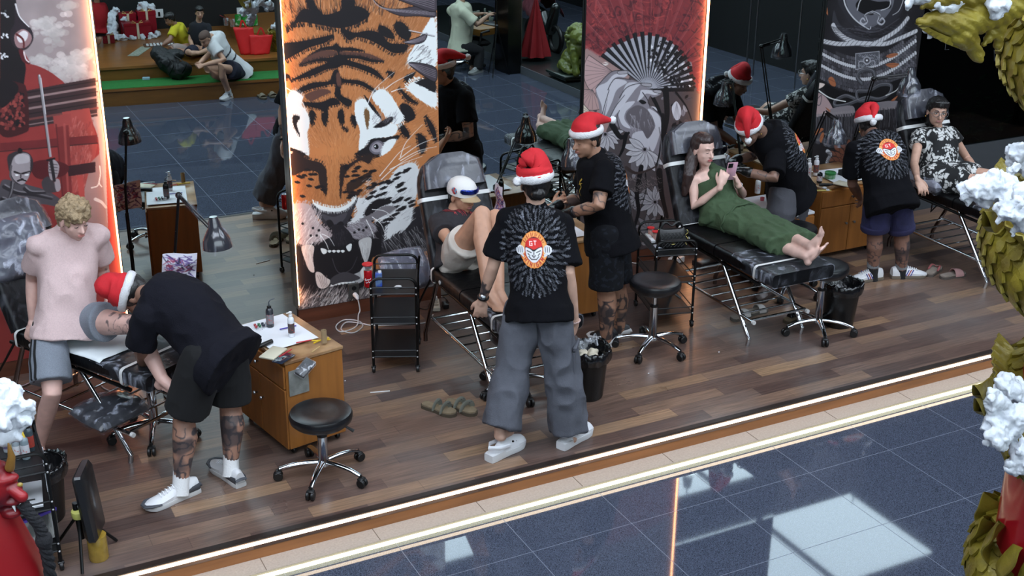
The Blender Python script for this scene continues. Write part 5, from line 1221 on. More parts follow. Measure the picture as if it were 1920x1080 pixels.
def shoe(par, an, d, sole=(230, 230, 230), upper=(225, 226, 230), L=.29, accent=None, kind='sneaker', z0=0.0, stripes=None):
    d = nrm((d[0], d[1], 0)); l = V(-d[1], d[0], 0); o = V(an[0], an[1], z0)-d*.07
    def P(x, y, z): return o+d*(x*L)+l*y+V(0, 0, z)
    outl = [(0, .030), (.10, .036), (.3, .036), (.5, .040), (.7, .049), (.85, .046), (.95, .033), (1.0, .012)]
    xs = np.linspace(0, 1, 22); hw = np.interp(xs, [a for a, b in outl], [b for a, b in outl])
    ths = .034 if kind == 'clog' else .026
    b = MB(); rings = []
    for x, w in zip(xs, hw):
        t = ths+(.012 if (kind == 'clog' and x < .35) else 0)+.008*(x > .8)*(x-.8)*5
        zb = .012*max(0, x-.85)/.15
        rings.append([P(x-.02, w*c, zb+(t-zb)*h) for c, h in ((-1, 0.05), (-1.06, .5), (-1, 1), (0, 1.02), (1, 1), (1.06, .5), (1, .05), (0, 0))])
    b.loft(rings); b.build('shoe_sole', mat('sole_%d_%d' % (sole[0], sole[2]), sole, rough=.5), par)
    b = MB(); rings = []
    for x, w in zip(xs, hw):
        h = np.interp(x, [0, .08, .3, .42, .6, .8, 1], [.085, .095, .088, .085, .068, .055, .034]) if kind != 'clog' else np.interp(x, [0, .2, .3, .45, .7, .9, 1], [.045, .055, .095, .105, .09, .07, .045])
        wt = w*np.interp(x, [0, .3, .6, 1], [.75, .72, .62, .6])
        rings.append([P(x, 0, .02)]+[P(x, w*.97*cc if hh < .5 else wt*cc, .022+(h-.022)*hh) for cc, hh in ((-1, .05), (-1, .45), (-.85, .85), (-.4, 1), (0, 1.03), (.4, 1), (.85, .85), (1, .45), (1, .05))])
    b.loft(rings); up = b.build('shoe_upper', mat('upper_%d_%d' % (upper[0], upper[2]), upper, rough=.45, bump=.1, bscale=80), par)
    if accent:
        a = MB()
        for s in (-1, 1):
            a.tube([P(.0, s*.030, .045), P(.14, s*.037, .045), P(.30, s*.0375, .032)], [.020, .016, .004], 8, flat=.25, up=l)
        a.tube([P(.0, -.030, .045), P(-.012, 0, .05), P(.0, .030, .045)], .016, 8, flat=.4, up=(0, 0, 1)); a2 = MB(); a2.tube([P(.74, -.050, .034), P(.90, -.040, .036), P(.985, -.016, .034), P(.985, .016, .034), P(.90, .040, .036), P(.74, .050, .034)], [.006, .011, .012, .012, .011, .006], 8, flat=.7); a2.build('toe_guard', mat('accent_%d' % accent[0], accent, rough=.6), up)
        a.build('shoe_patch', mat('accent_%d' % accent[0], accent, rough=.6), up)
    if stripes:
        for k_, cc in enumerate(stripes):
            a = MB()
            for s in (-1, 1): a.tube([P(.36+.065*k_, s*.0405, .028), P(.44+.065*k_, s*.034, .072)], .0035, 6)
            a.build('stripe', mat('stripe_%d_%d' % (cc[0], cc[2]), cc, rough=.5), up)
    if kind == 'sneaker':
        a = MB()
        for k_ in range(5):
            x = .44+.06*k_; h = np.interp(x, [.42, .6, .8], [.089, .072, .058])
            a.tube([P(x, -.022, h-.004), P(x+.01, 0, h+.007), P(x+.02, .022, h-.004)], .0028, 6)
        a.build('laces', M_PAPER, up)
    else:
        a = MB()
        for k_ in range(4):
            for s in (-1, 1): a.ell(P(.56+.09*k_, s*.030*(1-.1*k_), .075-.008*k_), (.008, .008, .006), (d, l, V(0, 0, 1)))
        a.build('vents', M_PLASTIC, up)
        MB().tube([P(.42, -.044, .07), P(.16, -.040, .082), P(-.01, 0, .088), P(.16, .040, .082), P(.42, .044, .07)], .007, 8, flat=1.8).build('strap', mat('upper_%d_%d' % (upper[0], upper[2])), up)
    return up
def sock(par, an, kn, h=.11, c=(222, 222, 222), top=None, r=.040):
    d = nrm(kn-an); b = MB(); b.tube([an-d*.06, an, an+d*h*.5, an+d*h], [r+.004, r, r, r+.002], 16)
    o = b.build('sock', mat('sock_%d' % c[0], c, rough=.9, bump=.4, bscale=120), par)
    if top: MB().tube([an+d*h*.45, an+d*h*.8], r+.0035, 16).build('sock_band', mat('sock_band_%d' % top[0], top, rough=.9), o)
    return o
def tee(B, par, m_, name='t_shirt', grow=.022, flare=.02, slv=.62, sr=(.068, .078), lo=0, seed=0, wr=.006, voxel=.007, ext=0.0, cols=None):
    mb = MB(); B.torso(mb, grow, lo, None, flare, .012)
    if ext:
        c0 = B.spine[lo]; u, l, f = B.frameat(lo); T_ = [(0, .14, .09), (.2, .155, .11), (.42, .125, .092)]; t_ = lo/(B.Ltot-1.0); w = np.interp(t_, [0, .2, .42], [.14, .155, .125])*B.k*B.b+grow+flare*(1-t_); dp = np.interp(t_, [0, .2, .42], [.09, .11, .092])*B.k*B.b+grow+.012+flare*(1-t_)*.8
        srings(mb, [c0+u*.03, c0-u*ext*.5, c0-u*ext], [l]*3, [f]*3, [w-.002, w+.004, w+.006], [dp-.002, dp+.006, dp+.012])
    B.shoulders(mb, .055, .014)
    for q in 'LR':
        if q in (slv if isinstance(slv, dict) else 'LR'):
            fr = slv[q] if isinstance(slv, dict) else slv
            a, b = B.J['sh'+q], B.J['el'+q]
            if fr <= 1: mb.tube([a-(b-a)*.05, lerp(a, b, fr*.5), lerp(a, b, fr)], [sr[0], (sr[0]+sr[1])/2, sr[1]], 18)
            else: mb.tube([a-(b-a)*.05, lerp(a, b, .5), b, lerp(b, B.J['wr'+q], fr-1)], [sr[0], sr[0]-.004, sr[1]-.012, sr[1]-.022], 18)
    mb.caps([B.J['nk']-B.up*.05, B.J['nk']-B.up*.005], [.085*B.k, .070*B.k])
    return cloth(mb, name, par, m_, voxel, wr, seed=seed, cols=cols)
def shorts(B, par, m_, name='shorts', fr=.78, r0=.105, r1=.115, seed=0, grow=.01, top=10, wr=.006, fr2=0.0, r2=.1, voxel=.007, mid=None):
    mb = MB(); B.torso(mb, grow, 0, top)
    J = B.J
    for q in 'LR':
        a, b, c = J['hi'+q], J['kn'+q], J['an'+q]; fr_ = fr[q] if isinstance(fr, dict) else fr
        if fr2:
            mb.caps([lerp(a, b, .0), lerp(a, b, .12)], r0*B.k*.93, 22); mb.tube([lerp(a, b, .05), lerp(a, b, .4), b, lerp(b, c, .5), lerp(b, c, fr2)], [r0*B.k*.93, r0*B.k, r1, (r1+r2)/2, r2], 22)
        else: mb.caps([lerp(a, b, .0), lerp(a, b, .12)], r0*B.k*.93, 22); mb.tube([lerp(a, b, .05), lerp(a, b, fr_*.5), lerp(a, b, fr_)], [r0*B.k*.93, (r0+r1)/2, r1], 22)
    return cloth(mb, name, par, m_, voxel, wr, seed=seed)
def glove(B, q, par, **kw):
    mb = MB(); B.hand(mb, q, grow=.0022, **kw); J = B.J; mb.caps([J['wr'+q], lerp(J['wr'+q], J['el'+q], .16)], [.033, .040])
    co, no, fc = remesh(mb, .0045, 2); return link_mesh('glove', co, fc, mat('nitrile_black', (12, 12, 14), rough=.3, bump=.3, bscale=60), par)
class Cv(Art):
    def __init__(s, w, h):
        s.w, s.h, s.st = w, h, 1; s.a = np.zeros((h, w, 3)); s.m = np.zeros((h, w)); s.gx, s.gy = np.meshgrid(np.arange(w), np.arange(h)); s.tf = lambda x, y: (x, y); s.k = 1
    def g(s, p): return p
    def wid(s, w): return w
    def blend(s, sl, m, c):
        k = m[..., None]; s.a[sl] = s.a[sl]*(1-k)+np.asarray(c, float)*k; s.m[sl] = np.maximum(s.m[sl], m)
GLY = {'S': [[(1, 0), (0, 0), (0, .5), (1, .5), (1, 1), (0, 1)]], 'H': [[(0, 0), (0, 1)], [(1, 0), (1, 1)], [(0, .5), (1, .5)]], 'I': [[(.5, 0), (.5, 1)]], 'N': [[(0, 1), (0, 0), (1, 1), (1, 0)]], 'G': [[(1, 0), (0, 0), (0, 1), (1, 1), (1, .5), (.6, .5)]], 'A': [[(0, 1), (.5, 0), (1, 1)], [(.2, .6), (.8, .6)]], 'M': [[(0, 1), (0, 0), (.5, .6), (1, 0), (1, 1)]], 'T': [[(0, 0), (1, 0)], [(.5, 0), (.5, 1)]],
       'L': [[(0, 0), (0, 1), (1, 1)]], 'E': [[(1, 0), (0, 0), (0, 1), (1, 1)], [(0, .5), (.8, .5)]], 'V': [[(0, 0), (.5, 1), (1, 0)]], 'C': [[(1, .1), (.6, 0), (.1, .25), (.1, .75), (.6, 1), (1, .9)]], 'O': [[(0, 0), (1, 0), (1, 1), (0, 1), (0, 0)]], 'R': [[(0, 1), (0, 0), (1, .1), (1, .45), (0, .5), (1, 1)]], 'B': [[(0, 0), (0, 1), (1, .9), (1, .6), (0, .5), (1, .4), (1, .1), (0, 0)]]}
def glyph(cv, ch, x, y, w, h, ang, wd, col):
    ca, sa = math.cos(ang), math.sin(ang)
    for st in GLY.get(ch, []): cv.line([(x+(u-.5)*w*ca-(v-.5)*h*sa, y+(u-.5)*w*sa+(v-.5)*h*ca) for u, v in st], wd, wd, col)
def back_print():
    cv = Cv(180, 200); random.seed(21); cx, cy = 90, 92
    for r in range(12):
        R = 38+r*4.8
        for k in range(int(18+r*2.2)):
            a = 2*math.pi*k/int(18+r*2.2)+random.uniform(-.06, .06); x = cx+R*math.cos(a)*.92; y = cy+R*math.sin(a)*1.06; c = random.choice([(66, 68, 76), (46, 48, 55), (36, 38, 44), (88, 90, 98)]) if random.random() > r*.05 else (40, 42, 48)
            dx, dy = math.cos(a)*5, math.sin(a)*5
            cv.line([(x-dx, y-dy), (x+dx, y+dy)], 1.6, 1.2, c)
            for q in (-.5, .1, .6): cv.line([(x+dx*q-dy*.5, y+dy*q+dx*.5), (x+dx*(q+.3)+dy*.5, y+dy*(q+.3)-dx*.5)], 1.3, 1.0, c)
    E_ = lambda rx, ry, n=28: [(cx+rx*math.cos(t), cy+ry*math.sin(t)) for t in np.linspace(0, 6.283, n, endpoint=False)]
    cv.poly(E_(33, 39), (214, 120, 40)); cv.poly(E_(31, 37), (226, 160, 84)); cv.poly(E_(22.5, 27.5), (200, 60, 40)); cv.poly(E_(21, 26), (16, 14, 16))
    for i, ch in enumerate('SHINIGAMI'):
        a = math.radians(158-i*17); glyph(cv, ch, cx+26.5*math.cos(a), cy+32*math.sin(a), 4.4, 7, a-math.pi/2, 1.7, (176, 34, 28))
    for i, ch in enumerate('BENGAL'):
        a = math.radians(212+i*22);
        cv.line([(cx+24*math.cos(a), cy+29*math.sin(a)), (cx+29*math.cos(a), cy+35*math.sin(a))], 2.2, 2.2, (176, 60, 30)); cv.line([(cx+25*math.cos(a+.14), cy+30*math.sin(a+.14)), (cx+28*math.cos(a+.18), cy+35*math.sin(a+.18))], 1.6, 1.6, (176, 60, 30))
    cv.blob([(70, 84), (74, 72), (90, 68), (106, 72), (110, 84), (100, 88), (90, 92), (80, 88)], (206, 34, 30)); glyph(cv, 'G', 83, 79, 6, 8, 0, 1.7, (240, 236, 230)); glyph(cv, 'T', 93, 78, 6, 8, 0, 1.7, (240, 236, 230))
    cv.blob([(70, 88), (80, 90), (90, 96), (100, 90), (110, 88), (108, 104), (98, 116), (90, 119), (82, 116), (72, 104)], (222, 222, 224))
    for p in ([(74, 94), (84, 98)], [(106, 94), (96, 98)], [(86, 104), (90, 108), (94, 104)], [(78, 106), (84, 112), (96, 112), (102, 106)], [(90, 98), (90, 104)], [(76, 100), (80, 104)], [(104, 100), (100, 104)]): cv.line(p, 2, 1.5, (24, 22, 24))
    for sx in (-1, 1):
        x0 = cx+sx*33
        cv.blob([(x0-9, 88), (x0-2, 82), (x0+8, 86), (x0+10, 96), (x0+2, 102), (x0-8, 98)], (214, 214, 218))
        for k in range(3): cv.line([(x0-6+k*5, 86), (x0-5+k*5, 97)], 1.3, 1.3, (30, 28, 30))
        cv.blob([(x0-4*sx-4, 100), (x0-4*sx+4, 102), (x0-8*sx, 108)], (200, 200, 204), n=3)
    return cv
def decal(name, par, target, cv, c, L, U, D, w, h, m_=None, thr=.25, off=.0035):
    """lay a printed canvas on a cloth: rays run along D onto the target mesh; centre c, right L, up U, size w x h"""
    me = target.data; base = ORG[target.name]; vs = np.empty(len(me.vertices)*3, np.float32); me.vertices.foreach_get('co', vs); vs = vs.reshape(-1, 3)+base
    bv = BVHTree.FromPolygons([tuple(map(float, v)) for v in vs], [tuple(p.vertices) for p in me.polygons])
    H_, W_ = cv.h, cv.w; V_ = []; ok = np.zeros((H_, W_), bool)
    D = nrm(D)
    for i in range(H_):
        for j in range(W_):
            p = np.array(c)+L*((j/(W_-1.0)-.5)*w)-U*((i/(H_-1.0)-.5)*h)-D*.5
            if cv.m[i, j] > .02 or (i % 2 == 0 and False):
                hit = bv.ray_cast(Vector(p), Vector(D), 1.0)
            else: hit = (None,)*4
            if hit[0] is not None: ok[i, j] = True; V_.append(np.array(hit[0])+np.array(hit[1])*off if np.array(hit[1])@D < 0 else np.array(hit[0])-np.array(hit[1])*off)
            else: V_.append(p+D*.5)
    a = (cv.m > thr)&ok; F_ = [];
    for i in range(H_-1):
        for j in range(W_-1):
            if a[i, j] and ok[i+1, j] and ok[i, j+1] and ok[i+1, j+1]:
                q = (i*W_+j, (i+1)*W_+j, (i+1)*W_+j+1, i*W_+j+1)
                if max(np.linalg.norm(V_[q[0]]-V_[q[2]]), np.linalg.norm(V_[q[1]]-V_[q[3]])) < .03: F_.append(q)
    used = sorted({k for q in F_ for k in q}); mp = {k: n for n, k in enumerate(used)}
    cols_ = lin(np.clip(cv.a.reshape(-1, 3)/np.maximum(cv.m.reshape(-1, 1), .3), 0, 255))
    return link_mesh(name, [V_[k] for k in used], [tuple(mp[k] for k in q) for q in F_], m_ or mat('shirt_print', attr=True, rough=.7), par, True, cols=cols_[used])
def person(key, label, loc): return thing('person', label, 'person', loc)
S={}
S['P1']=dict(pel=(125,600,'y',6.72),nk=(127,434,'y',6.85),hd=(139,413,'-',1),shL=(184,441,'y',6.82),shR=(73,460,'y',6.8),
 elL=(192,505,'y',6.95),wrL=(207,566,'y',6.78),elR=(61,522,'y',6.95),wrR=(62,600,'y',6.9),
 hiL=(158,600,'y',6.72),hiR=(90,615,'y',6.72),knL=(256,610,'y',6.3),knR=(98,738,'y',6.5),anL=(305,712,'y',6.1),anR=(72,838,'y',6.7))
S['P2']=dict(pel=(405,655,'y',5.95),nk=(288,550,'y',6.25),hd=(250,553,'+',.9),shL=(276,590,'y',6.08),shR=(345,548,'y',6.38),
 elL=(264,650,'y',6.15),wrL=(272,688,'y',6.35),elR=(318,595,'y',6.6),wrR=(275,602,'y',6.7),
 hiL=(380,668,'y',5.88),hiR=(428,660,'y',6.02),knL=(345,785,'y',5.95),knR=(432,765,'y',6.0),anL=(339,905,'y',5.85),anR=(433,870,'y',5.9))
S['P3']=dict(pel=(860,485,'y',6.9),nk=(848,405,'y',7.06),hd=(866,367,'y',7.02),shL=(880,408,'y',7.14),shR=(822,420,'y',6.98),
 elL=(950,412,'y',7.1),wrL=(1035,388,'y',6.9),elR=(840,450,'y',6.80),wrR=(920,440,'y',6.85),
 hiL=(872,484,'y',6.95),hiR=(850,490,'y',6.85),knR=(905,402,'y',6.5),anR=(916,548,'z',.68),knL=(930,408,'y',6.6),anL=(935,548,'z',.68))
S['P4']=dict(pel=(1010,562,'y',5.62),nk=(1005,394,'y',5.78),hd=(1003,345,'y',5.80),shL=(950,414,'y',5.85),shR=(1054,422,'y',5.72),
 elL=(924,500,'y',5.84),wrL=(905,560,'y',5.92),elR=(1066,512,'y',5.58),wrR=(1078,603,'y',5.60),
 hiL=(984,580,'y',5.66),hiR=(1034,585,'y',5.56),knL=(962,692,'y',5.6),knR=(1054,692,'y',5.5),anL=(938,808,'y',5.5),anR=(1070,813,'y',5.45))
S['P5']=dict(pel=(1143,430,'y',6.58),nk=(1120,294,'y',6.65),hd=(1099,262,'y',6.66),shL=(1133,318,'y',6.50),shR=(1110,305,'y',6.80),
 elL=(1122,386,'y',6.38),wrL=(1066,400,'y',6.6),elR=(1090,370,'y',6.9),wrR=(1040,388,'y',6.85),
 hiL=(1138,440,'y',6.49),hiR=(1148,435,'y',6.67),knL=(1136,545,'y',6.47),knR=(1156,535,'y',6.62),anL=(1136,640,'y',6.5),anR=(1160,630,'y',6.6))
S['P6']=dict(pel=(1352,395,'y',6.88),nk=(1323,320,'y',7.07),hd=(1319,281,'y',7.02),shL=(1350,326,'y',7.10),shR=(1300,338,'y',7.00),
 elR=(1302,388,'y',6.92),wrR=(1350,350,'y',6.80),elL=(1396,368,'y',7.02),wrL=(1384,346,'y',6.84),
 hiL=(1370,392,'y',6.9),hiR=(1342,402,'y',6.84),knR=(1430,444,'y',6.42),knL=(1446,424,'y',6.50),anR=(1512,480,'z',.65),anL=(1520,462,'z',.71))
S['P7']=dict(pel=(1478,352,'y',7.05),nk=(1432,245,'y',7.05),hd=(1405,243,'y',6.98),shL=(1455,290,'y',6.9),shR=(1430,252,'y',7.2),
 elL=(1450,335,'y',6.78),wrL=(1396,321,'y',6.95),elR=(1412,292,'y',7.25),wrR=(1378,300,'y',7.2),
 hiL=(1468,360,'y',6.97),hiR=(1490,355,'y',7.12),knL=(1460,450,'y',6.9),knR=(1488,440,'y',7.05),anL=(1445,545,'y',6.75),anR=(1480,520,'y',7.05))
S['P8']=dict(pel=(1665,358,'y',6.62),nk=(1640,258,'y',6.85),hd=(1628,236,'y',6.98),shL=(1602,280,'y',6.85),shR=(1680,277,'y',6.75),
 elL=(1598,345,'y',6.9),wrL=(1612,370,'y',7.05),elR=(1678,340,'y',6.8),wrR=(1645,365,'y',6.95),
 hiL=(1645,362,'y',6.65),hiR=(1683,362,'y',6.6),knL=(1640,440,'y',6.66),knR=(1690,440,'y',6.6),anL=(1636,512,'y',6.66),anR=(1690,514,'y',6.6))
S['P9']=dict(pel=(1762,330,'y',6.88),nk=(1755,245,'y',7.08),hd=(1757,210,'y',7.03),shL=(1783,250,'y',7.08),shR=(1724,255,'y',7.06),
 elR=(1714,308,'y',6.88),wrR=(1720,335,'y',6.63),elL=(1812,295,'y',7.03),wrL=(1830,318,'y',6.83),
 hiL=(1778,327,'y',6.88),hiR=(1748,335,'y',6.83),knR=(1850,345,'y',6.46),knL=(1860,332,'y',6.53),anR=(1925,410,'y',6.13),anL=(1930,395,'y',6.23))
UPZ = V(0, 0, 1)
def base_of(J): return (float(J['pel'][0]), float(J['pel'][1]), 0.0)
M_BTEE = mat('black_tee', (12, 12, 16), rough=1, spec=.15, bump=.25, bscale=220)
def tattoos_leg(J, q, dens=1.0): return (lerp(J['kn'+q], J['an'+q], .12), lerp(J['kn'+q], J['an'+q], .92), .085, dens, 34)
def tattoos_arm(J, q, dens=1.0): return (lerp(J['sh'+q], J['el'+q], .7), J['el'+q], .07, dens*.7, 30), (J['el'+q], J['wr'+q], .07, dens, 32)
def cast_pink():
    J = skel(S['P1']); t = person('P1', 'person with fair curly hair, pale pink tee and grey shorts, leaning on a bed', base_of(J))
    B = Body(J, .93, face=V(.25, -.75, -.55), hup=V(.12, -.25, 1)); mb = MB(); B.torso(mb); B.shoulders(mb)
    for q in 'LR': B.arm(mb, q); B.leg(mb, q)
    B.head(mb); B.hand(mb, 'L', d=V(.8, -.5, -.25), n=V(0, -.2, -1), curl=8); B.hand(mb, 'R', d=V(-.45, -.55, -.75), n=V(.5, .1, -.8), curl=34)
    B.foot(mb, 'R', V(.1, -1, 0)); B.foot(mb, 'L', V(.5, -.8, -.3))
    th = (lerp(J['hiL'], J['knL'], .62), lerp(J['hiL'], J['knL'], 1.0), .12, .5, 40)
    bd = finish_body(mb, t, (208, 168, 156), .0055, [th, (lerp(J['elL'], J['wrL'], .1), lerp(J['elL'], J['wrL'], .8), .06, .32, 26)])
    hm = mat('fair_hair', (150, 128, 98), rough=.6, bump=.8, bscale=90, var=.35, vscale=60)
    B.face_parts(t, mat('fair_brow', (128, 100, 76), rough=.7), (186, 120, 112))
    m2 = MB(); c = J['hd']; ax = (B.hs, B.hf, B.hu); m2.ell(c+B.hu*.052-B.hf*.014, (.083, .100, .084), ax, 24, 16); m2.ell(c-B.hf*.05-B.hu*.0, (.072, .055, .075), ax)
    hairmesh(m2, t, hm, .006, .013, 42, stretch=(1, 1, 1))
    tee(B, t, mat('pink_tee', (206, 180, 178), rough=.9, var=.06, vscale=120, bump=.25, bscale=200), grow=.020, flare=.025, slv=.66, sr=(.054, .072), lo=6, seed=1, wr=.007, ext=.03)
    sh = shorts(B, t, mat('grey_jersey', (124, 130, 140), rough=.95, var=.14, vscale=220, bump=.2, bscale=260), fr=dict(L=.44, R=.82), r0=.098, r1=.108, seed=2)
    a, b = J['hiR'], J['knR']; d = nrm(b-a); out = nrm(-B.hl-d*(-B.hl@d)); fw = np.cross(out, d)
    me = sh.data; vs = np.array([v.co[:] for v in me.vertices])+ORG[sh.name]; bv = BVHTree.FromPolygons([tuple(v) for v in vs], [tuple(p.vertices) for p in me.polygons])
    for off in (-.2, .2):
        D = nrm(nrm(EYE-a)*.55+out*.8+fw*off*(-1)); P = []
        for u in np.linspace(-.12, .79, 22):
            p = lerp(a, b, u); h = bv.ray_cast(Vector(p+D*.4), Vector(-D), .45)
            if h[0] is not None: P.append(np.array(h[0])+D*.002)
        if len(P) > 3: MB().tube(P, .009, 8, flat=.3, up=D).build('side_stripe', mat('stripe_black', (14, 14, 16), rough=.9), sh)
cast_pink()
def cast_bent():
    J = skel(S['P2']); t = person('P2', 'person in black jacket, shorts and santa hat, bent over the aslant bed', base_of(J))
    B = Body(J, 1.0, bend=.05, face=V(-.35, .2, -.95), hup=V(-.75, .3, .28)); mb = MB(); B.torso(mb); B.shoulders(mb)
    for q in 'LR': B.arm(mb, q); B.leg(mb, q, R=(.09, .084, .058, .066, .052, .038))
    B.head(mb); B.hand(mb, 'L', curl=40, n=V(0, .5, -.7)); B.hand(mb, 'R', curl=40, n=V(0, -.2, -1))
    mb.ell(J['anL']-V(0, 0, .02), (.034, .036, .03)); mb.ell(J['anR']-V(0, 0, .02), (.034, .036, .03))
    finish_body(mb, t, (150, 112, 94), .0055, [tattoos_leg(J, 'L', 1.0), tattoos_leg(J, 'R', 1.0)])
    B.face_parts(t, M_HAIR)
    m2 = MB(); c = J['hd']; ax = (B.hs, B.hf, B.hu); m2.ell(c+B.hu*.02-B.hf*.024, (.083, .092, .094), ax, 24, 16); m2.ell(c-B.hf*.05-B.hu*.04, (.062, .045, .055), ax); hairmesh(m2, t, M_HAIR, .006, .003)
    glove(B, 'L', t, curl=40, n=V(0, .5, -.7)); glove(B, 'R', t, curl=40, n=V(0, -.2, -1))
    tee(B, t, mat('navy_jacket', (19, 19, 27), rough=.95, spec=.2, bump=.3, bscale=160), 'jacket', grow=.036, flare=.035, slv=dict(L=.95, R=.9), sr=(.072, .078), lo=4, seed=3, wr=.009, ext=.05)
    shorts(B, t, mat('black_shorts', (11, 11, 13), rough=.95), fr=.86, r0=.112, r1=.118, seed=4, top=12)
    santa(B, t, path=[(0, 0, .05), (.0, -.0, .10), (.02, .01, .14), (.03, .02, .165)], rad=[.094, .092, .078, .055, .02], tilt=(0, 0, 0), bz=.03)
    for q, d in (('L', V(-.96, -.28, 0)), ('R', V(-.25, .97, 0))):
        sock(t, J['an'+q]+V(0, 0, -.005), J['kn'+q], .13, (214, 214, 214), r=.043)
        shoe(t, J['an'+q]+V(d[0]*-.02, d[1]*-.02, 0), d, (196, 196, 196), (206, 206, 208), .31, accent=(66, 68, 74))
cast_bent()
def cast_cap():
    J = skel(S['P3']); t = person('P3', 'person reclining in a white cap, dark tee and beige shorts, one knee raised', base_of(J))
    B = Body(J, .98, bend=-.02, face=V(.28, -.88, -.22), hup=V(.08, -.1, 1)); mb = MB(); B.torso(mb); B.shoulders(mb)
    for q in 'LR': B.arm(mb, q); B.leg(mb, q, R=(.092, .084, .058, .060, .048, .036))
    B.head(mb); B.hand(mb, 'L', d=V(.8, -.3, .5), n=V(-.2, -.6, .7), curl=45); B.hand(mb, 'R', curl=40)
    for q in 'LR': B.foot(mb, q, V(.12, -1, -.06), up=nrm(V(0, -.1, 1)))
    finish_body(mb, t, (188, 142, 116), .0055); B.face_parts(t, M_HAIR, (158, 100, 92))
    c = J['hd']; u, f, l = B.hu, B.hf, B.hs
    haircap(B, t, amp=.001)
    b = MB(); rings = []
    for z, r in ((.018, 1.0), (.04, 1.03), (.07, .98), (.095, .84), (.115, .58), (.125, .25), (.127, .02)): rings.append([c+u*z-f*.006+(l*.088*math.cos(a)+f*.105*math.sin(a))*r for a in np.linspace(0, 6.283, 36, endpoint=False)])
    b.loft(rings); cap = b.build('cap', mat('white_cap', (226, 224, 220), rough=.8, bump=.2, bscale=150), t)
    vb = MB(); rows_ = []
    for i in range(7):
        r = i/6.0; rows_.append([c+u*(.026-.010*r-.014*abs(x)**2)+l*.072*x*(1-.12*r)+f*(.098*math.sqrt(max(0, 1-(x*.80)**2))+.058*r*math.sqrt(max(0, 1-(x*.85)**2))) for x in np.linspace(-1, 1, 13)])
    n = 13; vb.add([p for r in rows_ for p in r]+[p-u*.005 for r in rows_ for p in r], [(i*n+j, i*n+j+1, (i+1)*n+j+1, (i+1)*n+j) for i in range(6) for j in range(12)]+[(91+i*n+j, 91+(i+1)*n+j, 91+(i+1)*n+j+1, 91+i*n+j+1) for i in range(6) for j in range(12)]+[(6*n+j, 6*n+j+1, 91+6*n+j+1, 91+6*n+j) for j in range(12)])
    vb.build('cap_visor', mat('beige_visor', (176, 152, 118), rough=.8), cap)
    b = MB(); rr_ = []
    P = [c+u*.062+(l*.090*math.sin(a)+f*.108*math.cos(a)) for a in np.linspace(-1.0, 1.0, 15)]
    b.tube(P, [.010]+[.017]*13+[.010], 8, flat=.4, up=f); b.build('goggles', mat('blue_lens', (40, 70, 190), rough=.08, metal=.7, rgb2=(20, 26, 60), vscale=22), t)
    q = c-l*.088+u*.055+f*.015
    MB().ell(q, (.004, .026, .022), (l, f, u)).build('cap_badge', mat('cap_badge', (90, 150, 180), rough=.7, rgb2=(180, 60, 60), vscale=60, fac=(.45, .55)), cap)
    tee(B, t, mat('charcoal_tee', (44, 42, 46), rough=.9, rgb2=(34, 32, 36), vscale=30), grow=.022, flare=.015, slv=.62, sr=(.066, .080), lo=6, seed=5)
    sh = mat('dummy', (0, 0, 0))
    ts = t.children[-1]; cv = Cv(90, 90); random.seed(4)
    for k in range(26): x = 8+k*3; cv.line([(x, random.uniform(8, 16)), (x+random.uniform(-3, 3), random.uniform(22, 34))], 2.2, 1.4, random.choice([(170, 50, 56), (150, 60, 66), (120, 40, 46)]))
    for k in range(40): x, y = random.uniform(20, 60), random.uniform(46, 86); cv.line([(x, y), (x+random.uniform(-6, 6), y+random.uniform(2, 8))], 3, 1.2, random.choice([(84, 60, 140), (60, 44, 104), (110, 96, 150)]))
    decal('chest_print', t, ts, cv, lerp(J['pel'], J['nk'], .72)+B.fwd*.1, B.sl, B.up, -B.fwd, .26, .30)
    shorts(B, t, mat('stone_shorts', (196, 188, 178), rough=.9, bump=.2, bscale=120), fr=.46, r0=.105, r1=.120, seed=6, wr=.008)
cast_cap()
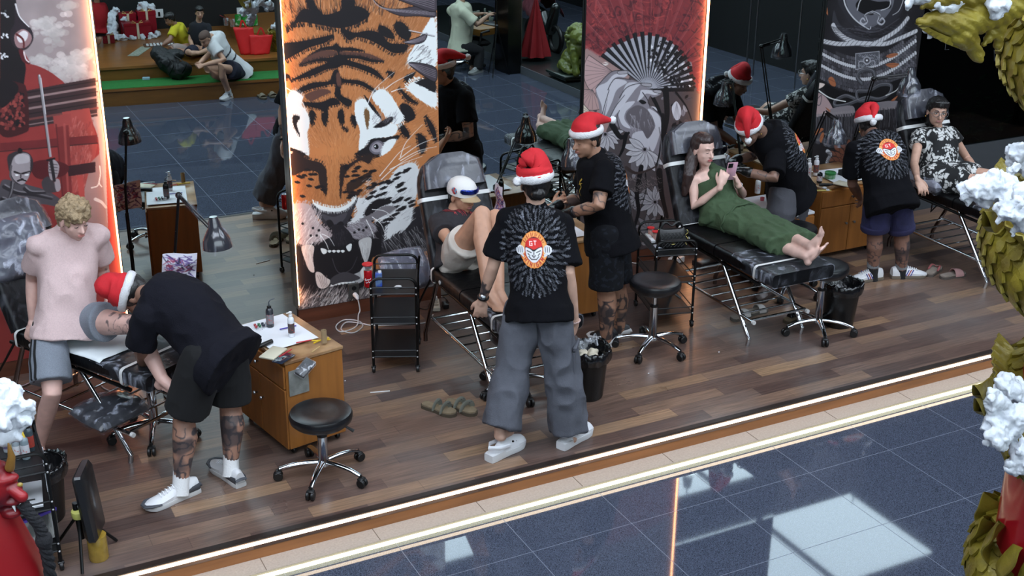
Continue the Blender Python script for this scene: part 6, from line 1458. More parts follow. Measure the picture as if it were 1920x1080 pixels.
def cast_cargo():
    J = skel(S['P4']); t = person('P4', 'person standing in black printed tee, grey cargo trousers, white clogs and santa hat', base_of(J))
    B = Body(J, 1.0, build=.96, face=V(.25, .92, -.3), hup=V(.0, .05, 1)); mb = MB(); B.torso(mb); B.shoulders(mb, .05)
    for q in 'LR': B.arm(mb, q, R=(.050, .044, .036, .037, .031, .023)); B.leg(mb, q)
    B.head(mb); B.hand(mb, 'L', d=V(-.12, .1, -1), n=V(.5, .75, 0), curl=28); B.hand(mb, 'R', d=V(.12, .25, -1), n=V(-.6, .7, 0), curl=26)
    dirs = {'L': V(.93, .36, 0), 'R': V(.90, .42, 0)}
    for q in 'LR': mb.ell(J['an'+q]-V(0, 0, .03), (.035, .045, .03)); mb.caps([J['an'+q]-V(0, 0, .02), J['an'+q]-V(0, 0, .035)+dirs[q]*.08], [.036, .026])
    finish_body(mb, t, (196, 158, 138), .0055, [(lerp(J['elL'], J['wrL'], .45), lerp(J['elL'], J['wrL'], .85), .06, .8, 20)]); B.face_parts(t, M_HAIR)
    c = J['hd']; u, f, l = B.hu, B.hf, B.hs
    haircap(B, t, low=.9); m2 = MB(); m2.ell(c-f*.098-u*.030, (.042, .034, .034), (l, f, u)); hairmesh(m2, t, M_HAIR, .005, .004, 60, 'hair_bun')
    ts = tee(B, t, M_BTEE, grow=.026, flare=.014, slv=dict(L=.78, R=.86), sr=(.060, .084), lo=6, seed=7, wr=.007, ext=.05)
    decal('back_print', t, ts, back_print(), lerp(J['pel'], J['nk'], .52)-B.fwd*.15+B.sl*.01, -B.sl, B.up, B.fwd, .40, .52)
    tr = shorts(B, t, mat('grey_cargo', (80, 82, 90), rough=.92, bump=.25, bscale=150, var=.06, vscale=40), 'cargo_trousers', fr2=.93, r0=.104, r1=.098, r2=.108, seed=8, wr=.014)
    a, b = J['hiR'], J['knR']; o = lerp(a, b, .55); out = nrm(V(.75, -.6, 0))
    tag(MB().box(o+out*.108, (.13, .018, .03), ax=(nrm(np.cross(UPZ, out)), out, UPZ), bev=.006).build('pocket_flap', mat('grey_cargo'), tr), None)
    MB().box(o+out*.103-V(0, 0, .09), (.12, .016, .15), ax=(nrm(np.cross(UPZ, out)), out, UPZ), bev=.007).build('cargo_pocket', mat('grey_cargo'), tr)
    santa(B, t, path=[(0, 0, .045), (.0, 0, .082), (.03, -.01, .100), (.072, -.01, .080)], rad=[.097, .097, .082, .050, .018], tilt=(.14, 0, 0), pom=(.105, -.03, -.0), bz=.045, sx=1.03)
    for q in 'LR': shoe(t, J['an'+q]-dirs[q]*.02, dirs[q], (206, 208, 210), (222, 224, 228), .29, kind='clog')
    w = J['wrL']; d = nrm(J['elL']-w); s_, t_ = frame(d)
    wa = MB().tube([w+d*.012+(s_*math.cos(a)*.031+t_*math.sin(a)*.027) for a in np.linspace(0, 6.283, 24, endpoint=False)], .006, 8, closed=True, up=d, flat=1.6).build('wristwatch', M_PLASTIC, t)
    MB().lathe(w+d*.012+nrm(EYE-w)*.030, [(0, 0), (.016, 0), (.017, .006), (.013, .009), (0, .009)], 18, ax=nrm(EYE-w)).build('watch_case', M_CHROME2, wa)
    w = J['wrR']; d = nrm(J['elR']-w); s_, t_ = frame(d); bb = MB()
    for a in np.linspace(0, 6.283, 18, endpoint=False): bb.ell(w+d*.005+(s_*math.cos(a)*.029+t_*math.sin(a)*.026), (.0058,)*3, n=8, m=6)
    bb.build('bead_bracelet', mat('beads', (206, 176, 170), rough=.3), t)
cast_cargo()
def cast_profile():
    J = skel(S['P5']); t = person('P5', 'person in profile with santa hat and black shorts, tattooing an outstretched arm', base_of(J))
    B = Body(J, 1.0, bend=.0, build=1.05, face=V(-.93, -.15, -.38), hup=V(-.18, .0, 1)); mb = MB(); B.torso(mb); B.shoulders(mb)
    for q in 'LR': B.arm(mb, q, R=(.056, .052, .043, .043, .037, .028)); B.leg(mb, q, R=(.095, .088, .060, .066, .052, .038))
    B.head(mb); B.hand(mb, 'L', curl=34, n=V(0, .3, -1)); B.hand(mb, 'R', curl=34, n=V(0, -.3, -1))
    for q in 'LR': mb.ell(J['an'+q]-V(0, 0, .01), (.036, .036, .03))
    finish_body(mb, t, (160, 120, 98), .0055, [*tattoos_arm(J, 'L', .95), *tattoos_arm(J, 'R', 1.1), tattoos_leg(J, 'L', 1.2), tattoos_leg(J, 'R', 1.0)]); B.face_parts(t, M_HAIR, (140, 92, 84))
    c = J['hd']; u, f, l = B.hu, B.hf, B.hs
    haircap(B, t)
    for q in 'LR': glove(B, q, t, curl=34, n=V(0, .3 if q == 'L' else -.3, -1))
    ts = tee(B, t, M_BTEE, grow=.028, flare=.035, slv=.66, sr=(.068, .082), lo=6, seed=9, ext=.06)
    cv = back_print(); decal('back_print', t, ts, cv, lerp(J['pel'], J['nk'], .58)-B.fwd*.15, -B.sl, B.up, B.fwd, .40, .46)
    cv = Cv(30, 40); cv.curve([(22, 2), (10, 10), (18, 18), (8, 28), (14, 38)], 4, 1.5, (196, 160, 60)); cv.line([(6, 14), (24, 10)], 3, 1.5, (196, 160, 60))
    decal('chest_print', t, ts, cv, lerp(J['pel'], J['nk'], .68)+B.fwd*.15+B.sl*.09, B.sl, B.up, -B.fwd, .07, .12)
    shorts(B, t, mat('black_pattern_shorts', (15, 16, 20), rough=.95, spec=.2, rgb2=(26, 29, 36), vscale=34, fac=(.42, .36)), fr=.93, r0=.112, r1=.112, seed=10)
    santa(B, t, path=[(0, 0, .035), (-.0, -.03, .062), (.0, -.09, .060), (.0, -.15, .040), (.0, -.20, .022)], rad=[.095, .09, .064, .042, .026, .012], tilt=(0, -.05, 0), pom=(0, -.215, .018), bz=.050)
    MB().ell(c-l*0+l*.080-f*.004-u*.04, (.004,)*3, n=8, m=6).build('earring', M_CHROME2, t)
    for q, d in (('L', V(-.95, -.3, 0)), ('R', V(-.9, .2, 0))): shoe(t, J['an'+q], d, (210, 210, 210), (30, 30, 34), .29, accent=(200, 200, 200))
cast_profile()
def cast_green():
    J = skel(S['P6']); t = person('P6', 'person in a sleeveless olive green dress reclining barefoot, looking at a pink phone', base_of(J))
    B = Body(J, .97, female=True, face=V(.08, -.9, -.42), hup=V(.02, -.05, 1)); mb = MB(); B.torso(mb); B.shoulders(mb, .044)
    for q in 'LR': B.arm(mb, q, R=(.044, .040, .034, .035, .029, .022)); B.leg(mb, q)
    B.head(mb)
    B.hand(mb, 'R', d=V(.35, .05, .9), n=V(.5, .6, -.2), curl=40); B.hand(mb, 'L', d=V(-.4, .05, .9), n=V(-.6, .5, -.2), curl=44)
    B.foot(mb, 'R', nrm(V(.42, -.55, .45)), up=nrm(V(-.45, .75, .55))); B.foot(mb, 'L', nrm(V(.2, .05, 1.0)), up=nrm(V(-.25, .95, .1)))
    finish_body(mb, t, (216, 178, 164), .0055); B.face_parts(t, mat('brown_brow', (70, 48, 42), rough=.7), (176, 92, 92))
    c = J['hd']; u, f, l = B.hu, B.hf, B.hs; hm = mat('dark_brown_hair', (48, 34, 32), rough=.4, bump=.6, bscale=80, stretch=(1, 1, .15))
    haircap(B, t, hm, fr=1); m2 = MB(); m2.caps([c-f*.06+u*.02, c-f*.035-u*.08-l*.070, c+f*.015-u*.17-l*.125, c+f*.02-u*.30-l*.15], [.055, .048, .042, .024]); hairmesh(m2, t, hm, .006, .004, name='ponytail')
    dm = mat('green_dress', (58, 78, 52), rough=.9, bump=.25, bscale=160, var=.06, vscale=60)
    m3 = MB(); B.torso(m3, .012, 4, B.Ltot-9, .03, .010)
    n_ = J['nk']; m3.caps([B.spine[-12]+B.fwd*.02, B.spine[-8]+B.fwd*.022, B.spine[-6]+B.fwd*.016, n_+B.fwd*.014-B.up*.05], [.090, .078, .060, .046]); m3.caps([B.spine[-12]+B.fwd*.055, B.spine[-7]+B.fwd*.058, n_+B.fwd*.046-B.up*.012], [.100, .092, .048]); m3.caps([B.spine[-10]+B.fwd*.04-B.sl*.05, n_+B.fwd*.03-B.sl*.035-B.up*.02], [.075, .035]);
    mid = (J['hiL']+J['hiR'])/2; kn = (J['knL']+J['knR'])/2; an = lerp(kn, (J['anL']+J['anR'])/2, .62)
    C_ = [lerp(J['pel'], n_, .25), mid, lerp(mid, kn, .5), kn, lerp(kn, an, .5), an]; L_ = nrm(J['hiL']-J['hiR'])
    Ls = []; Fs = []
    for i in range(len(C_)):
        d = nrm(C_[min(i+1, 5)]-C_[max(i-1, 0)]); ll = nrm(L_-d*(L_@d)); Ls.append(ll); Fs.append(nrm(np.cross(ll, -d)))
    srings(m3, C_, Ls, Fs, [.16, .185, .19, .18, .185, .20], [.115, .12, .105, .095, .085, .075])
    for q in 'LR': m3.caps([J['hi'+q], J['kn'+q], lerp(J['kn'+q], J['an'+q], .45)], [.105, .085, .075])
    dr = cloth(m3, 'dress', t, dm, .0065, .010, ws=(16, 9, 9), seed=11)
    band = lerp(mid, kn, .42); d = nrm(kn-mid); ll = nrm(L_-d*(L_@d)); ff = np.cross(ll, -d); P = [band+(ll*math.cos(a)*.196+ff*math.sin(a)*.118)+d*.008*math.sin(a*9) for a in np.linspace(0, 6.283, 60, endpoint=False)]
    MB().tube(P, .006, 6, closed=True, up=d).build('tier_seam', dm, dr)
    MB().tube([n_+B.up*.012+(B.sl*math.cos(a)*.060+B.fwd*math.sin(a)*.056) for a in np.linspace(0, 6.283, 30, endpoint=False)], .009, 8, closed=True, up=B.up).build('collar', dm, dr)
    w = J['wrL']; d = nrm(J['elL']-w); s_, t_ = frame(d)
    MB().tube([w+d*.02+(s_*math.cos(a)*.026+t_*math.sin(a)*.024) for a in np.linspace(0, 6.283, 24, endpoint=False)], .004, 8, closed=True, up=d, flat=1.7).build('bracelet', M_CHROME2, t)
    p = at(1371, 321, y=float((J['wrL'][1]+J['wrR'][1])/2-.0)); toface = nrm(V(.22, .9, .32)); X = nrm(np.cross(UPZ, toface)); Yv = np.cross(toface, X)
    ph = thing('phone', 'pale pink phone held up by the woman in green', 'phone', p)
    MB().box(p, (.074, .150, .010), ax=(X, Yv, toface), bev=.004).build('case', mat('pink_case', (206, 160, 176), rough=.3), ph)
    MB().box(p+X*.016+Yv*.052-toface*.006, (.034, .036, .004), ax=(X, Yv, toface), bev=.0015).build('camera_block', mat('lens_black', (20, 20, 24), rough=.1), ph)
    MB().box(p+toface*.0055, (.066, .140, .001), ax=(X, Yv, toface)).build('screen', mat('phone_screen', (20, 22, 30), rough=.1, emis=(200, 205, 220), estr=.4), ph)
cast_green()
def cast_lean():
    J = skel(S['P7']); t = person('P7', 'person in black tee and santa hat, leaning over the woman in green', base_of(J))
    B = Body(J, 1.0, bend=.05, build=1.08, face=V(-.62, -.5, -.75), hup=V(-.45, -.25, .9)); mb = MB(); B.torso(mb); B.shoulders(mb)
    for q in 'LR': B.arm(mb, q, R=(.052, .047, .040, .040, .035, .027)); B.leg(mb, q)
    B.head(mb); B.hand(mb, 'L', curl=40, n=V(0, 0, -1)); B.hand(mb, 'R', curl=40, n=V(0, 0, -1))
    for q in 'LR': B.foot(mb, q, V(-.9, -.4, 0))
    finish_body(mb, t, (124, 94, 80), .0055, [*tattoos_arm(J, 'L', .8), *tattoos_arm(J, 'R', .8)]); B.face_parts(t, M_HAIR, (110, 70, 66))
    c = J['hd']; u, f, l = B.hu, B.hf, B.hs
    haircap(B, t)
    for q in 'LR': glove(B, q, t, curl=40, n=V(0, 0, -1))
    ts = tee(B, t, M_BTEE, grow=.028, flare=.028, slv=dict(L=.8, R=.7), sr=(.066, .082), lo=6, seed=12, ext=.05)
    decal('back_print', t, ts, back_print(), lerp(J['pel'], J['nk'], .6)-B.fwd*.15, -B.sl, B.up, B.fwd, .40, .44)
    cv = Cv(30, 40)
    for k in range(40): x, y = random.uniform(6, 24), random.uniform(6, 34); cv.line([(x, y), (x+3, y+3)], 1.8, 1.2, (170, 170, 174))
    decal('chest_print', t, ts, cv, lerp(J['pel'], J['nk'], .72)+B.fwd*.15+B.sl*.08, B.sl, B.up, -B.fwd, .06, .10)
    shorts(B, t, mat('grey_jeans', (66, 66, 72), rough=.9, bump=.2, bscale=140), 'trousers', fr2=.9, r0=.11, r1=.085, r2=.075, seed=13)
    santa(B, t, path=[(0, 0, .05), (.0, .02, .10), (.02, .07, .115), (.03, .12, .06), (.03, .135, .0)], rad=[.096, .090, .066, .036, .022, .012], pom=(.03, .138, -.03), bz=.045)
    MB().ell(c+l*.080-f*.004-u*.04, (.005,)*3, n=8, m=6).build('earring', mat('gold', (220, 180, 90), metal=1, rough=.2), t)
    for q in 'LR': shoe(t, J['an'+q], V(-.9, -.4, 0), (34, 32, 34), (60, 48, 44), .28, kind='clog', z0=0)
    hnd = J['wrR']+nrm(J['wrR']-J['elR'])*.10
    mch = thing('tattoo_machine', 'pen tattoo machine held by the artist leaning over the woman in green', 'tattoo machine', hnd)
    MB().tube([hnd+V(.02, 0, .05), hnd+V(-.01, 0, -.01), hnd+V(-.03, 0, -.05)], [.014, .014, .006], 14).build('grip', mat('machine_grey', (150, 152, 158), rough=.3, metal=.5), mch)
cast_lean()
def cast_denim():
    J = skel(S['P8']); t = person('P8', 'person in printed black tee and rolled denim shorts standing before the armour panel', base_of(J))
    B = Body(J, .95, bend=.03, build=1.02, face=V(.15, .75, -.55), hup=V(.05, .35, .95)); mb = MB(); B.torso(mb); B.shoulders(mb)
    for q in 'LR': B.arm(mb, q); B.leg(mb, q, R=(.09, .086, .060, .064, .050, .038))
    B.head(mb); B.hand(mb, 'L', curl=35); B.hand(mb, 'R', curl=35)
    for q in 'LR': mb.ell(J['an'+q]-V(0, 0, .02), (.034, .036, .03))
    finish_body(mb, t, (126, 92, 78), .0055, [tattoos_leg(J, 'L', .7), tattoos_leg(J, 'R', .7)]); B.face_parts(t, M_HAIR, (120, 80, 74))
    c = J['hd']; u, f, l = B.hu, B.hf, B.hs
    haircap(B, t)
    ts = tee(B, t, M_BTEE, grow=.032, flare=.02, slv=.72, sr=(.068, .084), lo=5, seed=14, ext=.09)
    decal('back_print', t, ts, back_print(), lerp(J['pel'], J['nk'], .60)-B.fwd*.15, -B.sl, B.up, B.fwd, .42, .44)
    sh = shorts(B, t, mat('denim', (32, 32, 66), rough=.9, bump=.25, bscale=180, var=.2, vscale=20), fr=.80, r0=.104, r1=.102, seed=15)
    for q in 'LR': MB().tube([lerp(J['hi'+q], J['kn'+q], v) for v in (.74, .77, .86, .89)], [.100, .108, .108, .102], 24).build('rolled_cuff', mat('denim_cuff', (34, 32, 66), rough=.9, var=.1, vscale=30), sh)
    santa(B, t, path=[(0, 0, .04), (-.02, -.01, .078), (-.035, -.04, .085), (.0, -.085, .04), (.025, -.105, -.0)], rad=[.098, .092, .064, .036, .024, .014], pom=(.035, -.118, -.03), bz=.045, sx=1.05)
    MB().ell(c-l*-.080-f*.004-u*.04, (.006,)*3, n=8, m=6).build('earring', mat('gold', (220, 180, 90), metal=1, rough=.2), t)
    for q, d in (('L', V(-.97, .12, 0)), ('R', V(.93, -.36, 0))):
        sock(t, J['an'+q], J['kn'+q], .12, (24, 24, 26), top=(120, 122, 124), r=.042)
        shoe(t, J['an'+q]-d*.01, d, (110, 100, 88), (206, 206, 208), .28, stripes=[(50, 48, 140), (170, 40, 50), (50, 48, 140)])
cast_denim()
def cast_floral():
    J = skel(S['P9']); t = person('P9', 'person with glasses and fringe in a black and white floral dress, reclining', base_of(J))
    B = Body(J, .97, female=True, face=V(-.48, -.85, -.12), hup=V(.05, -.05, 1)); mb = MB(); B.torso(mb); B.shoulders(mb, .044)
    for q in 'LR': B.arm(mb, q, R=(.046, .042, .036, .037, .030, .023)); B.leg(mb, q, R=(.094, .088, .060, .060, .048, .036))
    B.head(mb); B.hand(mb, 'R', d=V(-.1, -.75, -.55), n=V(.1, -.4, -.9), curl=22); B.hand(mb, 'L', curl=30, n=V(0, 0, -1))
    for q in 'LR': B.foot(mb, q, nrm(V(.3, -.8, .4)), up=nrm(V(-.2, .6, .7)))
    finish_body(mb, t, (192, 152, 132), .0055); B.face_parts(t, M_HAIR, (150, 70, 68), closed=False)
    c = J['hd']; u, f, l = B.hu, B.hf, B.hs
    m2 = MB(); m2.ell(c+u*.036-f*.026, (.083, .093, .086), (l, f, u), 24, 16); m2.ell(c+u*.068-f*.006, (.073, .089, .058), (l, f, u))
    for x in (-.05, -.03, -.01, .012, .034, .05): m2.caps([c+u*.10+f*.03+l*x*.4, c+u*.088+f*.076+l*x, c+u*.055+f*(.094-abs(x)*.5)+l*x*1.12], [.02, .015, .006])
    m2.caps([c-f*.06+u*.02, c-f*.07-u*.1, c-f*.05-u*.17+l*.05], [.065, .06, .04]); hairmesh(m2, t, M_HAIR, .006, .003)
    def fl(co):
        n = len(co); P = co*22; a = fnoise(P, 2)+.5*np.abs(vnoise(P*2.3+9)); b = np.abs(vnoise(co*np.array([55, 55, 40])+3)); m_ = ((a > .12)&(b > .2)).astype(float)[:, None]
        return lin(m_*np.array([196, 196, 194])+(1-m_)*np.array([16, 16, 18]))
    mt = mat('floral_cloth', attr=True, rough=.85)
    m3 = MB(); B.torso(m3, .020, 3, None, .03, .010); B.shoulders(m3, .050, .010)
    for q in 'LR': a, b = J['sh'+q], J['el'+q]; m3.tube([a-(b-a)*.05, lerp(a, b, .2), lerp(a, b, .36)], [.060, .062, .064], 18); m3.caps([J['hi'+q], lerp(J['hi'+q], J['kn'+q], .5)], [.115, .105])
    mid = (J['hiL']+J['hiR'])/2; kn = (J['knL']+J['knR'])/2; L_ = nrm(J['hiL']-J['hiR']); d = nrm(kn-mid); ll = nrm(L_-d*(L_@d)); ff = np.cross(ll, -d)
    srings(m3, [lerp(J['pel'], J['nk'], .2), mid, lerp(mid, kn, .3), lerp(mid, kn, .58)], [ll]*4, [ff]*4, [.15, .18, .19, .195], [.10, .12, .115, .11])
    cloth(m3, 'floral_dress', t, mt, .006, .006, seed=16, cols=fl)
    gl = MB()
    for sd in (-1, 1):
        ec = c+(f*.094+l*.033*sd+u*.006); gl.tube([ec+(l*.027*math.cos(a)+u*.023*math.sin(a)) for a in np.linspace(0, 6.283, 24, endpoint=False)], .0017, 6, closed=True, up=f)
        gl.tube([ec+l*.027*sd, c+l*.078*sd+f*.04+u*.006, c+l*.082*sd-f*.02+u*.0], .0016, 6)
    gl.tube([c+f*.096+l*.007+u*.008, c+f*.098+u*.010, c+f*.096-l*.007+u*.008], .0016, 6); gl.build('glasses', M_CHROME2, t)
    MB().ell(c-l*.080-f*.004-u*.04, (.006,)*3, n=8, m=6).build('earring', mat('gold', (220, 180, 90), metal=1, rough=.2), t)
cast_floral()
# ================================================================== small things
M_WPL = mat('white_plastic', (222, 224, 226), rough=.3)
M_CLEARB = mat('milky_plastic', (196, 206, 206), rough=.25)
def bottle(name, label, p, h=.14, r=.022, col=(222, 224, 226), cap='pump', lab=None, group=None, wrap=False):
    t = thing(name, label, 'bottle', p, group); x, y, z = p
    MB().lathe(p, [(0, 0), (r*.95, 0), (r, .004), (r, h*.72), (r*.9, h*.79), (r*.42, h*.86), (r*.42, h*.88), (0, h*.88)], 24).build('body', mat('bottle_%d_%d' % (col[0], col[2]), col, rough=.25), t)
    if lab: MB().lathe((x, y, z+h*.16), [(r+.0008, 0), (r+.0008, h*.42)], 24, cap=False).build('label_wrap', mat('label_%d_%d_%d' % tuple(lab), lab, rough=.4, rgb2=(190, 60, 44), vscale=60, fac=(.36, .46)), t)
    if cap == 'pump':
        MB().lathe((x, y, z+h*.86), [(0, 0), (r*.6, 0), (r*.6, h*.08), (r*.2, h*.10), (r*.2, h*.14), (r*.5, h*.14), (r*.5, h*.2), (0, h*.2)], 16).build('cap', M_WPL if col[0] > 100 else M_PLASTIC, t)
        MB().tube([(x, y, z+h*1.03), (x-r*1.3, y, z+h*1.02)], r*.18, 8).build('nozzle', M_WPL if col[0] > 100 else M_PLASTIC, t)
    elif cap == 'spout':
        MB().lathe((x, y, z+h*.86), [(0, 0), (r*.6, 0), (r*.55, h*.1), (0, h*.1)], 16).build('cap', M_PLASTIC, t)
        MB().tube([(x, y, z+h*.9), (x, y, z+h*1.12), (x+.01, y, z+h*1.2), (x+.035, y, z+h*1.24)], .0035, 8).build('spout', mat('bent_tube', (70, 74, 80), rough=.3), t)
    elif cap == 'tip': MB().lathe((x, y, z+h*.86), [(0, 0), (r*.5, 0), (r*.2, h*.2), (0, h*.22)], 14).build('cap', mat('yellow_tip', (210, 180, 60), rough=.4), t)
    if wrap: MB().lathe(p, [(r+.003, .002), (r+.003, h*.7), (r*.6, h*.86)], 20, cap=False).build('cling_film', M_FILMH, t)
    return t
def flat(name, label, cat_, c, size, rz=0.0, m_=None, group=None, bev=0.0):
    o = MB().box(c, size, rz, bev=bev).build(name, m_ or M_PAPER, smooth=bev > 0); return tag(o, label, cat_, group)
T1 = .597
flat('paper_sheet', 'white paper sheet covering most of the cabinet top by the tiger panel', 'paper', c1w(-.03, .06, .5975), (.29, .42, .001), A1)
P = at(507, 612, z=.60); bottle('squeeze_bottle', 'black squeeze bottle with bent spout and round label on the cabinet by the tiger panel', P, .135, .021, (30, 32, 38), 'spout', (120, 116, 118), wrap=True)
P = at(547, 630, z=.60); bottle('foam_bottle', 'white foam bottle with a dark label on the cabinet by the tiger panel', P, .14, .018, (222, 224, 228), 'pump', (70, 60, 60))
P = at(608, 642, z=.60); t = thing('cardboard_tube', 'brown cardboard tube standing on the near corner of the cabinet', 'tube', P)
MB().lathe(P, [(.014, 0), (.016, 0), (.016, .075), (.014, .075), (.014, .002)], 20, cap=False).build('tube', mat('cardboard', (150, 128, 96), rough=.9, var=.1), t)
P = at(497, 645, z=.612); a = V(math.cos(.45), math.sin(.45), 0); t = thing('tattoo_machine', 'black cordless tattoo machine lying on the paper of the cabinet', 'tattoo machine', P)
MB().tube([P-a*.05, P-a*.035, P+a*.0, P+a*.03, P+a*.05], [.006, .013, .014, .013, .013], 14).build('body', M_PLASTIC, t); MB().tube([P-a*.065, P-a*.05], [.002, .006], 10).build('needle_tip', mat('teal_tip', (60, 140, 140), rough=.3), t)
P = at(512, 662, z=.604); flat('notebook', 'cream notebook lying near the edge of the cabinet by the tiger panel', 'notebook', P, (.15, .09, .010), .75, mat('cream_paper', (206, 200, 178), rough=.8), bev=.002)
P = at(532, 672, z=.602); flat('smartphone', 'dark smartphone on the near corner of the cabinet by the tiger panel', 'phone', P, (.13, .065, .008), .65, mat('phone_dark', (36, 42, 56), rough=.12), bev=.003)
for i, (px, py, a, c, l, nm) in enumerate(((570, 640, .0, (190, 40, 50), .09, 'red-capped pen lying on the cabinet top'), (535, 662, .62, (180, 44, 54), .11, 'red pencil lying across the notebook on the cabinet'), (540, 614, .1, (60, 44, 150), .10, 'violet marker behind the white foam bottle'), (592, 655, .7, (190, 160, 110), .08, 'thin wooden stick by the cardboard tube'))):
    P = at(px, py, z=.606); d = V(math.cos(a), math.sin(a), 0); tag(MB().tube([P-d*l/2, P+d*l/2], .0035, 8).build('pen', mat('pen_%d' % i, c, rough=.4)), nm, 'pen')
P = at(602, 638, z=.601); t = MB()
for s in (-1, 1): t.tube([P+V(-.05, .02*s, 0), P+V(-.02, .004*s, 0), P+V(.05, -.012*s, 0)], .0045, 8)
tag(t.build('yellow_pliers', mat('yellow_tool', (208, 176, 40), rough=.4)), 'yellow handled tool lying by the cardboard tube', 'tool')
P = at(490, 612, z=.602); t = thing('ink_tray', 'small clear tray of ink caps and cartridges on the paper of the cabinet', 'tray', P)
MB().box(P, (.10, .06, .008), A1+.5, bev=.003).build('tray', film('clear_tray', (225, 230, 235), .5, 20), t)
for k in range(8):
    q = P+V((k % 4-1.5)*.022, (k//4-.5)*.025, .004); MB().lathe(q, [(0, 0), (.007, 0), (.008, .012), (0, .012)], 10).build('ink_cap', mat('ink_%d' % (k % 4), [(170, 40, 50), (40, 110, 70), (30, 34, 60), (200, 200, 205)][k % 4], rough=.3), t)
P = at(572, 690, y=5.98); ax_ = (nrm(V(.75, .5, .5)), None, None); X = nrm(V(.8, .45, .42)); Z = nrm(V(-.2, -.5, .85)); Z = nrm(Z-X*(Z@X)); Y = np.cross(Z, X)
t = thing('power_supply', 'black power supply wrapped in clear film, clamped to the near side of the cabinet', 'power supply', P)
MB().box(P, (.11, .06, .028), ax=(X, Y, Z), bev=.005).build('housing', M_PLASTIC, t); MB().box(P+Z*.001, (.116, .066, .036), ax=(X, Y, Z), bev=.006).build('cling_film', film('film_bright', (225, 228, 235), .9, 16), t)
MB().tube([P-Z*.012, P-Z*.04+V(-.02, .02, -.02), c1w(-.12, -.30, .50)], .008, 8).build('bracket', M_PLASTIC, t)
def sketch(name, label, c, L, U, w, h, cols_, seed):
    random.seed(seed); t = thing(name, label, 'drawing', c); n = 40; m = 50; cv = Cv(n, m); cv.a[:] = (214, 212, 224); cv.m[:] = 1
    for k in range(60):
        x, y = random.uniform(6, 34), random.uniform(6, 44); cv.curve([(x, y), (x+random.uniform(-7, 7), y+random.uniform(-7, 7)), (x+random.uniform(-9, 9), y+random.uniform(-9, 9))], 1.4, .8, random.choice(cols_), n=4)
    N_ = np.cross(L, U); v = []
    for i in range(m):
        for j in range(n): u, w_ = j/(n-1)-.5, .5-i/(m-1); v.append(np.array(c)+L*u*w+U*w_*h+N_*(.012*math.sin(u*5+i*.05)+.006*math.sin(w_*9)))
    f = [(i*n+j, i*n+j+1, (i+1)*n+j+1, (i+1)*n+j) for i in range(m-1) for j in range(n-1)]
    o = link_mesh('sheet', v, f, mat('sketch_paper', attr=True, rough=.8), t, cols=lin(np.clip(cv.a.reshape(-1, 3), 0, 255)))
    o.modifiers.new('s', 'SOLIDIFY').thickness = .0008; return t
sketch('stencil_drawing', 'sheet with a violet line drawing hanging on the floor lamp pole behind the bent-over artist', at(336, 503, y=7.02), V(.96, -.25, 0), nrm(V(.1, -.15, 1)), .20, .19, [(70, 50, 110), (40, 36, 60), (150, 60, 90), (110, 90, 150)], 31)
sketch('colour_print', 'coloured character print hanging on the side of the half hidden cabinet', at(935, 372, x=3.758), V(.1, -1, 0), nrm(V(-.05, .0, 1)), .12, .20, [(190, 90, 60), (60, 44, 120), (90, 60, 150), (40, 30, 60), (170, 120, 150)], 33)
flat('paper_sheet', 'white paper sheet on the half hidden cabinet between the standing artists', 'paper', (4.0, 7.2, .6125), (.34, .40, .001), .0)
P = at(899, 340, z=.613, mir=True); bottle('clear_bottle', 'small milky bottle on the half hidden cabinet, seen in the mirror', P, .105, .017, (190, 200, 200), 'pump')
P = at(939, 365, z=.613, mir=True); bottle('squeeze_bottle', 'dark squeeze bottle with orange label on the half hidden cabinet', P, .135, .021, (34, 32, 34), 'spout', (90, 84, 80))
P = V(3.84, 7.08, .622); tag(MB().tube([P-V(.06, .03, 0), P+V(.06, .04, 0)], [.013, .012], 12).build('tattoo_machine', M_PLASTIC), 'black tattoo machine on the half hidden cabinet', 'tattoo machine')
P = V(3.82, 6.99, .617); flat('notebook', 'pale notebook on the half hidden cabinet between the standing artists', 'notebook', P, (.16, .07, .012), .3, mat('cream_paper', (206, 200, 178)), bev=.002)
P = at(1420, 362, z=.505); bottle('spray_bottle', 'clear bottle on the low white-topped cabinet behind the woman in green', P, .13, .022, (200, 208, 210), 'pump', (170, 176, 180))
P = at(1429, 376, z=.505); t = thing('ink_cup', 'small pink plastic cup on the low white-topped cabinet', 'cup', P)
MB().lathe(P, [(0, 0), (.015, 0), (.018, .025), (.016, .025), (.013, .003), (0, .003)], 16).build('cup', mat('pink_cup', (190, 90, 100), rough=.3), t)
flat('paper_sheet', 'white paper sheet hanging over the edge of the low cabinet', 'paper', (5.86, 7.2, .502), (.50, .42, .002), .0)
flat('palette_card', 'yellowish wooden palette on the low cabinet beside the leaning artist', 'palette', at(1518, 372, z=.508), (.10, .05, .006), .2, mat('palette', (150, 120, 60), rough=.5, rgb2=(90, 60, 30), vscale=50), bev=.002)
flat('paper_sheet', 'white paper sheet on the cabinet below the armour panel', 'paper', (6.70, 7.36, .6125), (.34, .34, .001), -.1)
for px, py, h, col, cp, lb, nm in ((1515, 333, .15, (226, 226, 228), 'pump', (190, 186, 190), 'tall white bottle, leftmost on the cabinet below the armour panel'), (1529, 328, .15, (222, 222, 226), 'pump', (90, 70, 66), 'white pump bottle with dark label on the cabinet below the armour panel')):
    bottle('spray_bottle', nm, at(px, py, z=.612), h, .021, col, cp, lb)
bottle('ink_bottle', 'small black bottle with white label on the cabinet below the armour panel', at(1536, 342, z=.612), .095, .021, (24, 24, 28), 'cap', (200, 200, 204))
P = at(1556, 334, z=.612); t = thing('salve_jar', 'green lidded jar on the cabinet below the armour panel', 'jar', P)
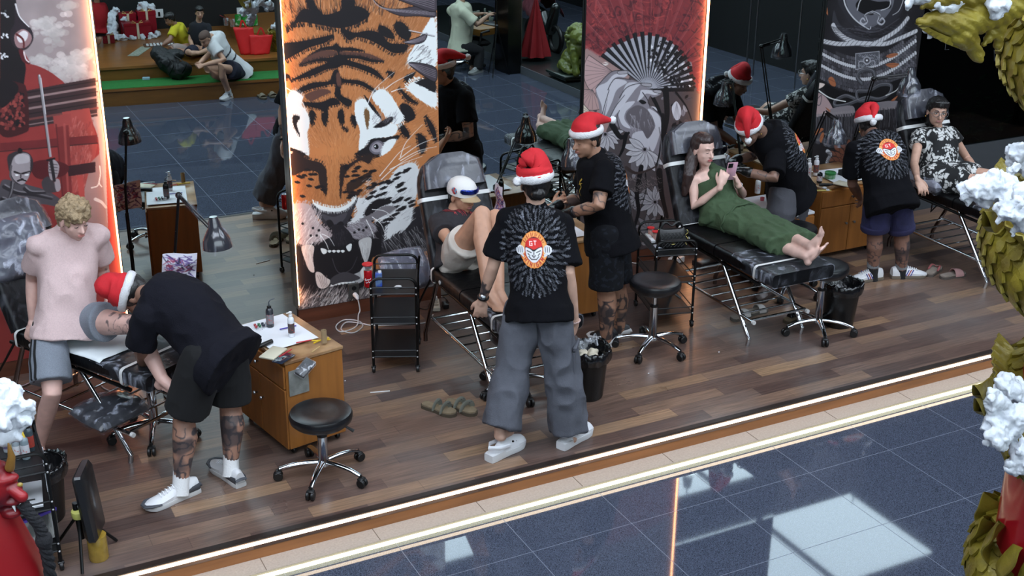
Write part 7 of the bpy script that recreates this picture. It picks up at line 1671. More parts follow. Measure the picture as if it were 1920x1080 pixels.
MB().lathe(P, [(0, 0), (.040, 0), (.042, .004), (.042, .034), (0, .034)], 28).build('jar_body', mat('jar_white', (150, 176, 150), rough=.3, rgb2=(40, 120, 60), vscale=40), t); MB().lathe(P+V(0, 0, .034), [(.044, 0), (.044, .016), (.040, .019), (0, .019)], 28).build('lid', mat('green_lid', (44, 120, 62), rough=.35), t)
P = at(1549, 346, z=.625); tag(MB().tube([P-V(.05, -.02, 0), P+V(.01, -.01, 0), P+V(.05, -.02, 0)], [.012, .013, .006], 12).build('tattoo_machine', M_PLASTIC), 'black tattoo machine beside the green jar', 'tattoo machine')
flat('notebook', 'cream notebook under the arm of the artist in denim shorts', 'notebook', at(1583, 345, z=.618), (.10, .15, .010), .35, mat('cream_paper', (206, 200, 178)), bev=.002)
flat('yellow_card', 'narrow yellow card near the edge of the cabinet below the armour panel', 'card', at(1545, 357, z=.615), (.11, .025, .003), -.45, mat('yellow_card', (206, 190, 110), rough=.6))
for k, (px, py) in enumerate(((1546, 352), (1552, 356))): flat('tissue_wad', 'small crumpled white wipe beside the yellow card', 'tissue', at(px, py, z=.619), (.03, .025, .012), k*1.1, M_PAPER, 'wipes by the yellow card', bev=.004)
def can(name, label, p, body, top=(190, 190, 194), r=.026, h=.115, group=None):
    t = thing(name, label, 'can', p, group); MB().lathe(p, [(0, 0), (r*.75, 0), (r, .008), (r, h-.010), (r*.84, h), (r*.8, h-.004), (0, h-.004)], 28).build('body', mat('can_%d' % body[0], body, rough=.25, metal=.35), t)
    MB().lathe((p[0], p[1], p[2]+h-.003), [(0, 0), (r*.82, 0), (r*.84, .003), (r*.74, .001), (0, .001)], 24).build('lid', M_CHROME2, t)
    return t
P = at(694, 541, z=.542); P[1] += .03
c_ = can('soda_can', 'red soda can with white script at the front of the cart by the tiger panel', P, (176, 22, 30))
w = MB(); d = nrm(EYE-P); s_ = nrm(np.cross(UPZ, d));
def onc(u, v, r=.0265): a = u/r; dd = nrm(V(d[0], d[1], 0)); return V(P[0], P[1], P[2]+v)+(dd*math.cos(a)+s_*math.sin(a))*r
w.tube([onc(x, z) for x, z in spl([(-.016, .066), (-.020, .056), (-.013, .052), (-.006, .060), (.0, .054), (.004, .062), (.010, .056), (.018, .066)], 5)], .0018, 6); w.tube([onc(x, z) for x, z in spl([(-.012, .044), (-.014, .036), (-.004, .040), (.004, .046), (.008, .038), (.018, .046)], 5)], .0016, 6)
w.build('script_mark', M_WPL, c_)
P2_ = P+V(.035, .10, 0); t = thing('takeaway_cup', 'clear cup with a red rim behind the red can on the cart', 'cup', P2_)
MB().lathe(P2_, [(0, 0), (.024, 0), (.032, .11), (.030, .11), (.022, .004), (0, .004)], 24).build('cup', film('cup_clear', (220, 225, 230), .5, 10), t); MB().lathe(P2_+V(0, 0, .108), [(.033, 0), (.035, .005), (.033, .010), (.012, .012), (0, .012)], 24).build('lid', mat('red_rim', (196, 40, 44), rough=.4), t)
P = at(715, 540, z=.542); P[1] += .04; t = thing('juice_carton', 'blue and violet drink carton with white cap beside the red can', 'carton', P)
MB().box(P+V(0, 0, .045), (.042, .042, .09), -.4, bev=.003).build('carton', mat('carton_blue', (54, 80, 170), rough=.4, rgb2=(96, 120, 150), vscale=22, fac=(.4, .6)), t); MB().lathe(P+V(0.006, -.004, .088), [(0, 0), (.011, 0), (.011, .014), (0, .014)], 16).build('cap', M_WPL, t)
P = at(746, 538, z=.548); tag(MB().ell(P, (.026, .018, .011)).build('earbud_case', M_WPL), 'small white earbud case on the cart by the tiger panel', 'case')
ca_ = V(4.66, 6.77, 0)
P = at(1262, 468, z=.542); P = V(P[0]+.02, P[1]+.06, .545)
t = thing('handbag', 'quilted black handbag with gold clasp and chain on the cart beside the bed', 'bag', P)
b = MB(); rings = []; rz_ = -.28; X = V(math.cos(rz_), math.sin(rz_), 0); Y = V(-math.sin(rz_), math.cos(rz_), 0)
for z, w_, d_ in ((0, .085, .036), (.01, .098, .042), (.05, .105, .044), (.09, .100, .036), (.115, .092, .026), (.125, .085, .014)):
    rings.append([P+X*(w_*math.copysign(abs(math.cos(a))**.5, math.cos(a)))+Y*(d_*math.copysign(abs(math.sin(a))**.6, math.sin(a)))+UPZ*(z+(.012*(abs(math.cos(a))**3) if z > .1 else 0)) for a in np.linspace(0, 6.283, 36, endpoint=False)])
b.loft(rings); bd_ = b.build('bag_body', mat('quilt_leather', (9, 9, 10), rough=.45, coat=.1), t)
q = MB()
for k in range(-7, 8):
    for sgn in (-1, 1):
        pts = [P+X*(k*.026+sgn*(z-.05)*1.0)-Y*(.045-.010*max(0, z-.06)/.05)+UPZ*z for z in np.linspace(.008, .108, 6) if abs(k*.026+sgn*(z-.05)) < .092]
        if len(pts) > 1: q.tube(pts, .0017, 6)
q.build('quilting', mat('quilt_seam', (34, 34, 36), rough=.35), bd_)
fl_ = MB(); fl_.tube([P+X*x-Y*.047+UPZ*.062 for x in np.linspace(-.09, .09, 12)], .009, 8, flat=.6); fl_.build('flap_edge', mat('quilt_leather'), bd_)
g_ = MB(); GC_ = P-Y*.050+UPZ*.040
for s in (-1, 1): g_.tube([GC_+X*(s*.006+s*-.011*math.cos(a)*-1)+UPZ*.011*math.sin(a) for a in np.linspace(.7, 5.6, 14)] if s > 0 else [GC_+X*(-.006-.011*math.cos(a))+UPZ*.011*math.sin(a) for a in np.linspace(.7, 5.6, 14)], .0018, 6)
g_.build('clasp', mat('pale_gold', (206, 190, 120), metal=1, rough=.25), bd_)
hd_ = MB(); hd_.tube(spl([P-X*.085+UPZ*.115, P-X*.05+UPZ*.175, P+UPZ*.150, P+X*.05+UPZ*.175, P+X*.085+UPZ*.115], 8), .011, 8, flat=.7); hd_.build('handle', mat('quilt_leather'), t)
for s in (-1, 1): MB().tube([P+X*s*.087+UPZ*.12+(X*math.cos(a)+UPZ*math.sin(a))*.008 for a in np.linspace(0, 6.283, 14, endpoint=False)], .002, 6, closed=True, up=(0, 1, 0)).build('ring', mat('pale_gold', (206, 190, 120)), t)
ch = MB()
for k in range(14): ch.ell(P+X*(.105+.008*math.sin(k))+UPZ*(.115-.008*k)-Y*.02, (.0045, .003, .006), n=8, m=6)
ch.build('chain', mat('pale_gold', (206, 190, 120)), t)
for k, (px, py) in enumerate(((1224, 437), (1233, 444))):
    P = at(px, py+8, z=.545); P[1] += .03; t = thing('lidded_cup', ['clear cup with red lid on the handbag cart, the rear one', 'clear cup with red lid on the handbag cart, the one nearest the handbag'][k], 'cup', P, 'red-lidded clear cups')
    MB().lathe(P, [(0, 0), (.020, 0), (.024, .06), (.022, .06), (.018, .004), (0, .004)], 24).build('cup', film('cup_clear'), t); MB().lathe(P+V(0, 0, .006), [(0, 0), (.018, 0), (.020, .04), (0, .04)], 16).build('filling', mat('straws', (206, 190, 176), rough=.6, rgb2=(190, 120, 100), vscale=90, stretch=(1, 1, .1)), t); MB().lathe(P+V(0, 0, .059), [(.026, 0), (.026, .006), (0, .008)], 24).build('lid', mat('red_rim', (196, 40, 44)), t)
flat('tissue_box', 'slim white box along the left edge of the handbag cart', 'box', at(1222, 448, z=.553)+V(.0, .02, 0), (.03, .16, .018), -.28, M_WPL, bev=.003)
flat('wipes_pack', 'white folded wipes pack on the top tray of the handbag cart', 'pack', at(1236, 462, z=.548), (.07, .06, .012), -.3, mat('wipes', (186, 190, 200), rough=.4), bev=.003)
def bedlocal(x, y, z, o=(.665, 7.16), a=math.radians(30)): r = rot2(x, y, a); return V(o[0]+r[0], o[1]+r[1], z)
v = []; f = []; n = 16
for i in range(n):
    for j in range(n): v.append(bedlocal(-.27+.40*i/(n-1), -.72+.60*j/(n-1), .6085+.004*vnoise(np.array([[i*.7, j*.7, 3]]))[0]+(-.01 if i == 0 else 0)))
for i in range(n-1):
    for j in range(n-1): f.append((i*n+j, (i+1)*n+j, (i+1)*n+j+1, i*n+j+1))
o = link_mesh('absorbent_sheet', v, f, mat('pad_white', (222, 228, 230), rough=.85)); o.modifiers.new('s', 'SOLIDIFY').thickness = .003
tag(o, 'white absorbent sheet under the thigh of the man in pink', 'sheet')
def sandal(label, p, ang, cat_='sandal', kind='buckle', foot=(120, 106, 84), strap=(120, 122, 112), L=.25, group=None, z0=0.0, nm='sandal'):
    t = thing(nm, label, cat_, (p[0], p[1], z0), group); d = V(math.cos(ang), math.sin(ang), 0); l = V(-d[1], d[0], 0)
    def Q(x, y, z): return V(p[0], p[1], z0)+d*(x-.5)*L+l*y+V(0, 0, z)
    xs = np.linspace(0, 1, 18); hw = np.interp(xs, [0, .05, .2, .45, .75, .93, 1], [.012, .030, .036, .034, .047, .036, .010])
    b = MB(); b.loft([[Q(x, w*c, h) for c, h in ((-1, 0), (-1.02, .020), (0, .022), (1.02, .020), (1, 0), (0, 0))] for x, w in zip(xs, hw)]); b.build('sole', mat('sole_brown_%d' % foot[0], tuple(int(a*.6) for a in foot), rough=.8), t)
    b = MB(); b.loft([[Q(.02+x*.96, w*.9*c, h) for c, h in ((-1, .020), (-1, .028), (0, .025), (1, .028), (1, .020))] for x, w in zip(xs, hw)]); b.build('footbed', mat('footbed_%d' % foot[0], foot, rough=.85, var=.15, vscale=30), t)
    sm = mat('strap_%d_%d' % (strap[0], strap[1]), strap, rough=.6)
    if kind == 'buckle':
        for x in (.45, .70):
            w = np.interp(x, xs, hw)+.003; pts = [Q(x, w*math.cos(a), .018+.045*math.sin(a)) for a in np.linspace(0, math.pi, 13)]
            rr = [];
            st = MB().tube(pts, .017, 8, up=d, flat=.16); st = st.build('strap', sm, t)
            k = 4; bp = pts[k]; MB().tube([bp+V(0, 0, .004)+d*dx+l*dy for dx, dy in ((-.014, -.008), (.014, -.008), (.014, .008), (-.014, .008))], .0018, 6, closed=True).build('buckle', M_CHROME2, st)
    elif kind == 'thong':
        for s in (-1, 1): MB().tube(spl([Q(.80, 0, .026), Q(.68, s*.030, .050), Q(.42, s*.036, .028)], 6), .008, 8, flat=.5).build('strap', sm, t)
    else:
        b = MB(); rows2 = []
        for x in (.48, .58, .68, .78): w = np.interp(x, xs, hw)+.003; rows2.append([Q(x, w*math.cos(a), .018+(.052-.015*(x-.48)/.3)*math.sin(a)) for a in np.linspace(0, math.pi, 12)])
        n2 = 12; b.add([q for r in rows2 for q in r]+[q-V(0, 0, .006) for r in rows2 for q in r], [(i*n2+j, i*n2+j+1, (i+1)*n2+j+1, (i+1)*n2+j) for i in range(3) for j in range(11)]+[(48+i*n2+j, 48+(i+1)*n2+j, 48+(i+1)*n2+j+1, 48+i*n2+j+1) for i in range(3) for j in range(11)]+[(j, 48+j, 48+j+1, j+1) for j in range(11)]+[(36+j, 37+j, 85+j, 84+j) for j in range(11)])
        b.build('strap', sm, t)
    return t
p = at(823, 771, z=0); sandal('olive two-strap sandal, the left of the pair on the open floor', p, -1.05)
p = at(862, 768, z=0); sandal('olive two-strap sandal, the right of the pair on the open floor', p+V(.01, 0, 0), -1.25)
for (px, py, a, nm, fc, sc) in ((1389, 596, .25, 'white slipper lying tilted under the bed of the woman in green', (130, 124, 116), (200, 200, 200)), (1418, 587, .1, 'pale slipper with grey print under the bed of the woman in green', (150, 144, 134), (170, 168, 166))):
    sandal(nm, at(px, py, z=0), a, 'slipper', 'slide', fc, sc, .19, nm='slipper')
sandal('white slide with dark logo by the bed leg of the woman in green', at(1486, 601, z=0), .3, 'slipper', 'slide', (120, 120, 118), (214, 214, 214), .17, nm='slipper')
sandal('pink and grey flip-flop on the left under the bed at the far right', at(1750, 511, z=0), .45, 'flip-flop', 'thong', (140, 128, 118), (150, 84, 84), .24, nm='flip_flop')
sandal('pink and grey flip-flop on the right under the bed at the far right', at(1786, 519, z=0), -.05, 'flip-flop', 'slide', (140, 130, 120), (170, 130, 128), .24, nm='flip_flop')
def cable(name, label, pts, r, m_, z=.006, cat_='cable', n=10):
    P = [np.array(at(p[0], p[1], z=(p[2] if len(p) > 2 else z))) for p in pts]; return tag(MB().tube([np.array(q) for q in spl(P, n)], r, 8).build(name, m_), label, cat_)
M_WC = mat('white_cable', (200, 200, 202), rough=.45); M_BC = mat('black_cable', (14, 14, 15), rough=.5)
t = thing('wall_socket', 'steel double socket on the lower tiger panel with a white plug in it', 'socket', at(663, 548, y=WALL-.04))
P = at(663, 545, y=WALL-.045); MB().box(P, (.075, .022, .11), bev=.003).build('plate', mat('steel_plate', (96, 96, 94), metal=.7, rough=.4), t)
for dz in (.022, -.022): MB().lathe(P+V(0, -.012, dz), [(0, 0), (.017, 0), (.017, .001), (0, .001)], 18, ax=(0, -1, 0)).build('outlet', M_PLASTIC, t)
b = MB(); b.tube([P+V(.003, -.012, -.024), P+V(.006, -.05, -.03), P+V(.008, -.06, -.045)], [.017, .016, .008], 12); b.build('plug', M_WPL, t)
pp = P+V(.008, -.06, -.045); Q = [pp, pp+V(.01, -.005, -.08), at(672, 590, z=.04)]+[at(x, y, z=.006) for x, y in ((668, 612), (640, 622), (630, 612), (645, 600), (672, 602), (680, 612), (662, 624), (640, 618), (650, 604), (680, 607), (700, 610), (760, 608), (800, 604), (812, 590))]
tag(MB().tube([np.array(q) for q in spl(Q, 8)], .0045, 8).build('extension_cable', M_WC), 'white cable coiled on the floor from the tiger panel socket to the power strip', 'cable')
P = at(817, 572, z=.02); t = thing('power_strip', 'white power strip on the floor under the bed with the capped man', 'power strip', P); dX = V(.35, .94, 0); dX = nrm(dX); dY = V(-dX[1], dX[0], 0)
MB().box(P, (.17, .055, .04), ax=(dX, dY, UPZ), bev=.008).build('housing', mat('strip_white', (206, 204, 190), rough=.4), t)
for k in range(3): MB().lathe(P+dX*(k-1)*.05+V(0, 0, .020), [(0, 0), (.018, 0), (.020, .002), (.016, .002), (.014, -.004+.004), (0, .0005)], 18).build('outlet', mat('strip_grey', (150, 150, 140), rough=.5), t)
MB().box(P+dX*.055+V(0, 0, .032), (.03, .03, .03), ax=(dX, dY, UPZ), bev=.006).build('adapter', M_WPL, t)
tag(MB().box(at(835, 572, z=.02), (.04, .07, .035), -.2, bev=.004).build('power_brick', M_PLASTIC), 'black power brick on the floor beside the white power strip', 'adapter')
cable('black_cable', 'thin black cable looping behind the power strip', [(842, 568), (828, 556), (790, 560), (775, 572), (800, 580), (808, 566), (830, 545), (870, 555), (900, 575)], .003, M_BC)
cable('white_cable', 'white cable running behind the cart to the bed with the capped man', [(770, 566), (800, 560), (830, 556)], .0045, M_WC)
cable('white_cable', 'white cable lying along the wall behind the handbag cart', [(1180, 492), (1220, 496), (1260, 488), (1300, 470), (1330, 465)], .0045, M_WC)
cable('white_cable', 'loop of white cable on the floor under the aslant bed', [(150, 700), (200, 692), (245, 700), (235, 725), (215, 735), (190, 720), (230, 690), (280, 688), (300, 700)], .0045, M_WC)
P = at(1268, 487, z=.03); t = thing('socket_box', 'white adapter block with cables on the floor behind the handbag cart', 'adapter', P); MB().box(P, (.13, .06, .05), .2, bev=.006).build('housing', M_WPL, t); MB().box(P+V(-.03, 0, .04), (.035, .035, .035), .2, bev=.006).build('plug', M_WPL, t)
t = thing('foot_pedal', 'grey metal box on the floor below the bed of the woman in green', 'box', at(1330, 494, z=0)); MB().box(at(1325, 492, z=.025), (.20, .12, .05), .1, bev=.006).build('housing', mat('grey_box', (58, 58, 60), rough=.4, metal=.4), t)
tag(MB().tube([at(694, 736, z=.003), at(731, 733, z=.003)], .0035, 6).build('white_stick', M_PAPER), 'thin white paper stick lying on the open wooden floor', 'stick')
for k, (px, py) in enumerate(((647, 714), (1348, 660), (1216, 700))): tag(MB().ell(at(px, py, z=.003), (.006, .004, .003), n=8, m=6).build('paper_scrap', M_PAPER), ['tiny white scrap on the floor between cabinet and cart', 'tiny white scrap on the floor under the bed of the woman in green', 'tiny scrap on the floor before the middle stool'][k], 'scrap')
tag(MB().box(at(10, 20, y=WALL-.05), (.01, .01, .01)).build('panel_screw', M_CHROME2), 'small steel screw at the top left of the samurai panel', 'screw')
# ================================================================== bottom left: cart, arm rest, mask
o = place(cart, (.245, 5.66, 0), .0, 'black three-tier cart with bottles and papers at the bottom left', GC)
for k, (dx, dy, h, c_, cp, lb, nm) in enumerate(((.07, -.05, .13, (120, 134, 140), 'tip', (196, 196, 200), 'grey squeeze bottle with yellow tip on the bottom left cart'), (.035, -.03, .12, (140, 150, 156), 'tip', (206, 206, 208), 'pale squeeze bottle beside the yellow-tipped one on the bottom left cart'), (.10, .02, .14, (60, 70, 76), 'pump', (150, 60, 50), 'dark pump bottle at the back of the bottom left cart'), (.0, .06, .12, (170, 176, 180), 'pump', (90, 90, 120), 'milky bottle with violet label on the bottom left cart'))):
    bottle('ink_bottle', nm, V(.245+dx, 5.66+dy, .542), h, .019, c_, cp, lb)
t = thing('tape_roll', 'cream tape roll standing on the bottom left cart', 'tape', (.22, 5.74, .542)); MB().lathe((.27, 5.72, .542), [(.018, 0), (.030, 0), (.030, .05), (.018, .05), (.018, 0)], 24, cap=False).build('roll', mat('tape_cream', (190, 180, 140), rough=.6), t)
flat('paper_sheet', 'white paper folded over the edge of the bottom left cart', 'paper', (.385, 5.56, .49), (.005, .13, .17), -.1, M_PAPER); flat('paper_sheet', 'white papers lying on the middle shelf of the bottom left cart', 'paper', (.25, 5.60, .352), (.22, .24, .010), -.1, M_PAPER)
tag(MB().tube([(.2, 5.54, .362), (.32, 5.53, .362)], [.005, .003], 8).build('pen', M_PLASTIC), 'black pen lying on papers on the bottom left cart', 'pen')
t = thing('plastic_box', 'translucent lidded box on the bottom left cart', 'box', (.14, 5.60, .36)); MB().box((.19, 5.56, .17), (.12, .12, .07), -.1, bev=.01).build('box', film('box_clear', (190, 200, 196), .8, 5), t); MB().box((.19, 5.56, .21), (.13, .13, .012), -.1, bev=.005).build('lid', film('box_lid', (200, 206, 204), .9, 5), t)
P = (.22, 5.55, .13); t = thing('plastic_bag', 'clear zip bag with violet strip on the lowest shelf of the bottom left cart', 'bag', P)
cushion_v = MB().box((.31, 5.52, .20), (.20, .015, .15), .35, ax=None, bev=.006); cushion_v.build('pouch', film('pouch', (200, 200, 196), .9, 6), t); MB().box((.31, 5.514, .28), (.20, .02, .014), .35).build('zip', mat('violet_zip', (90, 70, 170), rough=.4), t)
P0 = at(150, 868, y=5.52); P1 = at(183, 1010, y=5.50); t = thing('arm_rest', 'black padded arm rest on a tripod stand at the bottom left', 'arm rest', (.50, 5.52, 0))
d = nrm(P1-P0); N_ = nrm(V(.9, -.35, 0)); s_ = np.cross(d, N_); MB().box((P0+P1)/2, (.36, .19, .06), ax=(d, nrm(s_), np.cross(d, nrm(s_))), bev=.016).build('pad', mat('pad_vinyl', (22, 22, 24), rough=.35, coat=.3), t)
pc = V(.50, 5.52, 0); MB().tube([pc+V(0, 0, .10), pc+V(-.01, 0, .30), (P0+P1)/2+V(-.04, 0, -.02)], .014, 10).build('pole', M_BMETAL, t)
MB().lathe(pc+V(0, 0, .22), [(0, 0), (.03, 0), (.034, .012), (.034, .035), (.02, .045), (0, .045)], 12).build('collar', mat('yellow_collar', (206, 206, 110), rough=.4), t)
for k in range(3): a = k*2.1+.3; MB().tube([pc+V(0, 0, .24), pc+V(.17*math.cos(a), .17*math.sin(a), .01)], .008, 8).build('leg', M_BMETAL, t)
P = at(186, 1046, z=0); t = thing('canister', 'translucent yellow canister standing behind the black arm rest', 'canister', P); MB().lathe(P, [(0, 0), (.045, 0), (.048, .01), (.046, .13), (0, .13)], 28).build('canister', mat('yellow_canister', (160, 130, 52), rough=.15, coat=.5, var=.15, vscale=30), t)
# ================================================================== cotton, gold dragon columns, red mask
M_COT = mat('cotton_wool', (214, 219, 226), rough=1.0, spec=.05, bump=.6, bscale=45)
def cotton(name, label, blobs, seed=0, voxel=.007, amp=.016, cat_='cotton', parent=None, group=None):
    mb = MB(); random.seed(seed)
    for c, r in blobs:
        c = np.array(c)
        for k in range(16):
            v = nrm(np.array([random.gauss(0, 1) for _ in range(3)])); mb.ell(c+v*r*random.uniform(.5, .95), (r*random.uniform(.22, .42),)*3, n=10, m=7)
        mb.ell(c, (r*.72,)*3, n=14, m=9)
    co, no, fc = remesh(mb, voxel, 2); co = co+no*(fnoise(co*24+seed, 4)*amp*.8-np.abs(vnoise(co*60+seed))*amp*.5+fnoise(co*130, 2)*amp*.22)[:, None]
    o = link_mesh(name, co, fc, M_COT, parent)
    return o if parent is not None else tag(o, label, cat_, group)
M_GOLD = mat('gold_paint', (142, 128, 40), rough=.42, metal=.25, rgb2=(98, 84, 22), vscale=9, fac=(.3, .75), bump=.35, bscale=70)
M_GOLD2 = mat('gold_paint_fin', (152, 138, 48), rough=.45, metal=.2, rgb2=(104, 88, 26), vscale=7, fac=(.3, .7), bump=.4, bscale=50)
def scaly(mb, path, rad, n=26, step=.055, sw=.042, a0=0, a1=6.283, r_up=(0, 0, 1)):
    """tube with overlapping raised scales along its path"""
    P = [np.array(p) for p in path]; N = len(P); fr = []
    ps = None
    for i in range(N):
        d = nrm(P[min(i+1, N-1)]-P[max(i-1, 0)])
        if ps is None: S, T = frame(d, r_up)
        else: S = nrm(ps-d*(ps@d)); T = np.cross(S, d)
        ps = S; fr.append((d, S, T))
    mb.tube(P, rad, n, up=r_up)
    L = np.concatenate([[0], np.cumsum([np.linalg.norm(P[i+1]-P[i]) for i in range(N-1)])]); row = 0; s = 0
    while s < L[-1]:
        u = np.interp(s, L, range(N)); i = min(int(u), N-2); fq = u-i; c = lerp(P[i], P[i+1], fq); r = np.interp(s, L, rad); d, S, T = fr[i]
        k = max(6, int(2*math.pi*r/sw))
        for j in range(k):
            a = 2*math.pi*(j+.5*(row % 2))/k
            if not (a0 <= a % 6.283 <= a1): continue
            def q(da, ds, h): aa = a+da; return c+(S*math.cos(aa)+T*math.sin(aa))*(r+h)+d*ds
            w = math.pi/k*1.08
            pts = [q(-w, -step*.2, .000), q(-w*.95, step*.35, .006), q(-w*.6, step*.8, .011), q(0, step*1.05, .013), q(w*.6, step*.8, .011), q(w*.95, step*.35, .006), q(w, -step*.2, .000), q(0, -step*.1, .009)]
            low = [q(-w*.95, step*.35, -.002), q(-w*.6, step*.8, -.002), q(0, step*1.05, -.002), q(w*.6, step*.8, -.002), q(w*.95, step*.35, -.002)]
            mb.add(pts+low, [(0, 1, 7), (1, 2, 7), (2, 3, 7), (3, 4, 7), (4, 5, 7), (5, 6, 7), (6, 0, 7), (1, 8, 9, 2), (2, 9, 10, 3), (3, 10, 11, 4), (4, 11, 12, 5)])
        s += step; row += 1
def fin(mb, base, tips, th=.02, waves=9, amp=.008):
    """ruffled gold fin between two edge curves"""
    A_ = [np.array(p) for p in spl(base, 8)]; B_ = [np.array(p) for p in spl(tips, 8)]; n = min(len(A_), len(B_)); m = 7; v = []
    for side in (1, -1):
        for i in range(n):
            dn = nrm(np.cross(A_[min(i+1, n-1)]-A_[max(i-1, 0)], B_[i]-A_[i]+1e-6))
            for j in range(m):
                t_ = j/(m-1); v.append(lerp(A_[i], B_[i], t_)+dn*(side*th/2*(1-t_**2*.8)+amp*math.sin(i/n*waves*6.283)*t_))
    f = []
    for i in range(n-1):
        for j in range(m-1):
            a = i*m+j; f.append((a, a+1, a+m+1, a+m)); b = n*m+a; f.append((b, b+m, b+m+1, b+1))
        f.append((i*m+m-1, n*m+i*m+m-1, n*m+(i+1)*m+m-1, (i+1)*m+m-1)); f.append((i*m, (i+1)*m, n*m+(i+1)*m, n*m+i*m))
    mb.add(v, f)
DC = at(1985, 950, y=3.05); DX, DY = float(DC[0]), float(DC[1])
t = thing('dragon_column', 'red column wound with a gold scaled dragon at the right edge', 'column', (DX, DY, LOW))
MB().lathe((DX, DY, LOW), [(.30, 0), (.30, .06), (.26, .10), (.235, .16), (.235, 4.4), (0, 4.4)], 40).build('shaft', mat('column_red', (142, 16, 26), rough=.3, coat=.4), t)
def hx(a, z, r): return V(DX+r*math.cos(a), DY+r*math.sin(a), z)
zl = lambda py: at(1870, py, y=DY)[2]
z_mid = zl(525); z_low = zl(840); pitch = z_mid-z_low; al = math.radians(158)
rad_ = lambda w: np.interp(w/6.283, [-1.5, 0, 1, 2.3], [.37, .325, .20, .20])
path = [hx(al+w, z_mid-pitch*w/(2*math.pi)*1.0, rad_(w)) for w in np.linspace(-2*math.pi*1.5, 2*math.pi*2.3, 150)]
b = MB(); scaly(b, path, list(np.interp(np.linspace(-1.5, 2.3, 150), [-1.5, 0, 1, 2.3], [.17, .155, .135, .135])), 26, .055, .055); b.build('dragon_body', M_GOLD, t)
for k, (w0, w1) in enumerate(((-.9, .9), (-.9-2*math.pi, .9-2*math.pi), (-.9+2*math.pi, .9+2*math.pi))):
    ws_ = np.linspace(w0, w1, 7); b = MB(); base = [hx(al+w, z_mid-pitch*w/(2*math.pi)+.12, rad_(w)+.09) for w in ws_]; tips = [hx(al+w, z_mid-pitch*w/(2*math.pi)+.185, rad_(w)+.155+.01*math.sin(w*5)) for w in ws_]
    fin(b, base, tips, .03, 16, .007); b.build('back_fin', M_GOLD2, t)
b = MB()
for k in range(9):
    a = al-1.5+k*.42; z0 = at(1870, 1040, y=DY)[2]-.03+.05*(k % 2); fin(b, [hx(a, z0-.16, .24), hx(a+.1, z0-.05, .265), hx(a+.28, z0+.06, .245)], [hx(a+.35, z0-.18, .27), hx(a+.38, z0-.04, .33), hx(a+.5, z0+.10, .30)], .035, 2, .01)
b.build('leaf_scrolls', M_GOLD2, t)
b = MB()
for py, px, sc_ in ((765, 1822, 1.0), (420, 1838, 1.0), (735, 1820, .8)):
    q = at(px, py, y=DY-.16); fin(b, [q+V(.09, 0, -.02), q+V(.04, -.02, -.03), q+V(0.0, -.03, 0)], [q+V(.10, 0, .05*sc_), q+V(.04, -.02, .05*sc_), q+V(-.03, -.03, .06*sc_)], .03, 1, .004)
b.build('fin_tips', M_GOLD2, t)
def cb(px, py, y, r): return (at(px, py, y=y), r)
cotton('cotton_cloud', 'white cotton wool cloud on the gold dragon, the large middle one over the bed end', [cb(1820, 355, 3.05, .05), cb(1850, 350, 3.0, .06), cb(1885, 345, 3.0, .06), cb(1915, 370, 2.9, .07), cb(1890, 395, 2.8, .05), cb(1925, 415, 2.78, .065), cb(1850, 380, 3.0, .03), cb(1810, 372, 3.05, .03)], 5, group='cotton clouds on the dragon column')
cotton('cotton_cloud', 'white cotton wool cloud at the right edge above the woman in the floral dress', [cb(1905, 285, 3.15, .045), cb(1925, 300, 3.15, .07), cb(1900, 320, 3.1, .03)], 6, group='cotton clouds on the dragon column')
cotton('cotton_cloud', 'white cotton wool cloud low on the dragon column over the dark tiles', [cb(1890, 725, 2.9, .065), cb(1860, 755, 2.85, .06), cb(1900, 790, 2.8, .07), cb(1870, 810, 2.8, .06), cb(1915, 850, 2.75, .06), cb(1920, 740, 2.9, .07), cb(1850, 790, 2.85, .035), cb(1905, 870, 2.75, .04)], 7, group='cotton clouds on the dragon column')
t2 = thing('dragon_claw', 'gold dragon claw with ruffled fin and cotton at the top right corner', 'sculpture', at(1800, 40, y=3.0))
q = lambda px, py, y=3.0: at(px, py, y=y)
b = MB(); b.caps([q(1722, 42), q(1745, 36), q(1775, 42), q(1810, 40), q(1850, 20), q(1900, -10)], [.008, .022, .036, .050, .060, .075], 18); b.caps([q(1800, 62), q(1822, 82), q(1834, 108)], [.042, .024, .018], 16)
b.caps([q(1868, 45), q(1856, 68), q(1840, 88)], [.022, .014, .004], 12); b.caps([q(1875, 40), q(1872, 60), q(1870, 92)], [.030, .020, .006], 12); b.caps([q(1730, 12), q(1760, -5), q(1830, -15)], [.01, .03, .05], 12)
co, no, fc = remesh(b, .007, 3); rr_ = np.abs(np.sin(co[:, 0]*60+co[:, 2]*110+vnoise(co*12)*2))
link_mesh('claw', co+no*(rr_*.006+fnoise(co*40, 2)*.003)[:, None], fc, M_GOLD2, t2)
b = MB(); fin(b, [q(1725, 42), q(1745, 55), q(1775, 68), q(1800, 75)], [q(1716, 44), q(1738, 62), q(1770, 80), q(1800, 92)], .02, 9, .006); b.build('claw_fin', M_GOLD2, t2)
cotton('cotton_cloud', 'white cotton wool cloud lying on the gold claw at the top right corner', [cb(1752, 5, 3.0, .035), cb(1780, 2, 3.0, .045), cb(1730, -8, 3.0, .03), cb(1860, 0, 2.95, .05), cb(1880, 12, 2.92, .03), cb(1835, -10, 3.0, .04), cb(1860, 24, 2.93, .014)], 8)
cotton('cotton_tuft', 'small white cotton tuft hanging under the tip of the gold claw', [cb(1736, 58, 3.02, .014), cb(1744, 66, 3.02, .012), cb(1738, 74, 3.02, .006)], 9, .006, .008)
cotton('cotton_tuft', 'small white cotton tuft beside the top of the armour panel', [cb(1705, 5, 3.02, .018), cb(1703, 16, 3.02, .010)], 10, .006, .008)
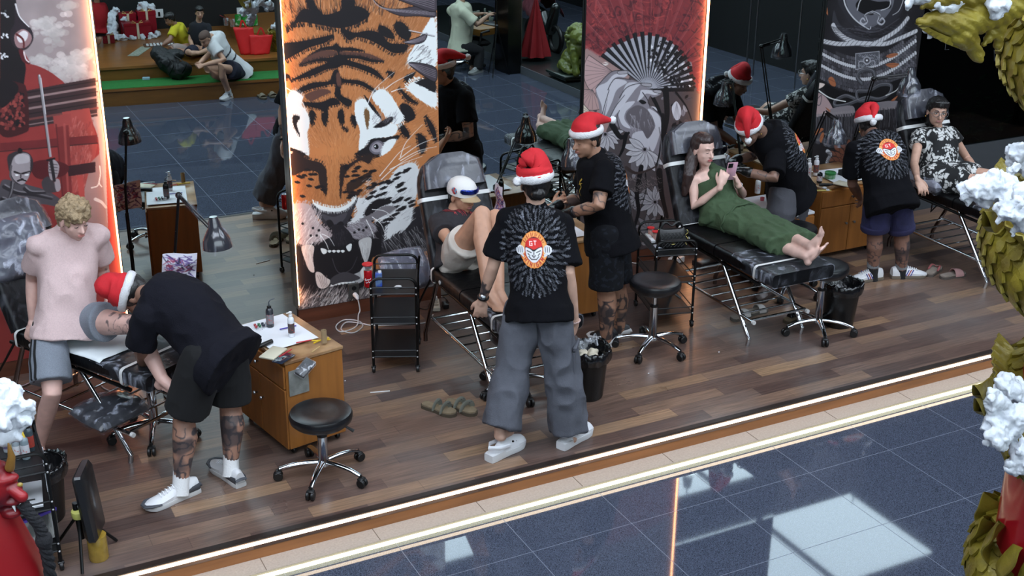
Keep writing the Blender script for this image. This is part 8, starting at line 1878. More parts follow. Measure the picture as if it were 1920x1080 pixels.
MC = at(16, 905, y=3.9); t = thing('mask_statue', 'red horned demon mask figure with a thick rope at the bottom left corner', 'statue', (MC[0]-.05, MC[1], LOW))
b = MB(); c = MC+V(-.045, 0, 0); b.ell(c, (.075, .07, .095)); b.ell(c+V(.03, -.035, .035), (.05, .03, .02)); b.caps([c+V(.05, -.055, .0), c+V(.075, -.075, -.02)], [.018, .020]); b.ell(c+V(.05, -.04, -.045), (.04, .03, .015)); b.ell(c+V(.04, -.04, -.085), (.035, .035, .02)); b.ell(c+V(.055, -.045, .0), (.03, .02, .02))
co, no, fc = remesh(b, .005, 3); link_mesh('face', co, fc, mat('mask_red', (150, 26, 32), rough=.35, rgb2=(70, 10, 20), vscale=9, fac=(.3, .6)), t)
MB().caps([c+V(.055, -.03, .07), c+V(.065, -.035, .11), c+V(.062, -.03, .155)], [.016, .012, .003], 12).build('horn', mat('horn_gold', (128, 92, 40), rough=.4), t)
MB().ell(c+V(.075, -.052, .012), (.010, .008, .008)).build('eye', mat('eye_gold', (150, 130, 60), rough=.2), t)
for k, x in enumerate((.065, .045)): MB().caps([c+V(x, -.06, -.05), c+V(x+.004, -.066, -.072)], [.006, .002], 8).build('fang', M_WPL, t)
MB().lathe((c[0]-.02, c[1]+.02, LOW), [(.22, 0), (.2, .3), (.13, float(c[2])-LOW-.3), (.06, float(c[2])-LOW-.06), (0, float(c[2])-LOW-.05)], 30).build('robe', mat('mask_robe', (140, 16, 24), rough=.4), t)
rp = [c+V(.075, -.06, -.055), c+V(.095, -.07, -.10), c+V(.115, -.07, -.15), c+V(.12, -.07, -.22), c+V(.125, -.06, -.30), c+V(.12, -.05, -.42)]
b = MB(); S_ = [np.array(p) for p in spl(rp, 12)]
for ph in range(3): b.tube([p+V(math.cos(i*.55+ph*2.09)*.011, math.sin(i*.55+ph*2.09)*.011, 0) for i, p in enumerate(S_)], .011, 8)
b.ell(c+V(.12, -.07, -.20), (.028, .028, .035)); b.build('rope', mat('rope_black', (30, 30, 34), rough=.9, bump=.6, bscale=90), t)
cotton('cotton_cloud', 'white cotton wool cloud above the red demon mask at the left edge', [cb(15, 765, 3.95, .085), cb(45, 775, 3.95, .05), cb(5, 810, 3.95, .06), cb(25, 800, 3.95, .05), cb(10, 735, 4.0, .05)], 12)
# ================================================================== what the mirrors show: the stage under the gallery, the desk corner
def M(px, py, z=None, y=None, x=None): return at(px, py, z=z, y=y, x=x, mir=True)
SA = math.atan2(.29, 2.17); SU = V(math.cos(SA), math.sin(SA), 0); SV = V(math.sin(SA), -math.cos(SA), 0); SO = V(2.25, .22, 0)
def SP(u, v, z): return SO+SU*u+SV*v+V(0, 0, z)
M_STG = mat('stage_wood', (132, 86, 40), rough=.3, var=.18, vscale=2.5, stretch=(1, 6, 8)); M_STG2 = mat('stage_riser', (118, 78, 34), rough=.4, var=.14, vscale=2.5, stretch=(1, 6, 8))
z1 = .055; z2 = float(M(180, 128, y=-.22)[2]); z3 = z2+.16
ax_s = (SU, -SV, UPZ)
def sbox(mb, u0, u1, v0, v1, za, zb): return mb.box(SP((u0+u1)/2, (v0+v1)/2, (za+zb)/2), (u1-u0, v1-v0, zb-za), ax=ax_s)
st = thing('stage', 'wooden two-step stage opposite the mirrors, with a green runner', 'stage', SP(1, 0, LOW)); st['kind'] = 'structure'; del st['label']; del st['category']; st.name = 'floor_stage'
ORG[st.name] = ORG['stage'] if 'stage' in ORG else SP(1, 0, LOW)
sbox(MB(), -1.2, 3.6, 0, .5, LOW, z1-.03).build('lower_step', M_STG2, st, smooth=False); sbox(MB(), -1.2, 3.6, -.012, .5, z1-.03, z1).build('lower_tread', M_STG, st, smooth=False)
sbox(MB(), -1.2, 3.6, .46, 2.9, LOW, z2-.03).build('upper_step', M_STG2, st, smooth=False); sbox(MB(), -1.2, 3.6, .445, 2.9, z2-.03, z2).build('deck', M_STG, st, smooth=False)
sbox(MB(), 1.9, 3.6, 1.35, 2.9, z2, z3).build('bench_step', M_STG, st, smooth=False)
tag(sbox(MB(), -1.2, 3.6, .0, .455, z1, z1+.006).build('green_runner', mat('green_turf', (38, 120, 52), rough=1.0, bump=.9, bscale=260, var=.25, vscale=120), smooth=False), 'bright green turf runner on the lower step of the stage', 'runner')
M_DARKW = mat('dark_backdrop', (10, 11, 13), rough=.6)
tag(sbox(MB(), -3.5, 4.2, 2.9, 3.0, LOW, 3.2).build('wall_front', M_DARKW, smooth=False), kind='structure')
for px, py in ((298, 25), (452, 22)):
    p = V(0, 0, 0)
    for v_ in np.linspace(2.0, 2.88, 2): pass
    r = ray(px, py)*[1, -1, 1]; c = np.array([0, 2*WALL, EYE[2]]); nn = SV; tt = ((SP(0, 2.885, 0)-c)@nn)/(r@nn); p = c+r*tt
    s = thing('wall_switch', 'white square switch plate with a dark figure, %s on the black wall behind the stage' % ('left' if px < 400 else 'right'), 'switch', p, 'switch plates on the stage wall')
    MB().box(p, (.12, .012, .12), ax=ax_s, bev=.003).build('plate', M_WPL, s); MB().box(p-SV*.008+V(0, 0, -.01), (.03, .004, .06), ax=ax_s).build('pictogram', M_PLASTIC, s)
def gift(label, c, size, rz):
    t = thing('gift_box', label, 'gift box', c, 'red gift boxes on the stage'); X = V(math.cos(rz), math.sin(rz), 0); Y = V(-X[1], X[0], 0); m_ = mat('gift_red', (136, 16, 34), rough=.35)
    MB().box(c+V(0, 0, size[2]*.42), (size[0], size[1], size[2]*.84), rz, bev=.006).build('box', m_, t); MB().box(c+V(0, 0, size[2]*.9), (size[0]*1.03, size[1]*1.03, size[2]*.2), rz, bev=.006).build('lid', m_, t)
    MB().box(c+V(0, 0, size[2]*.5)+Y*(size[1]/2+.003), (.03, .004, size[2]), rz).build('ribbon', mat('ribbon', (206, 196, 170), rough=.5), t)
    b = MB()
    for s in (-1, 1): b.tube([c+V(0, 0, size[2])+Y*size[1]*.45+X*(s*.02), c+V(0, 0, size[2]+.035)+Y*size[1]*.45+X*(s*.06), c+V(0, 0, size[2]+.005)+Y*size[1]*.45+X*(s*.075), c+V(0, 0, size[2])+Y*size[1]*.45+X*(s*.02)], .010, 8, flat=.5)
    b.build('bow', mat('bow_gold', (206, 180, 110), rough=.4), t)
g0 = M(258, 70, z=z2); gift('large red gift box with gold bow among cotton on the stage', g0, (.36, .22, .21), .05)
def G(x, y, z=0): return g0+SU*x+SV*y+V(0, 0, z)
gift('red gift box behind the large one, to the left', G(-.10, .26), (.22, .2, .30), .05); gift('red gift box behind the large one, to the right', G(.15, .26), (.24, .2, .32), .05)
gift('small red gift box at the left front of the cotton', M(204, 80, z=z2), (.15, .12, .11), .1); gift('small red gift box beside the child in the red shirt', G(-.42, .2), (.12, .12, .16), .1)
cotton('cotton_snow', 'white cotton wool snow heaped round the gift boxes on the stage', [(G(x, y, z), r) for x, y, z, r in ((-.30, -.12, .04, .07), (-.2, -.16, .03, .06), (-.08, -.18, .03, .055), (.05, -.18, .03, .05), (.18, -.14, .03, .055), (.27, -.04, .04, .06), (-.34, .0, .08, .09), (-.42, -.02, .05, .07), (-.30, .16, .16, .10), (-.34, .25, .25, .08), (-.25, .30, .32, .07), (.14, .26, .36, .09), (.24, .27, .35, .06), (-.50, .0, .04, .06), (-.14, .12, .24, .05))], 14, .012, .02)
def sheet(label, c, w, h, rz, m_, nm='game_mat'): return flat(nm, label, 'mat', c, (w, h, .004), rz, m_)
sheet('pale printed game mat lying on the stage deck beside the backpack', M(262, 96, z=z2+.003), .14, .60, SA+.35, mat('game_mat', (170, 176, 160), rough=.8, rgb2=(120, 124, 108), vscale=30))
t_ = M(300, 84, z=z2+.004); flat('game_board', 'brown game board with white tiles before the child in the yellow shirt', 'board game', t_, (.42, .26, .006), SA, mat('board_brown', (90, 62, 40), rough=.6))
tl = MB().box((0, 0, 0), (.03, .022, .012), bev=.002).build('game_tile', M_WPL); tag(tl, 'small white game tile on the brown board on the stage', 'game tile', 'white game tiles on the board'); random.seed(2); first = True
for k in range(22):
    o = tl if first else tl.copy()
    if not first: COL.objects.link(o)
    first = False; q_ = t_+SU*(.045*(k % 8)-.16)+SV*((k//8)*.06-.06+random.uniform(-.01, .01)); o.location = tuple(q_+V(0, 0, .009)); o.rotation_euler = (0, 0, random.uniform(-.6, .6))
c = SP(.93, .36, z1); bp0 = M(322, 150, z=z1)
t = thing('backpack', 'large black backpack leaning against the stage edge beside the seated man', 'backpack', bp0)
b = MB(); top = M(300, 100, y=float(bp0[1])-.15); a_ = bp0+V(0, 0, .10); b.caps([a_+V(.07, 0, 0), lerp(a_, top, .5)+V(.03, 0, 0), top+V(-.02, 0, 0)], [.11, .13, .10], 18); b.ell(a_+V(.14, .05, .03), (.11, .09, .10)); b.ell(lerp(a_, top, .8)+V(.14, .02, .02), (.13, .08, .07))
co, no, fc = remesh(b, .010, 3); link_mesh('bag_body', co+no*(fnoise(co*14, 3)*.012)[:, None], fc, mat('pack_black', (16, 17, 20), rough=.5, bump=.4, bscale=60), t)
for k in range(2): MB().tube(spl([a_+V(-.05+.16*k, .12, .0), a_+V(.0+.15*k, .18, .12), top+V(.05+.1*k, .12, -.02)], 8), .014, 8, flat=.4).build('strap', mat('strap_black', (12, 12, 14), rough=.7), t)
flat('pocket_tissues', 'small pale blue pack lying on the green runner', 'pack', M(274, 147, z=z1+.02), (.09, .05, .035), .3, mat('pale_blue', (150, 180, 196), rough=.5), bev=.006)
def tote(label, c, w, h, lean):
    t = thing('tote_bag', label, 'bag', c, 'red shopping bags on the stage'); n = 14; v = []; f = []
    for s in (1, -1):
        for i in range(n):
            for j in range(n): u, w_ = i/(n-1)-.5, j/(n-1); v.append(c+SU*(u*w*(1+.25*w_)+lean*w_*.3)+SV*(s*-.055*(1-w_*.75)*(1-(2*u)**4*.6))+V(0, 0, w_*h+.012*vnoise(np.array([[i*.6, j*.6, s]]))[0]))
    for s in (0, 1):
        for i in range(n-1):
            for j in range(n-1): q_ = s*n*n+i*n+j; f.append((q_, q_+n, q_+n+1, q_+1) if s == 0 else (q_, q_+1, q_+n+1, q_+n))
    o = link_mesh('bag_body', v, f, mat('tote_red', (206, 26, 28), rough=.6, bump=.3, bscale=20), t); o.modifiers.new('s', 'SOLIDIFY').thickness = .003
    MB().tube(spl([c+SU*(-w*.2+lean*.3)+V(0, 0, h), c+SU*(lean*.35)+V(0, 0, h+.09), c+SU*(w*.2+lean*.3)+V(0, 0, h)], 8), .006, 6, flat=2).build('handle', mat('tote_red', (206, 26, 28)), t)
tote('tall bright red shopping bag behind the seated man on the stage', M(466, 101, z=z2), .20, .34, -.15); tote('lower red shopping bag with knotted handles on the stage', M(487, 101, z=z2), .24, .24, .1)
for k, px in enumerate((449, 463, 476)):
    q_ = M(px, 49, z=z3); t = thing('snack_pack', ['leftmost', 'middle', 'rightmost'][k]+' of the three green snack packs on the upper bench', 'snack pack', q_, 'green snack packs on the bench')
    MB().box(q_+V(0, 0, .08), (.11, .03, .16), ax=ax_s, bev=.012).build('pouch', mat('pack_green', (40, 150, 60), rough=.35, rgb2=(200, 214, 190), vscale=16, fac=(.36, .44)), t)
for k, (px, py) in enumerate(((424, 48), (436, 50))):
    q_ = M(px, py, z=z3); t = thing('clear_cup', ['clear plastic cup, left one beside the green packs', 'clear plastic cup, right one beside the green packs'][k], 'cup', q_); MB().lathe(q_, [(0, 0), (.03, 0), (.04, .10), (.038, .10), (.028, .004), (0, .004)], 20).build('cup', film('cup_clear'), t); MB().tube([q_+V(-.08, 0, .15), q_+V(0, 0, .10), q_+V(0, 0, .02)], .003, 6).build('straw', mat('straw_red', (170, 40, 50), rough=.5), t)
q_ = M(518, 95, z=z2); t = thing('gold_ornament', 'gold scaled ornament with cotton at the right end of the stage', 'sculpture', q_); b = MB(); scaly(b, [q_+V(.1, -.05, -.1), q_+V(.08, -.03, .1), q_+V(.02, 0, .26)], [.16, .15, .10], 20, .045, .05); b.build('scaled_body', M_GOLD, t); cotton('cotton', '', [(q_+V(.05, -.02, .33), .09), (q_+V(.12, 0, .30), .07)], 22, .014, .018, parent=t)
sandal('brown slipper, left one on the tiles by the stage', M(491, 184, z=LOW), 1.5, 'slipper', 'slide', (110, 100, 84), (120, 112, 96), .22, z0=LOW, nm='slipper'); sandal('brown slipper, right one on the tiles by the stage', M(510, 181, z=LOW), 1.5, 'slipper', 'slide', (110, 100, 84), (120, 112, 96), .22, z0=LOW, nm='slipper')
tag(MB().tube([SP(-1.4, 1.6, 1.05), SP(2.1, 1.5, 1.10)], .08, 4).build('hanging_banner_rail', mat('rail_dark', (30, 24, 30), rough=.5)), 'dark slanted rail hanging over the stage', 'rail')
def mperson(label, base): return thing('person', label, 'person', base)
S['F'] = dict(pel=(450, 133, 'y', .22), nk=(398, 66, 'y', .28), hd=(384, 73, 'y', .42), shL=(398, 84, 'y', .42), shR=(412, 66, 'y', .14), elL=(420, 112, 'y', .55), wrL=(382, 122, 'y', .60), elR=(392, 102, 'y', .30), wrR=(374, 118, 'y', .50), hiL=(448, 136, 'y', .32), hiR=(444, 132, 'y', .14), knL=(414, 126, 'y', .62), knR=(386, 130, 'y', .42), anL=(430, 178, 'y', .42), anR=(440, 158, 'y', .30))
def cast_father():
    J = skel(S['F'], True); t = mperson('person with shaved head in white striped tee and navy shorts, seated on the stage step', (float(J['pel'][0]), float(J['pel'][1]), 0))
    B = Body(J, .86, bend=.05, face=V(-.55, .45, -.7), hup=V(-.35, .35, .75)); mb = MB(); B.torso(mb); B.shoulders(mb)
    for q in 'LR': B.arm(mb, q); B.leg(mb, q); mb.ell(J['an'+q]-V(0, 0, .02), (.035, .045, .03))
    B.head(mb); B.hand(mb, 'L', curl=35); B.hand(mb, 'R', curl=35); finish_body(mb, t, (188, 146, 122), .008); B.face_parts(t, M_HAIR)
    haircap(B, t, mat('cropped_hair', (90, 70, 62), rough=.8), amp=.0005, big=.95)
    def st_(co):
        d = (co-J['pel'])@B.up; n = np.linalg.norm(J['nk']-J['pel']); k = ((d > n*.52)&(d < n*.56))|((d > n*.36)&(d < n*.40)); c_ = np.where(k[:, None], np.array([30, 32, 44]), np.array([206, 206, 208])); return lin(c_)
    tee(B, t, mat('striped_tee', attr=True, rough=.9), grow=.026, flare=.02, slv=.6, lo=6, seed=21, voxel=.009, cols=st_)
    shorts(B, t, mat('navy_shorts', (26, 28, 44), rough=.9), fr=.6, seed=22, top=12, voxel=.010)
    for q, d in (('L', V(-.75, .6, 0)), ('R', V(-.7, .6, 0))):
        sock(t, J['an'+q], J['kn'+q], .09, (214, 214, 214), r=.036); shoe(t, J['an'+q], d, (190, 190, 192), (206, 206, 208), .25, stripes=[(40, 40, 48)]*3, z0=float(LOW if q == 'L' else J['an'+q][2]-.08))
cast_father()
def kid(label, spec, tone, hair, top, bot, face, hup, sc, printc=None):
    J = skel(spec, True); t = mperson(label, (float(J['pel'][0]), float(J['pel'][1]), 0)); B = Body(J, sc, bend=.03, face=face, hup=hup); mb = MB(); B.torso(mb); B.shoulders(mb)
    for q in 'LR': B.arm(mb, q); B.leg(mb, q)
    B.head(mb); finish_body(mb, t, tone, .008); B.face_parts(t, M_HAIR); haircap(B, t, big=1.04)
    ts = tee(B, t, top, grow=.018, flare=.01, slv=.6, sr=(.05, .056), lo=6, seed=31, voxel=.009); shorts(B, t, bot, 'trousers', fr=.9, r0=.075, r1=.06, seed=32, top=12, voxel=.009)
    if printc:
        cv = Cv(30, 44); cv.blob([(10, 6), (20, 4), (24, 14), (16, 20), (8, 14)], (210, 210, 212)); cv.blob([(12, 18), (20, 20), (22, 34), (10, 36)], (196, 196, 200)); cv.blob([(4, 28), (10, 26), (12, 34), (4, 36)], (170, 186, 200)); decal('shirt_figure', t, ts, cv, lerp(J['pel'], J['nk'], .6)+B.fwd*.12, B.sl, B.up, -B.fwd, .13, .20)
kid('person, child in a yellow tee kneeling over the board game on the stage', dict(pel=(355, 88, 'z', z2+.09), nk=(332, 48, 'y', -.52), hd=(318, 36, 'y', -.50), shL=(326, 56, 'y', -.42), shR=(336, 50, 'y', -.62), elL=(318, 76, 'y', -.34), wrL=(306, 84, 'y', -.34), elR=(322, 70, 'y', -.62), wrR=(308, 80, 'y', -.60), hiL=(352, 90, 'y', -.42), hiR=(354, 86, 'y', -.56), knL=(318, 92, 'y', -.30), knR=(322, 88, 'y', -.62), anL=(348, 95, 'y', -.26), anR=(350, 92, 'y', -.55)), (150, 112, 94), None, mat('yellow_tee', (196, 186, 40), rough=.9), mat('grey_leggings', (150, 134, 128), rough=.9), V(-.8, .2, -.6), V(-.4, .1, .9), .70)
kid('person, child in a dark tee sitting behind the man on the stage', dict(pel=(376, 90, 'z', z2+.09), nk=(372, 42, 'y', -.42), hd=(374, 24, 'y', -.36), shL=(388, 50, 'y', -.40), shR=(362, 52, 'y', -.46), elL=(392, 72, 'y', -.34), wrL=(382, 84, 'y', -.26), elR=(356, 74, 'y', -.42), wrR=(362, 90, 'y', -.26), hiL=(384, 92, 'y', -.34), hiR=(370, 92, 'y', -.38), knL=(396, 94, 'y', -.12), knR=(352, 98, 'y', -.14), anL=(372, 100, 'y', -.05), anR=(378, 99, 'y', -.08)), (186, 146, 122), None, mat('dark_tee_child', (22, 24, 32), rough=.9), mat('navy_child', (28, 30, 48), rough=.9), V(-.1, .8, -.55), V(0, .1, 1), .70)
kid('person, child in a red tee with a white figure, standing left on the stage', dict(pel=(182, 52, 'y', -1.45), nk=(182, 8, 'y', -1.45), hd=(180, -14, 'y', -1.42), shL=(194, 12, 'y', -1.45), shR=(168, 12, 'y', -1.45), elL=(198, 32, 'y', -1.42), wrL=(194, 48, 'y', -1.38), elR=(164, 32, 'y', -1.42), wrR=(172, 26, 'y', -1.32), hiL=(187, 54, 'y', -1.45), hiR=(177, 54, 'y', -1.45), knL=(186, 68, 'y', -1.42), knR=(175, 68, 'y', -1.42), anL=(185, 80, 'y', -1.42), anR=(174, 80, 'y', -1.42)), (176, 138, 118), None, mat('red_tee_child', (150, 14, 26), rough=.9), mat('navy_child', (28, 30, 48), rough=.9), V(-.1, .95, -.2), V(0, 0, 1), .72, True)
dz = .40
dk0 = M(900, 56, z=dz);
t = thing('desk', 'light wooden desk with a laptop, where the man in the pale tee types', 'desk', (dk0[0]+.2, dk0[1]-.2, LOW))
D0 = dk0; DXv = nrm(V(.92, -.25, 0)); DYv = V(-DXv[1]*-1, DXv[0]*-1, 0); DYv = nrm(V(DXv[1], -DXv[0], 0))
MB().box(D0+DXv*.35+DYv*.25-V(0, 0, .045), (.70, .50, .09), ax=(DXv, DYv, UPZ), bev=.004).build('desk_top', mat('desk_wood', (166, 118, 58), rough=.4, var=.1, vscale=4), t)
for a_, b_ in ((.04, .05), (.66, .05), (.04, .45), (.66, .45)): MB().tube([D0+DXv*a_+DYv*b_+V(0, 0, -.09), np.array([*(D0+DXv*a_+DYv*b_)[:2], LOW])], .016, 8).build('leg', M_BMETAL, t)
lp = D0+DXv*.42+DYv*.22; t = thing('laptop', 'open dark laptop on the light wooden desk', 'laptop', lp); MB().box(lp+V(0, 0, .008), (.22, .30, .014), ax=(DXv, DYv, UPZ), bev=.004).build('keyboard_base', mat('laptop_grey', (50, 50, 56), rough=.4), t); MB().box(lp+DXv*.15+V(0, 0, .11), (.010, .30, .20), ax=(nrm(DXv+V(0, 0, -.25)), DYv, nrm(UPZ+DXv*.25)), bev=.003).build('screen', mat('laptop_screen', (20, 18, 44), rough=.2), t)
q_ = D0+DXv*.62+DYv*.06; t = thing('snack_tube', 'yellow and red snack tube on the desk', 'snack tube', q_); MB().lathe(q_, [(0, 0), (.028, 0), (.028, .15), (0, .15)], 20).build('tube', mat('snack_tube', (196, 150, 40), rough=.4, rgb2=(150, 30, 44), vscale=14, fac=(.45, .5)), t); MB().lathe(q_+V(0, 0, .15), [(.029, 0), (.029, .01), (0, .01)], 20).build('lid', M_WPL, t)
q_ = D0+DXv*.30+DYv*.45; b = MB(); random.seed(8)
for k in range(26): c = q_+V(random.uniform(-.2, .25), random.uniform(-.1, .1), random.uniform(.01, .16)); b.box(c, (random.uniform(.03, .07), .02, random.uniform(.03, .08)), random.uniform(0, 3))
tag(b.build('paper_clutter', mat('clutter', (150, 160, 150), rough=.7, rgb2=(40, 60, 50), vscale=12), smooth=False), 'heap of papers and wires at the back of the desk', 'clutter', kind='stuff')
S['D'] = dict(pel=(862, 84, 'y', .22), nk=(862, 6, 'y', .20), hd=(872, -16, 'y', .22), shL=(846, 20, 'y', .05), shR=(868, 22, 'y', .40), elL=(880, 30, 'y', .1), wrL=(900, 26, 'y', .2), elR=(895, 46, 'y', .50), wrR=(914, 30, 'y', .45), hiL=(862, 84, 'y', .12), hiR=(866, 88, 'y', .32), knL=(896, 92, 'y', .15), knR=(900, 96, 'y', .38), anL=(884, 128, 'y', .2), anR=(896, 132, 'y', .40))
def cast_desk():
    J = skel(S['D'], True); t = mperson('person in a pale cream tee typing on a laptop at the light wooden desk', (float(J['pel'][0]), float(J['pel'][1]), 0)); B = Body(J, .9, bend=.04, face=V(.9, .2, -.4), hup=V(.2, 0, 1)); mb = MB(); B.torso(mb); B.shoulders(mb)
    for q in 'LR': B.arm(mb, q); B.leg(mb, q)
    B.head(mb); B.hand(mb, 'L', curl=30, n=V(0, 0, -1)); B.hand(mb, 'R', curl=30, n=V(0, 0, -1)); finish_body(mb, t, (176, 140, 118), .009); B.face_parts(t, M_HAIR)
    haircap(B, t)
    tee(B, t, mat('cream_tee', (196, 200, 178), rough=.9), grow=.03, flare=.03, slv=.8, lo=5, seed=41, voxel=.010, wr=.008); shorts(B, t, mat('dark_trousers', (22, 22, 26), rough=.9), 'trousers', fr2=.9, r0=.1, r1=.07, r2=.06, seed=42, top=12, voxel=.010)
    shoe(t, J['anR'], V(-.9, .4, 0), (150, 150, 150), (130, 132, 130), .25, z0=LOW)
cast_desk()
q_ = M(872, 128, z=LOW); t = thing('office_chair', 'black office chair with chrome star base under the man at the desk', 'chair', q_)
MB().box(q_+V(-.12, .02, .62), (.06, .42, .50), .0, bev=.025).build('backrest', mat('chair_fabric', (16, 17, 19), rough=.9), t); MB().box(q_+V(.08, .02, .36), (.42, .42, .07), 0, bev=.03).build('seat', mat('chair_fabric', (16, 17, 19)), t); MB().tube([q_+V(0, 0, .08), q_+V(0, 0, .34)], .022, 10).build('column', M_CHROME, t)
for s in (-1, 1): MB().tube([q_+V(.1, .02+s*.23, .36), q_+V(.12, .02+s*.25, .52), q_+V(.24, .02+s*.24, .54)], .018, 8).build('armrest', M_PLASTIC, t)
for k in range(5): a = k*1.2566+.2; d = V(math.cos(a), math.sin(a), 0); MB().tube([q_+V(0, 0, .09), q_+d*.26+V(0, 0, .06)], [.02, .012], 8).build('leg', M_CHROME, t); MB().ell(q_+d*.27+V(0, 0, .028), (.026, .026, .026)).build('caster', M_PLASTIC, t)
q_ = M(926, 146, z=LOW); t = thing('camera_tripod', 'thin black camera tripod standing before the desk', 'tripod', q_+V(.08, -.1, 0)); qc = q_+V(.10, -.12, 0)
for k in range(3): a = math.radians(135+k*120); MB().tube([qc+V(0, 0, .66), qc+V(.17*math.cos(a), .17*math.sin(a), 0)], [.010, .006], 8).build('leg', M_BMETAL, t)
MB().tube([qc+V(0, 0, .55), qc+V(0, 0, 1.05)], .010, 8).build('column', M_BMETAL, t); MB().ell(qc+V(0, 0, .66), (.025,)*3).build('hub', M_PLASTIC, t); MB().box(qc+V(0, 0, 1.08), (.05, .08, .06), bev=.008).build('head', M_PLASTIC, t)
p1 = M(978, 138, z=LOW); tag(MB().box((p1[0]-.10, p1[1]-.22, 1.4), (.20, .4, 3.1)).build('wall_pillar', mat('gloss_black', (9, 10, 12), rough=.2), smooth=False), kind='structure'); tag(MB().box((p1[0]+.003, p1[1]-.03, 1.4), (.012, .012, 3.1)).build('trim_5', M_CHROME2, smooth=False), kind='structure')
for k, (px, py) in enumerate(((1398, 140), (1411, 142), (1488, 175))):
    q_ = M(px, py, x=10.5); tag(MB().tube([(10.5, q_[1], LOW), (10.5, q_[1], 3.2)], .012, 6).build('trim_%d' % (6+k), M_CHROME2), kind='structure')
tag(MB().box((11.2, -1.0, 1.5), (.1, 14, 3.4)).build('wall_right', M_DARKW, smooth=False), kind='structure')
tag(MB().box((8.6, -.9, LOW+.05), (1.75, 6.8, .10)).build('floor_plinth', mat('plinth_dark', (26, 30, 30), rough=.3), smooth=False), kind='structure')
tag(MB().box((7.725, -.9, LOW+.05), (.012, 6.8, .104)).build('trim_9', mat('trim_grey', (90, 94, 98), rough=.3), smooth=False), kind='structure')
lb = M(1066, 182, x=7.95); ly = float(lb[1]); pz = float(M(1060, 134, y=ly, )[2]); LX = 8.0
t = thing('lion_statue', 'moss green guardian lion statue with curled mane on a dark pedestal', 'statue', (LX, ly, LOW+.1))
b = MB(); b.box((LX, ly, (pz+LOW+.1)/2), (.46, .46, pz-LOW-.12), bev=.01); b.box((LX, ly, pz-.02), (.52, .52, .04), bev=.01)
b.build('pedestal', mat('pedestal_carved', (20, 34, 26), rough=.35, bump=1.0, bscale=22, coat=.3), t)
b = MB(); L0 = V(LX, ly, pz); b.ell(L0+V(0, .02, .15), (.17, .18, .17)); b.ell(L0+V(0, .10, .30), (.13, .13, .16)); b.ell(L0+V(0, .13, .47), (.13, .13, .13)); b.ell(L0+V(0, .25, .44), (.08, .08, .06)); b.ell(L0+V(0, -.03, .06), (.20, .20, .07))
for s in (-1, 1): b.caps([L0+V(s*.09, .17, .30), L0+V(s*.09, .22, .12), L0+V(s*.09, .25, .03)], [.055, .045, .05]); b.caps([L0+V(s*.13, .0, .10), L0+V(s*.15, .12, .06), L0+V(s*.14, .18, .03)], [.08, .06, .04]); b.ell(L0+V(s*.10, .12, .58), (.03, .03, .04))
random.seed(6)
for k in range(110):
    a = random.uniform(0, 6.283); e = random.uniform(-1.0, 1.4); d = V(math.cos(a)*math.cos(e), math.sin(a)*math.cos(e), math.sin(e))
    if d[1] > .55 and d[2] < .5: continue
    b.ell(L0+V(0, .09, .45)+d*V(.14, .13, .16), (.030, .030, .030), n=10, m=7)
co, no, fc = remesh(b, .009, 2); link_mesh('lion_body', co+no*(fnoise(co*30, 2)*.004)[:, None], fc, mat('moss_green', (112, 122, 44), rough=.4, coat=.3, rgb2=(64, 74, 26), vscale=8), t)
q_ = M(1003, 120, x=8.1); t = thing('parasol', 'closed red parasol standing between the black pillar and the lion statue', 'parasol', (q_[0], q_[1], LOW+.1)); q_ = V(q_[0], q_[1], LOW+.1)
b = MB(); b.loft([[q_+V(math.cos(a)*r*(1+.16*math.cos(a*8)), math.sin(a)*r*(1+.16*math.cos(a*8)), z) for a in np.linspace(0, 6.283, 48, endpoint=False)] for z, r in ((.06, .20), (.12, .19), (.35, .13), (.60, .07), (.82, .02))]); b.build('canopy', mat('parasol_red', (136, 10, 20), rough=.7), t); MB().tube([q_, q_+V(0, 0, .95)], .012, 8).build('pole', M_BMETAL, t)
q_ = M(1028, 95, x=8.6); t = thing('motor_scooter', 'dark motor scooter draped with a maroon cloth beside the lion statue', 'scooter', (q_[0], q_[1]-.1, LOW+.1)); q_ = V(q_[0], q_[1]-.15, LOW+.1)
for s in (-1, 1): MB().tube([q_+V(0, s*.36, .18)+V(0, math.cos(a)*.17, math.sin(a)*.17) for a in np.linspace(0, 6.283, 24, endpoint=False)], .035, 10, closed=True, up=(1, 0, 0)).build('wheel', M_PLASTIC, t)
b = MB(); b.caps([q_+V(0, -.38, .5), q_+V(0, 0, .42), q_+V(0, .2, .30), q_+V(0, .34, .62)], [.10, .12, .09, .07]); b.build('body_shell', mat('scooter_dark', (26, 32, 32), rough=.2, coat=.6), t); MB().tube([q_+V(-.22, .34, .82), q_+V(0, .36, .76), q_+V(.22, .34, .82)], .014, 8).build('handlebar', M_CHROME, t); MB().tube([q_+V(.10, -.40, .22), q_+V(.10, .05, .18)], .03, 10).build('exhaust', M_CHROME, t)
v = []; n = 18
for i in range(n):
    for j in range(n): u, w_ = i/(n-1)-.5, j/(n-1); v.append(q_+V(.28*u*2*(.6+.4*w_), -.15+.42*(j/(n-1)-.5)*1.2+.03*math.sin(i*1.3), .95-.50*abs(u)*1.6-.1*w_+.02*math.sin(i*1.9+j)))
o = link_mesh('maroon_cloth', v, [(i*n+j, (i+1)*n+j, (i+1)*n+j+1, i*n+j+1) for i in range(n-1) for j in range(n-1)], mat('maroon', (84, 26, 38), rough=.9)); o.modifiers.new('s', 'SOLIDIFY').thickness = .006; tag(o, 'maroon cloth hanging over the dark motor scooter', 'cloth')
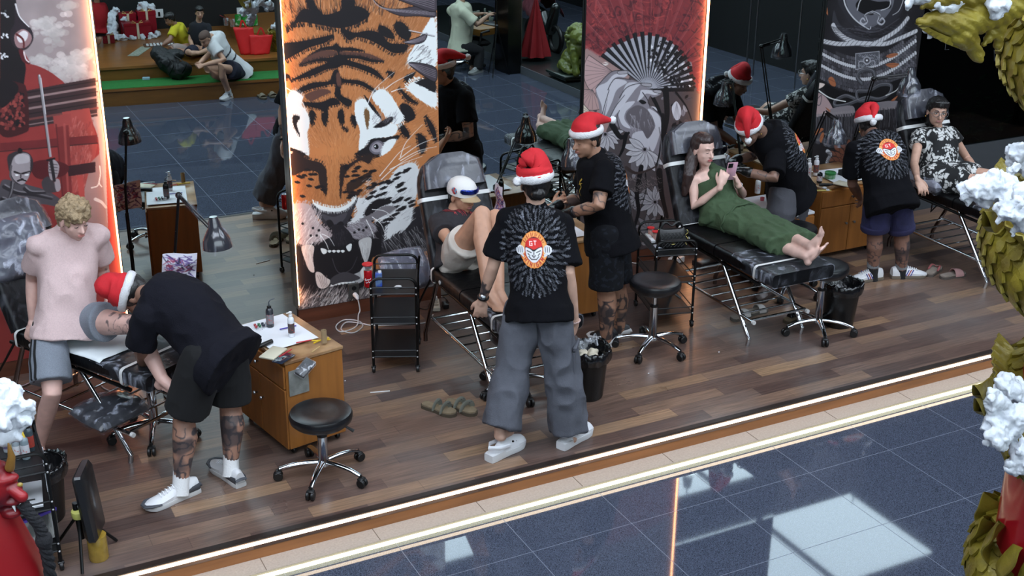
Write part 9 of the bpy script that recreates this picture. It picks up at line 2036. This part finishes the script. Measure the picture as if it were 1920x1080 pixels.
# ================================================================== dark window on the right of the wall
tag(MB().box((9.9, WALL+.02, .25), (4.2, .06, .56)).build('wall_back_low', mat('low_wall', (58, 62, 66), rough=.6), smooth=False), kind='structure')
tag(MB().box((9.9, WALL+1.6, 1.6), (4.6, .1, 3.4)).build('wall_far', mat('night_black', (4, 4, 5), rough=.9), smooth=False), kind='structure')
gm = bpy.data.materials.new('tinted_glass'); gm.use_nodes = True; nt = gm.node_tree; nt.nodes.clear(); o_ = nt.nodes.new('ShaderNodeOutputMaterial'); mx = nt.nodes.new('ShaderNodeMixShader'); tr = nt.nodes.new('ShaderNodeBsdfTransparent'); tr.inputs[0].default_value = (.35, .38, .38, 1); gl_ = nt.nodes.new('ShaderNodeBsdfGlossy'); gl_.inputs['Roughness'].default_value = .02; gl_.inputs[0].default_value = (.5, .5, .52, 1); mx.inputs[0].default_value = .05
nt.links.new(tr.outputs[0], mx.inputs[1]); nt.links.new(gl_.outputs[0], mx.inputs[2]); nt.links.new(mx.outputs[0], o_.inputs[0])
tag(MB().box((9.9, WALL+.02, 1.95), (4.2, .01, 2.84)).build('window_6', gm, smooth=False), kind='structure')
lt = thing('window_lettering', 'faint thin outline lettering on the dark window at the top right', 'lettering', at(1850, 90, y=WALL))
for ch_, px, py in (('L', 1777, 82), ('V', 1866, 104), ('I', 1879, 104), ('S', 1891, 100), ('I', 1904, 104)):
    c = at(px, py, y=WALL+.008); b = MB(); w_, h_ = .045, .10
    for st_ in GLY[ch_]: b.tube([c+V((u-.5)*w_, -.0, (.5-v_)*h_) for u, v_ in st_], .0022, 6)
    b.build('letter', mat('letter_grey', (74, 76, 82), rough=.6), lt)
MB().tube([at(1888, 60, y=WALL-.0), at(1874, 140, y=WALL-.0)], .011, 8).build('wooden_strip', mat('strip_wood', (104, 70, 60), rough=.6), lt)
random.seed(12)
for k, (px, py, n_) in enumerate(((1815, 225, 70), (1850, 290, 60), (1790, 260, 50))):
    c = at(px, py, y=WALL+.55); t = thing('leafy_plant', ['dark leafy plant behind the tinted window beside the woman in the floral dress', 'dark leafy plant behind the window next to the cotton cloud', 'low dark leafy plant behind the window, left of the others'][k], 'plant', (c[0], c[1], -.1))
    b = MB(); st_ = MB()
    for i in range(n_):
        q_ = c+V(random.gauss(0, .22), random.gauss(0, .12), random.gauss(0, .16)); a = random.uniform(0, 6.283); d = nrm(V(math.cos(a), math.sin(a)*.5, random.uniform(-.5, .2))); s_, t__ = frame(d); l_ = random.uniform(.07, .12)
        b.add([q_, q_+d*l_*.35+s_*l_*.22, q_+d*l_*.75+s_*l_*.16, q_+d*l_, q_+d*l_*.75-s_*l_*.16, q_+d*l_*.35-s_*l_*.22, q_+d*l_*.5-t__*.012], [(0, 1, 6), (1, 2, 6), (2, 3, 6), (3, 4, 6), (4, 5, 6), (5, 0, 6)])
    for i in range(6): st_.tube([V(c[0], c[1], -.1), c+V(random.gauss(0, .15), random.gauss(0, .08), random.gauss(0, .1))], .006, 6)
    b.build('foliage', mat('dark_leaf', (26, 74, 40), rough=.45), t); st_.build('stems', mat('stem', (40, 44, 26), rough=.7), t)
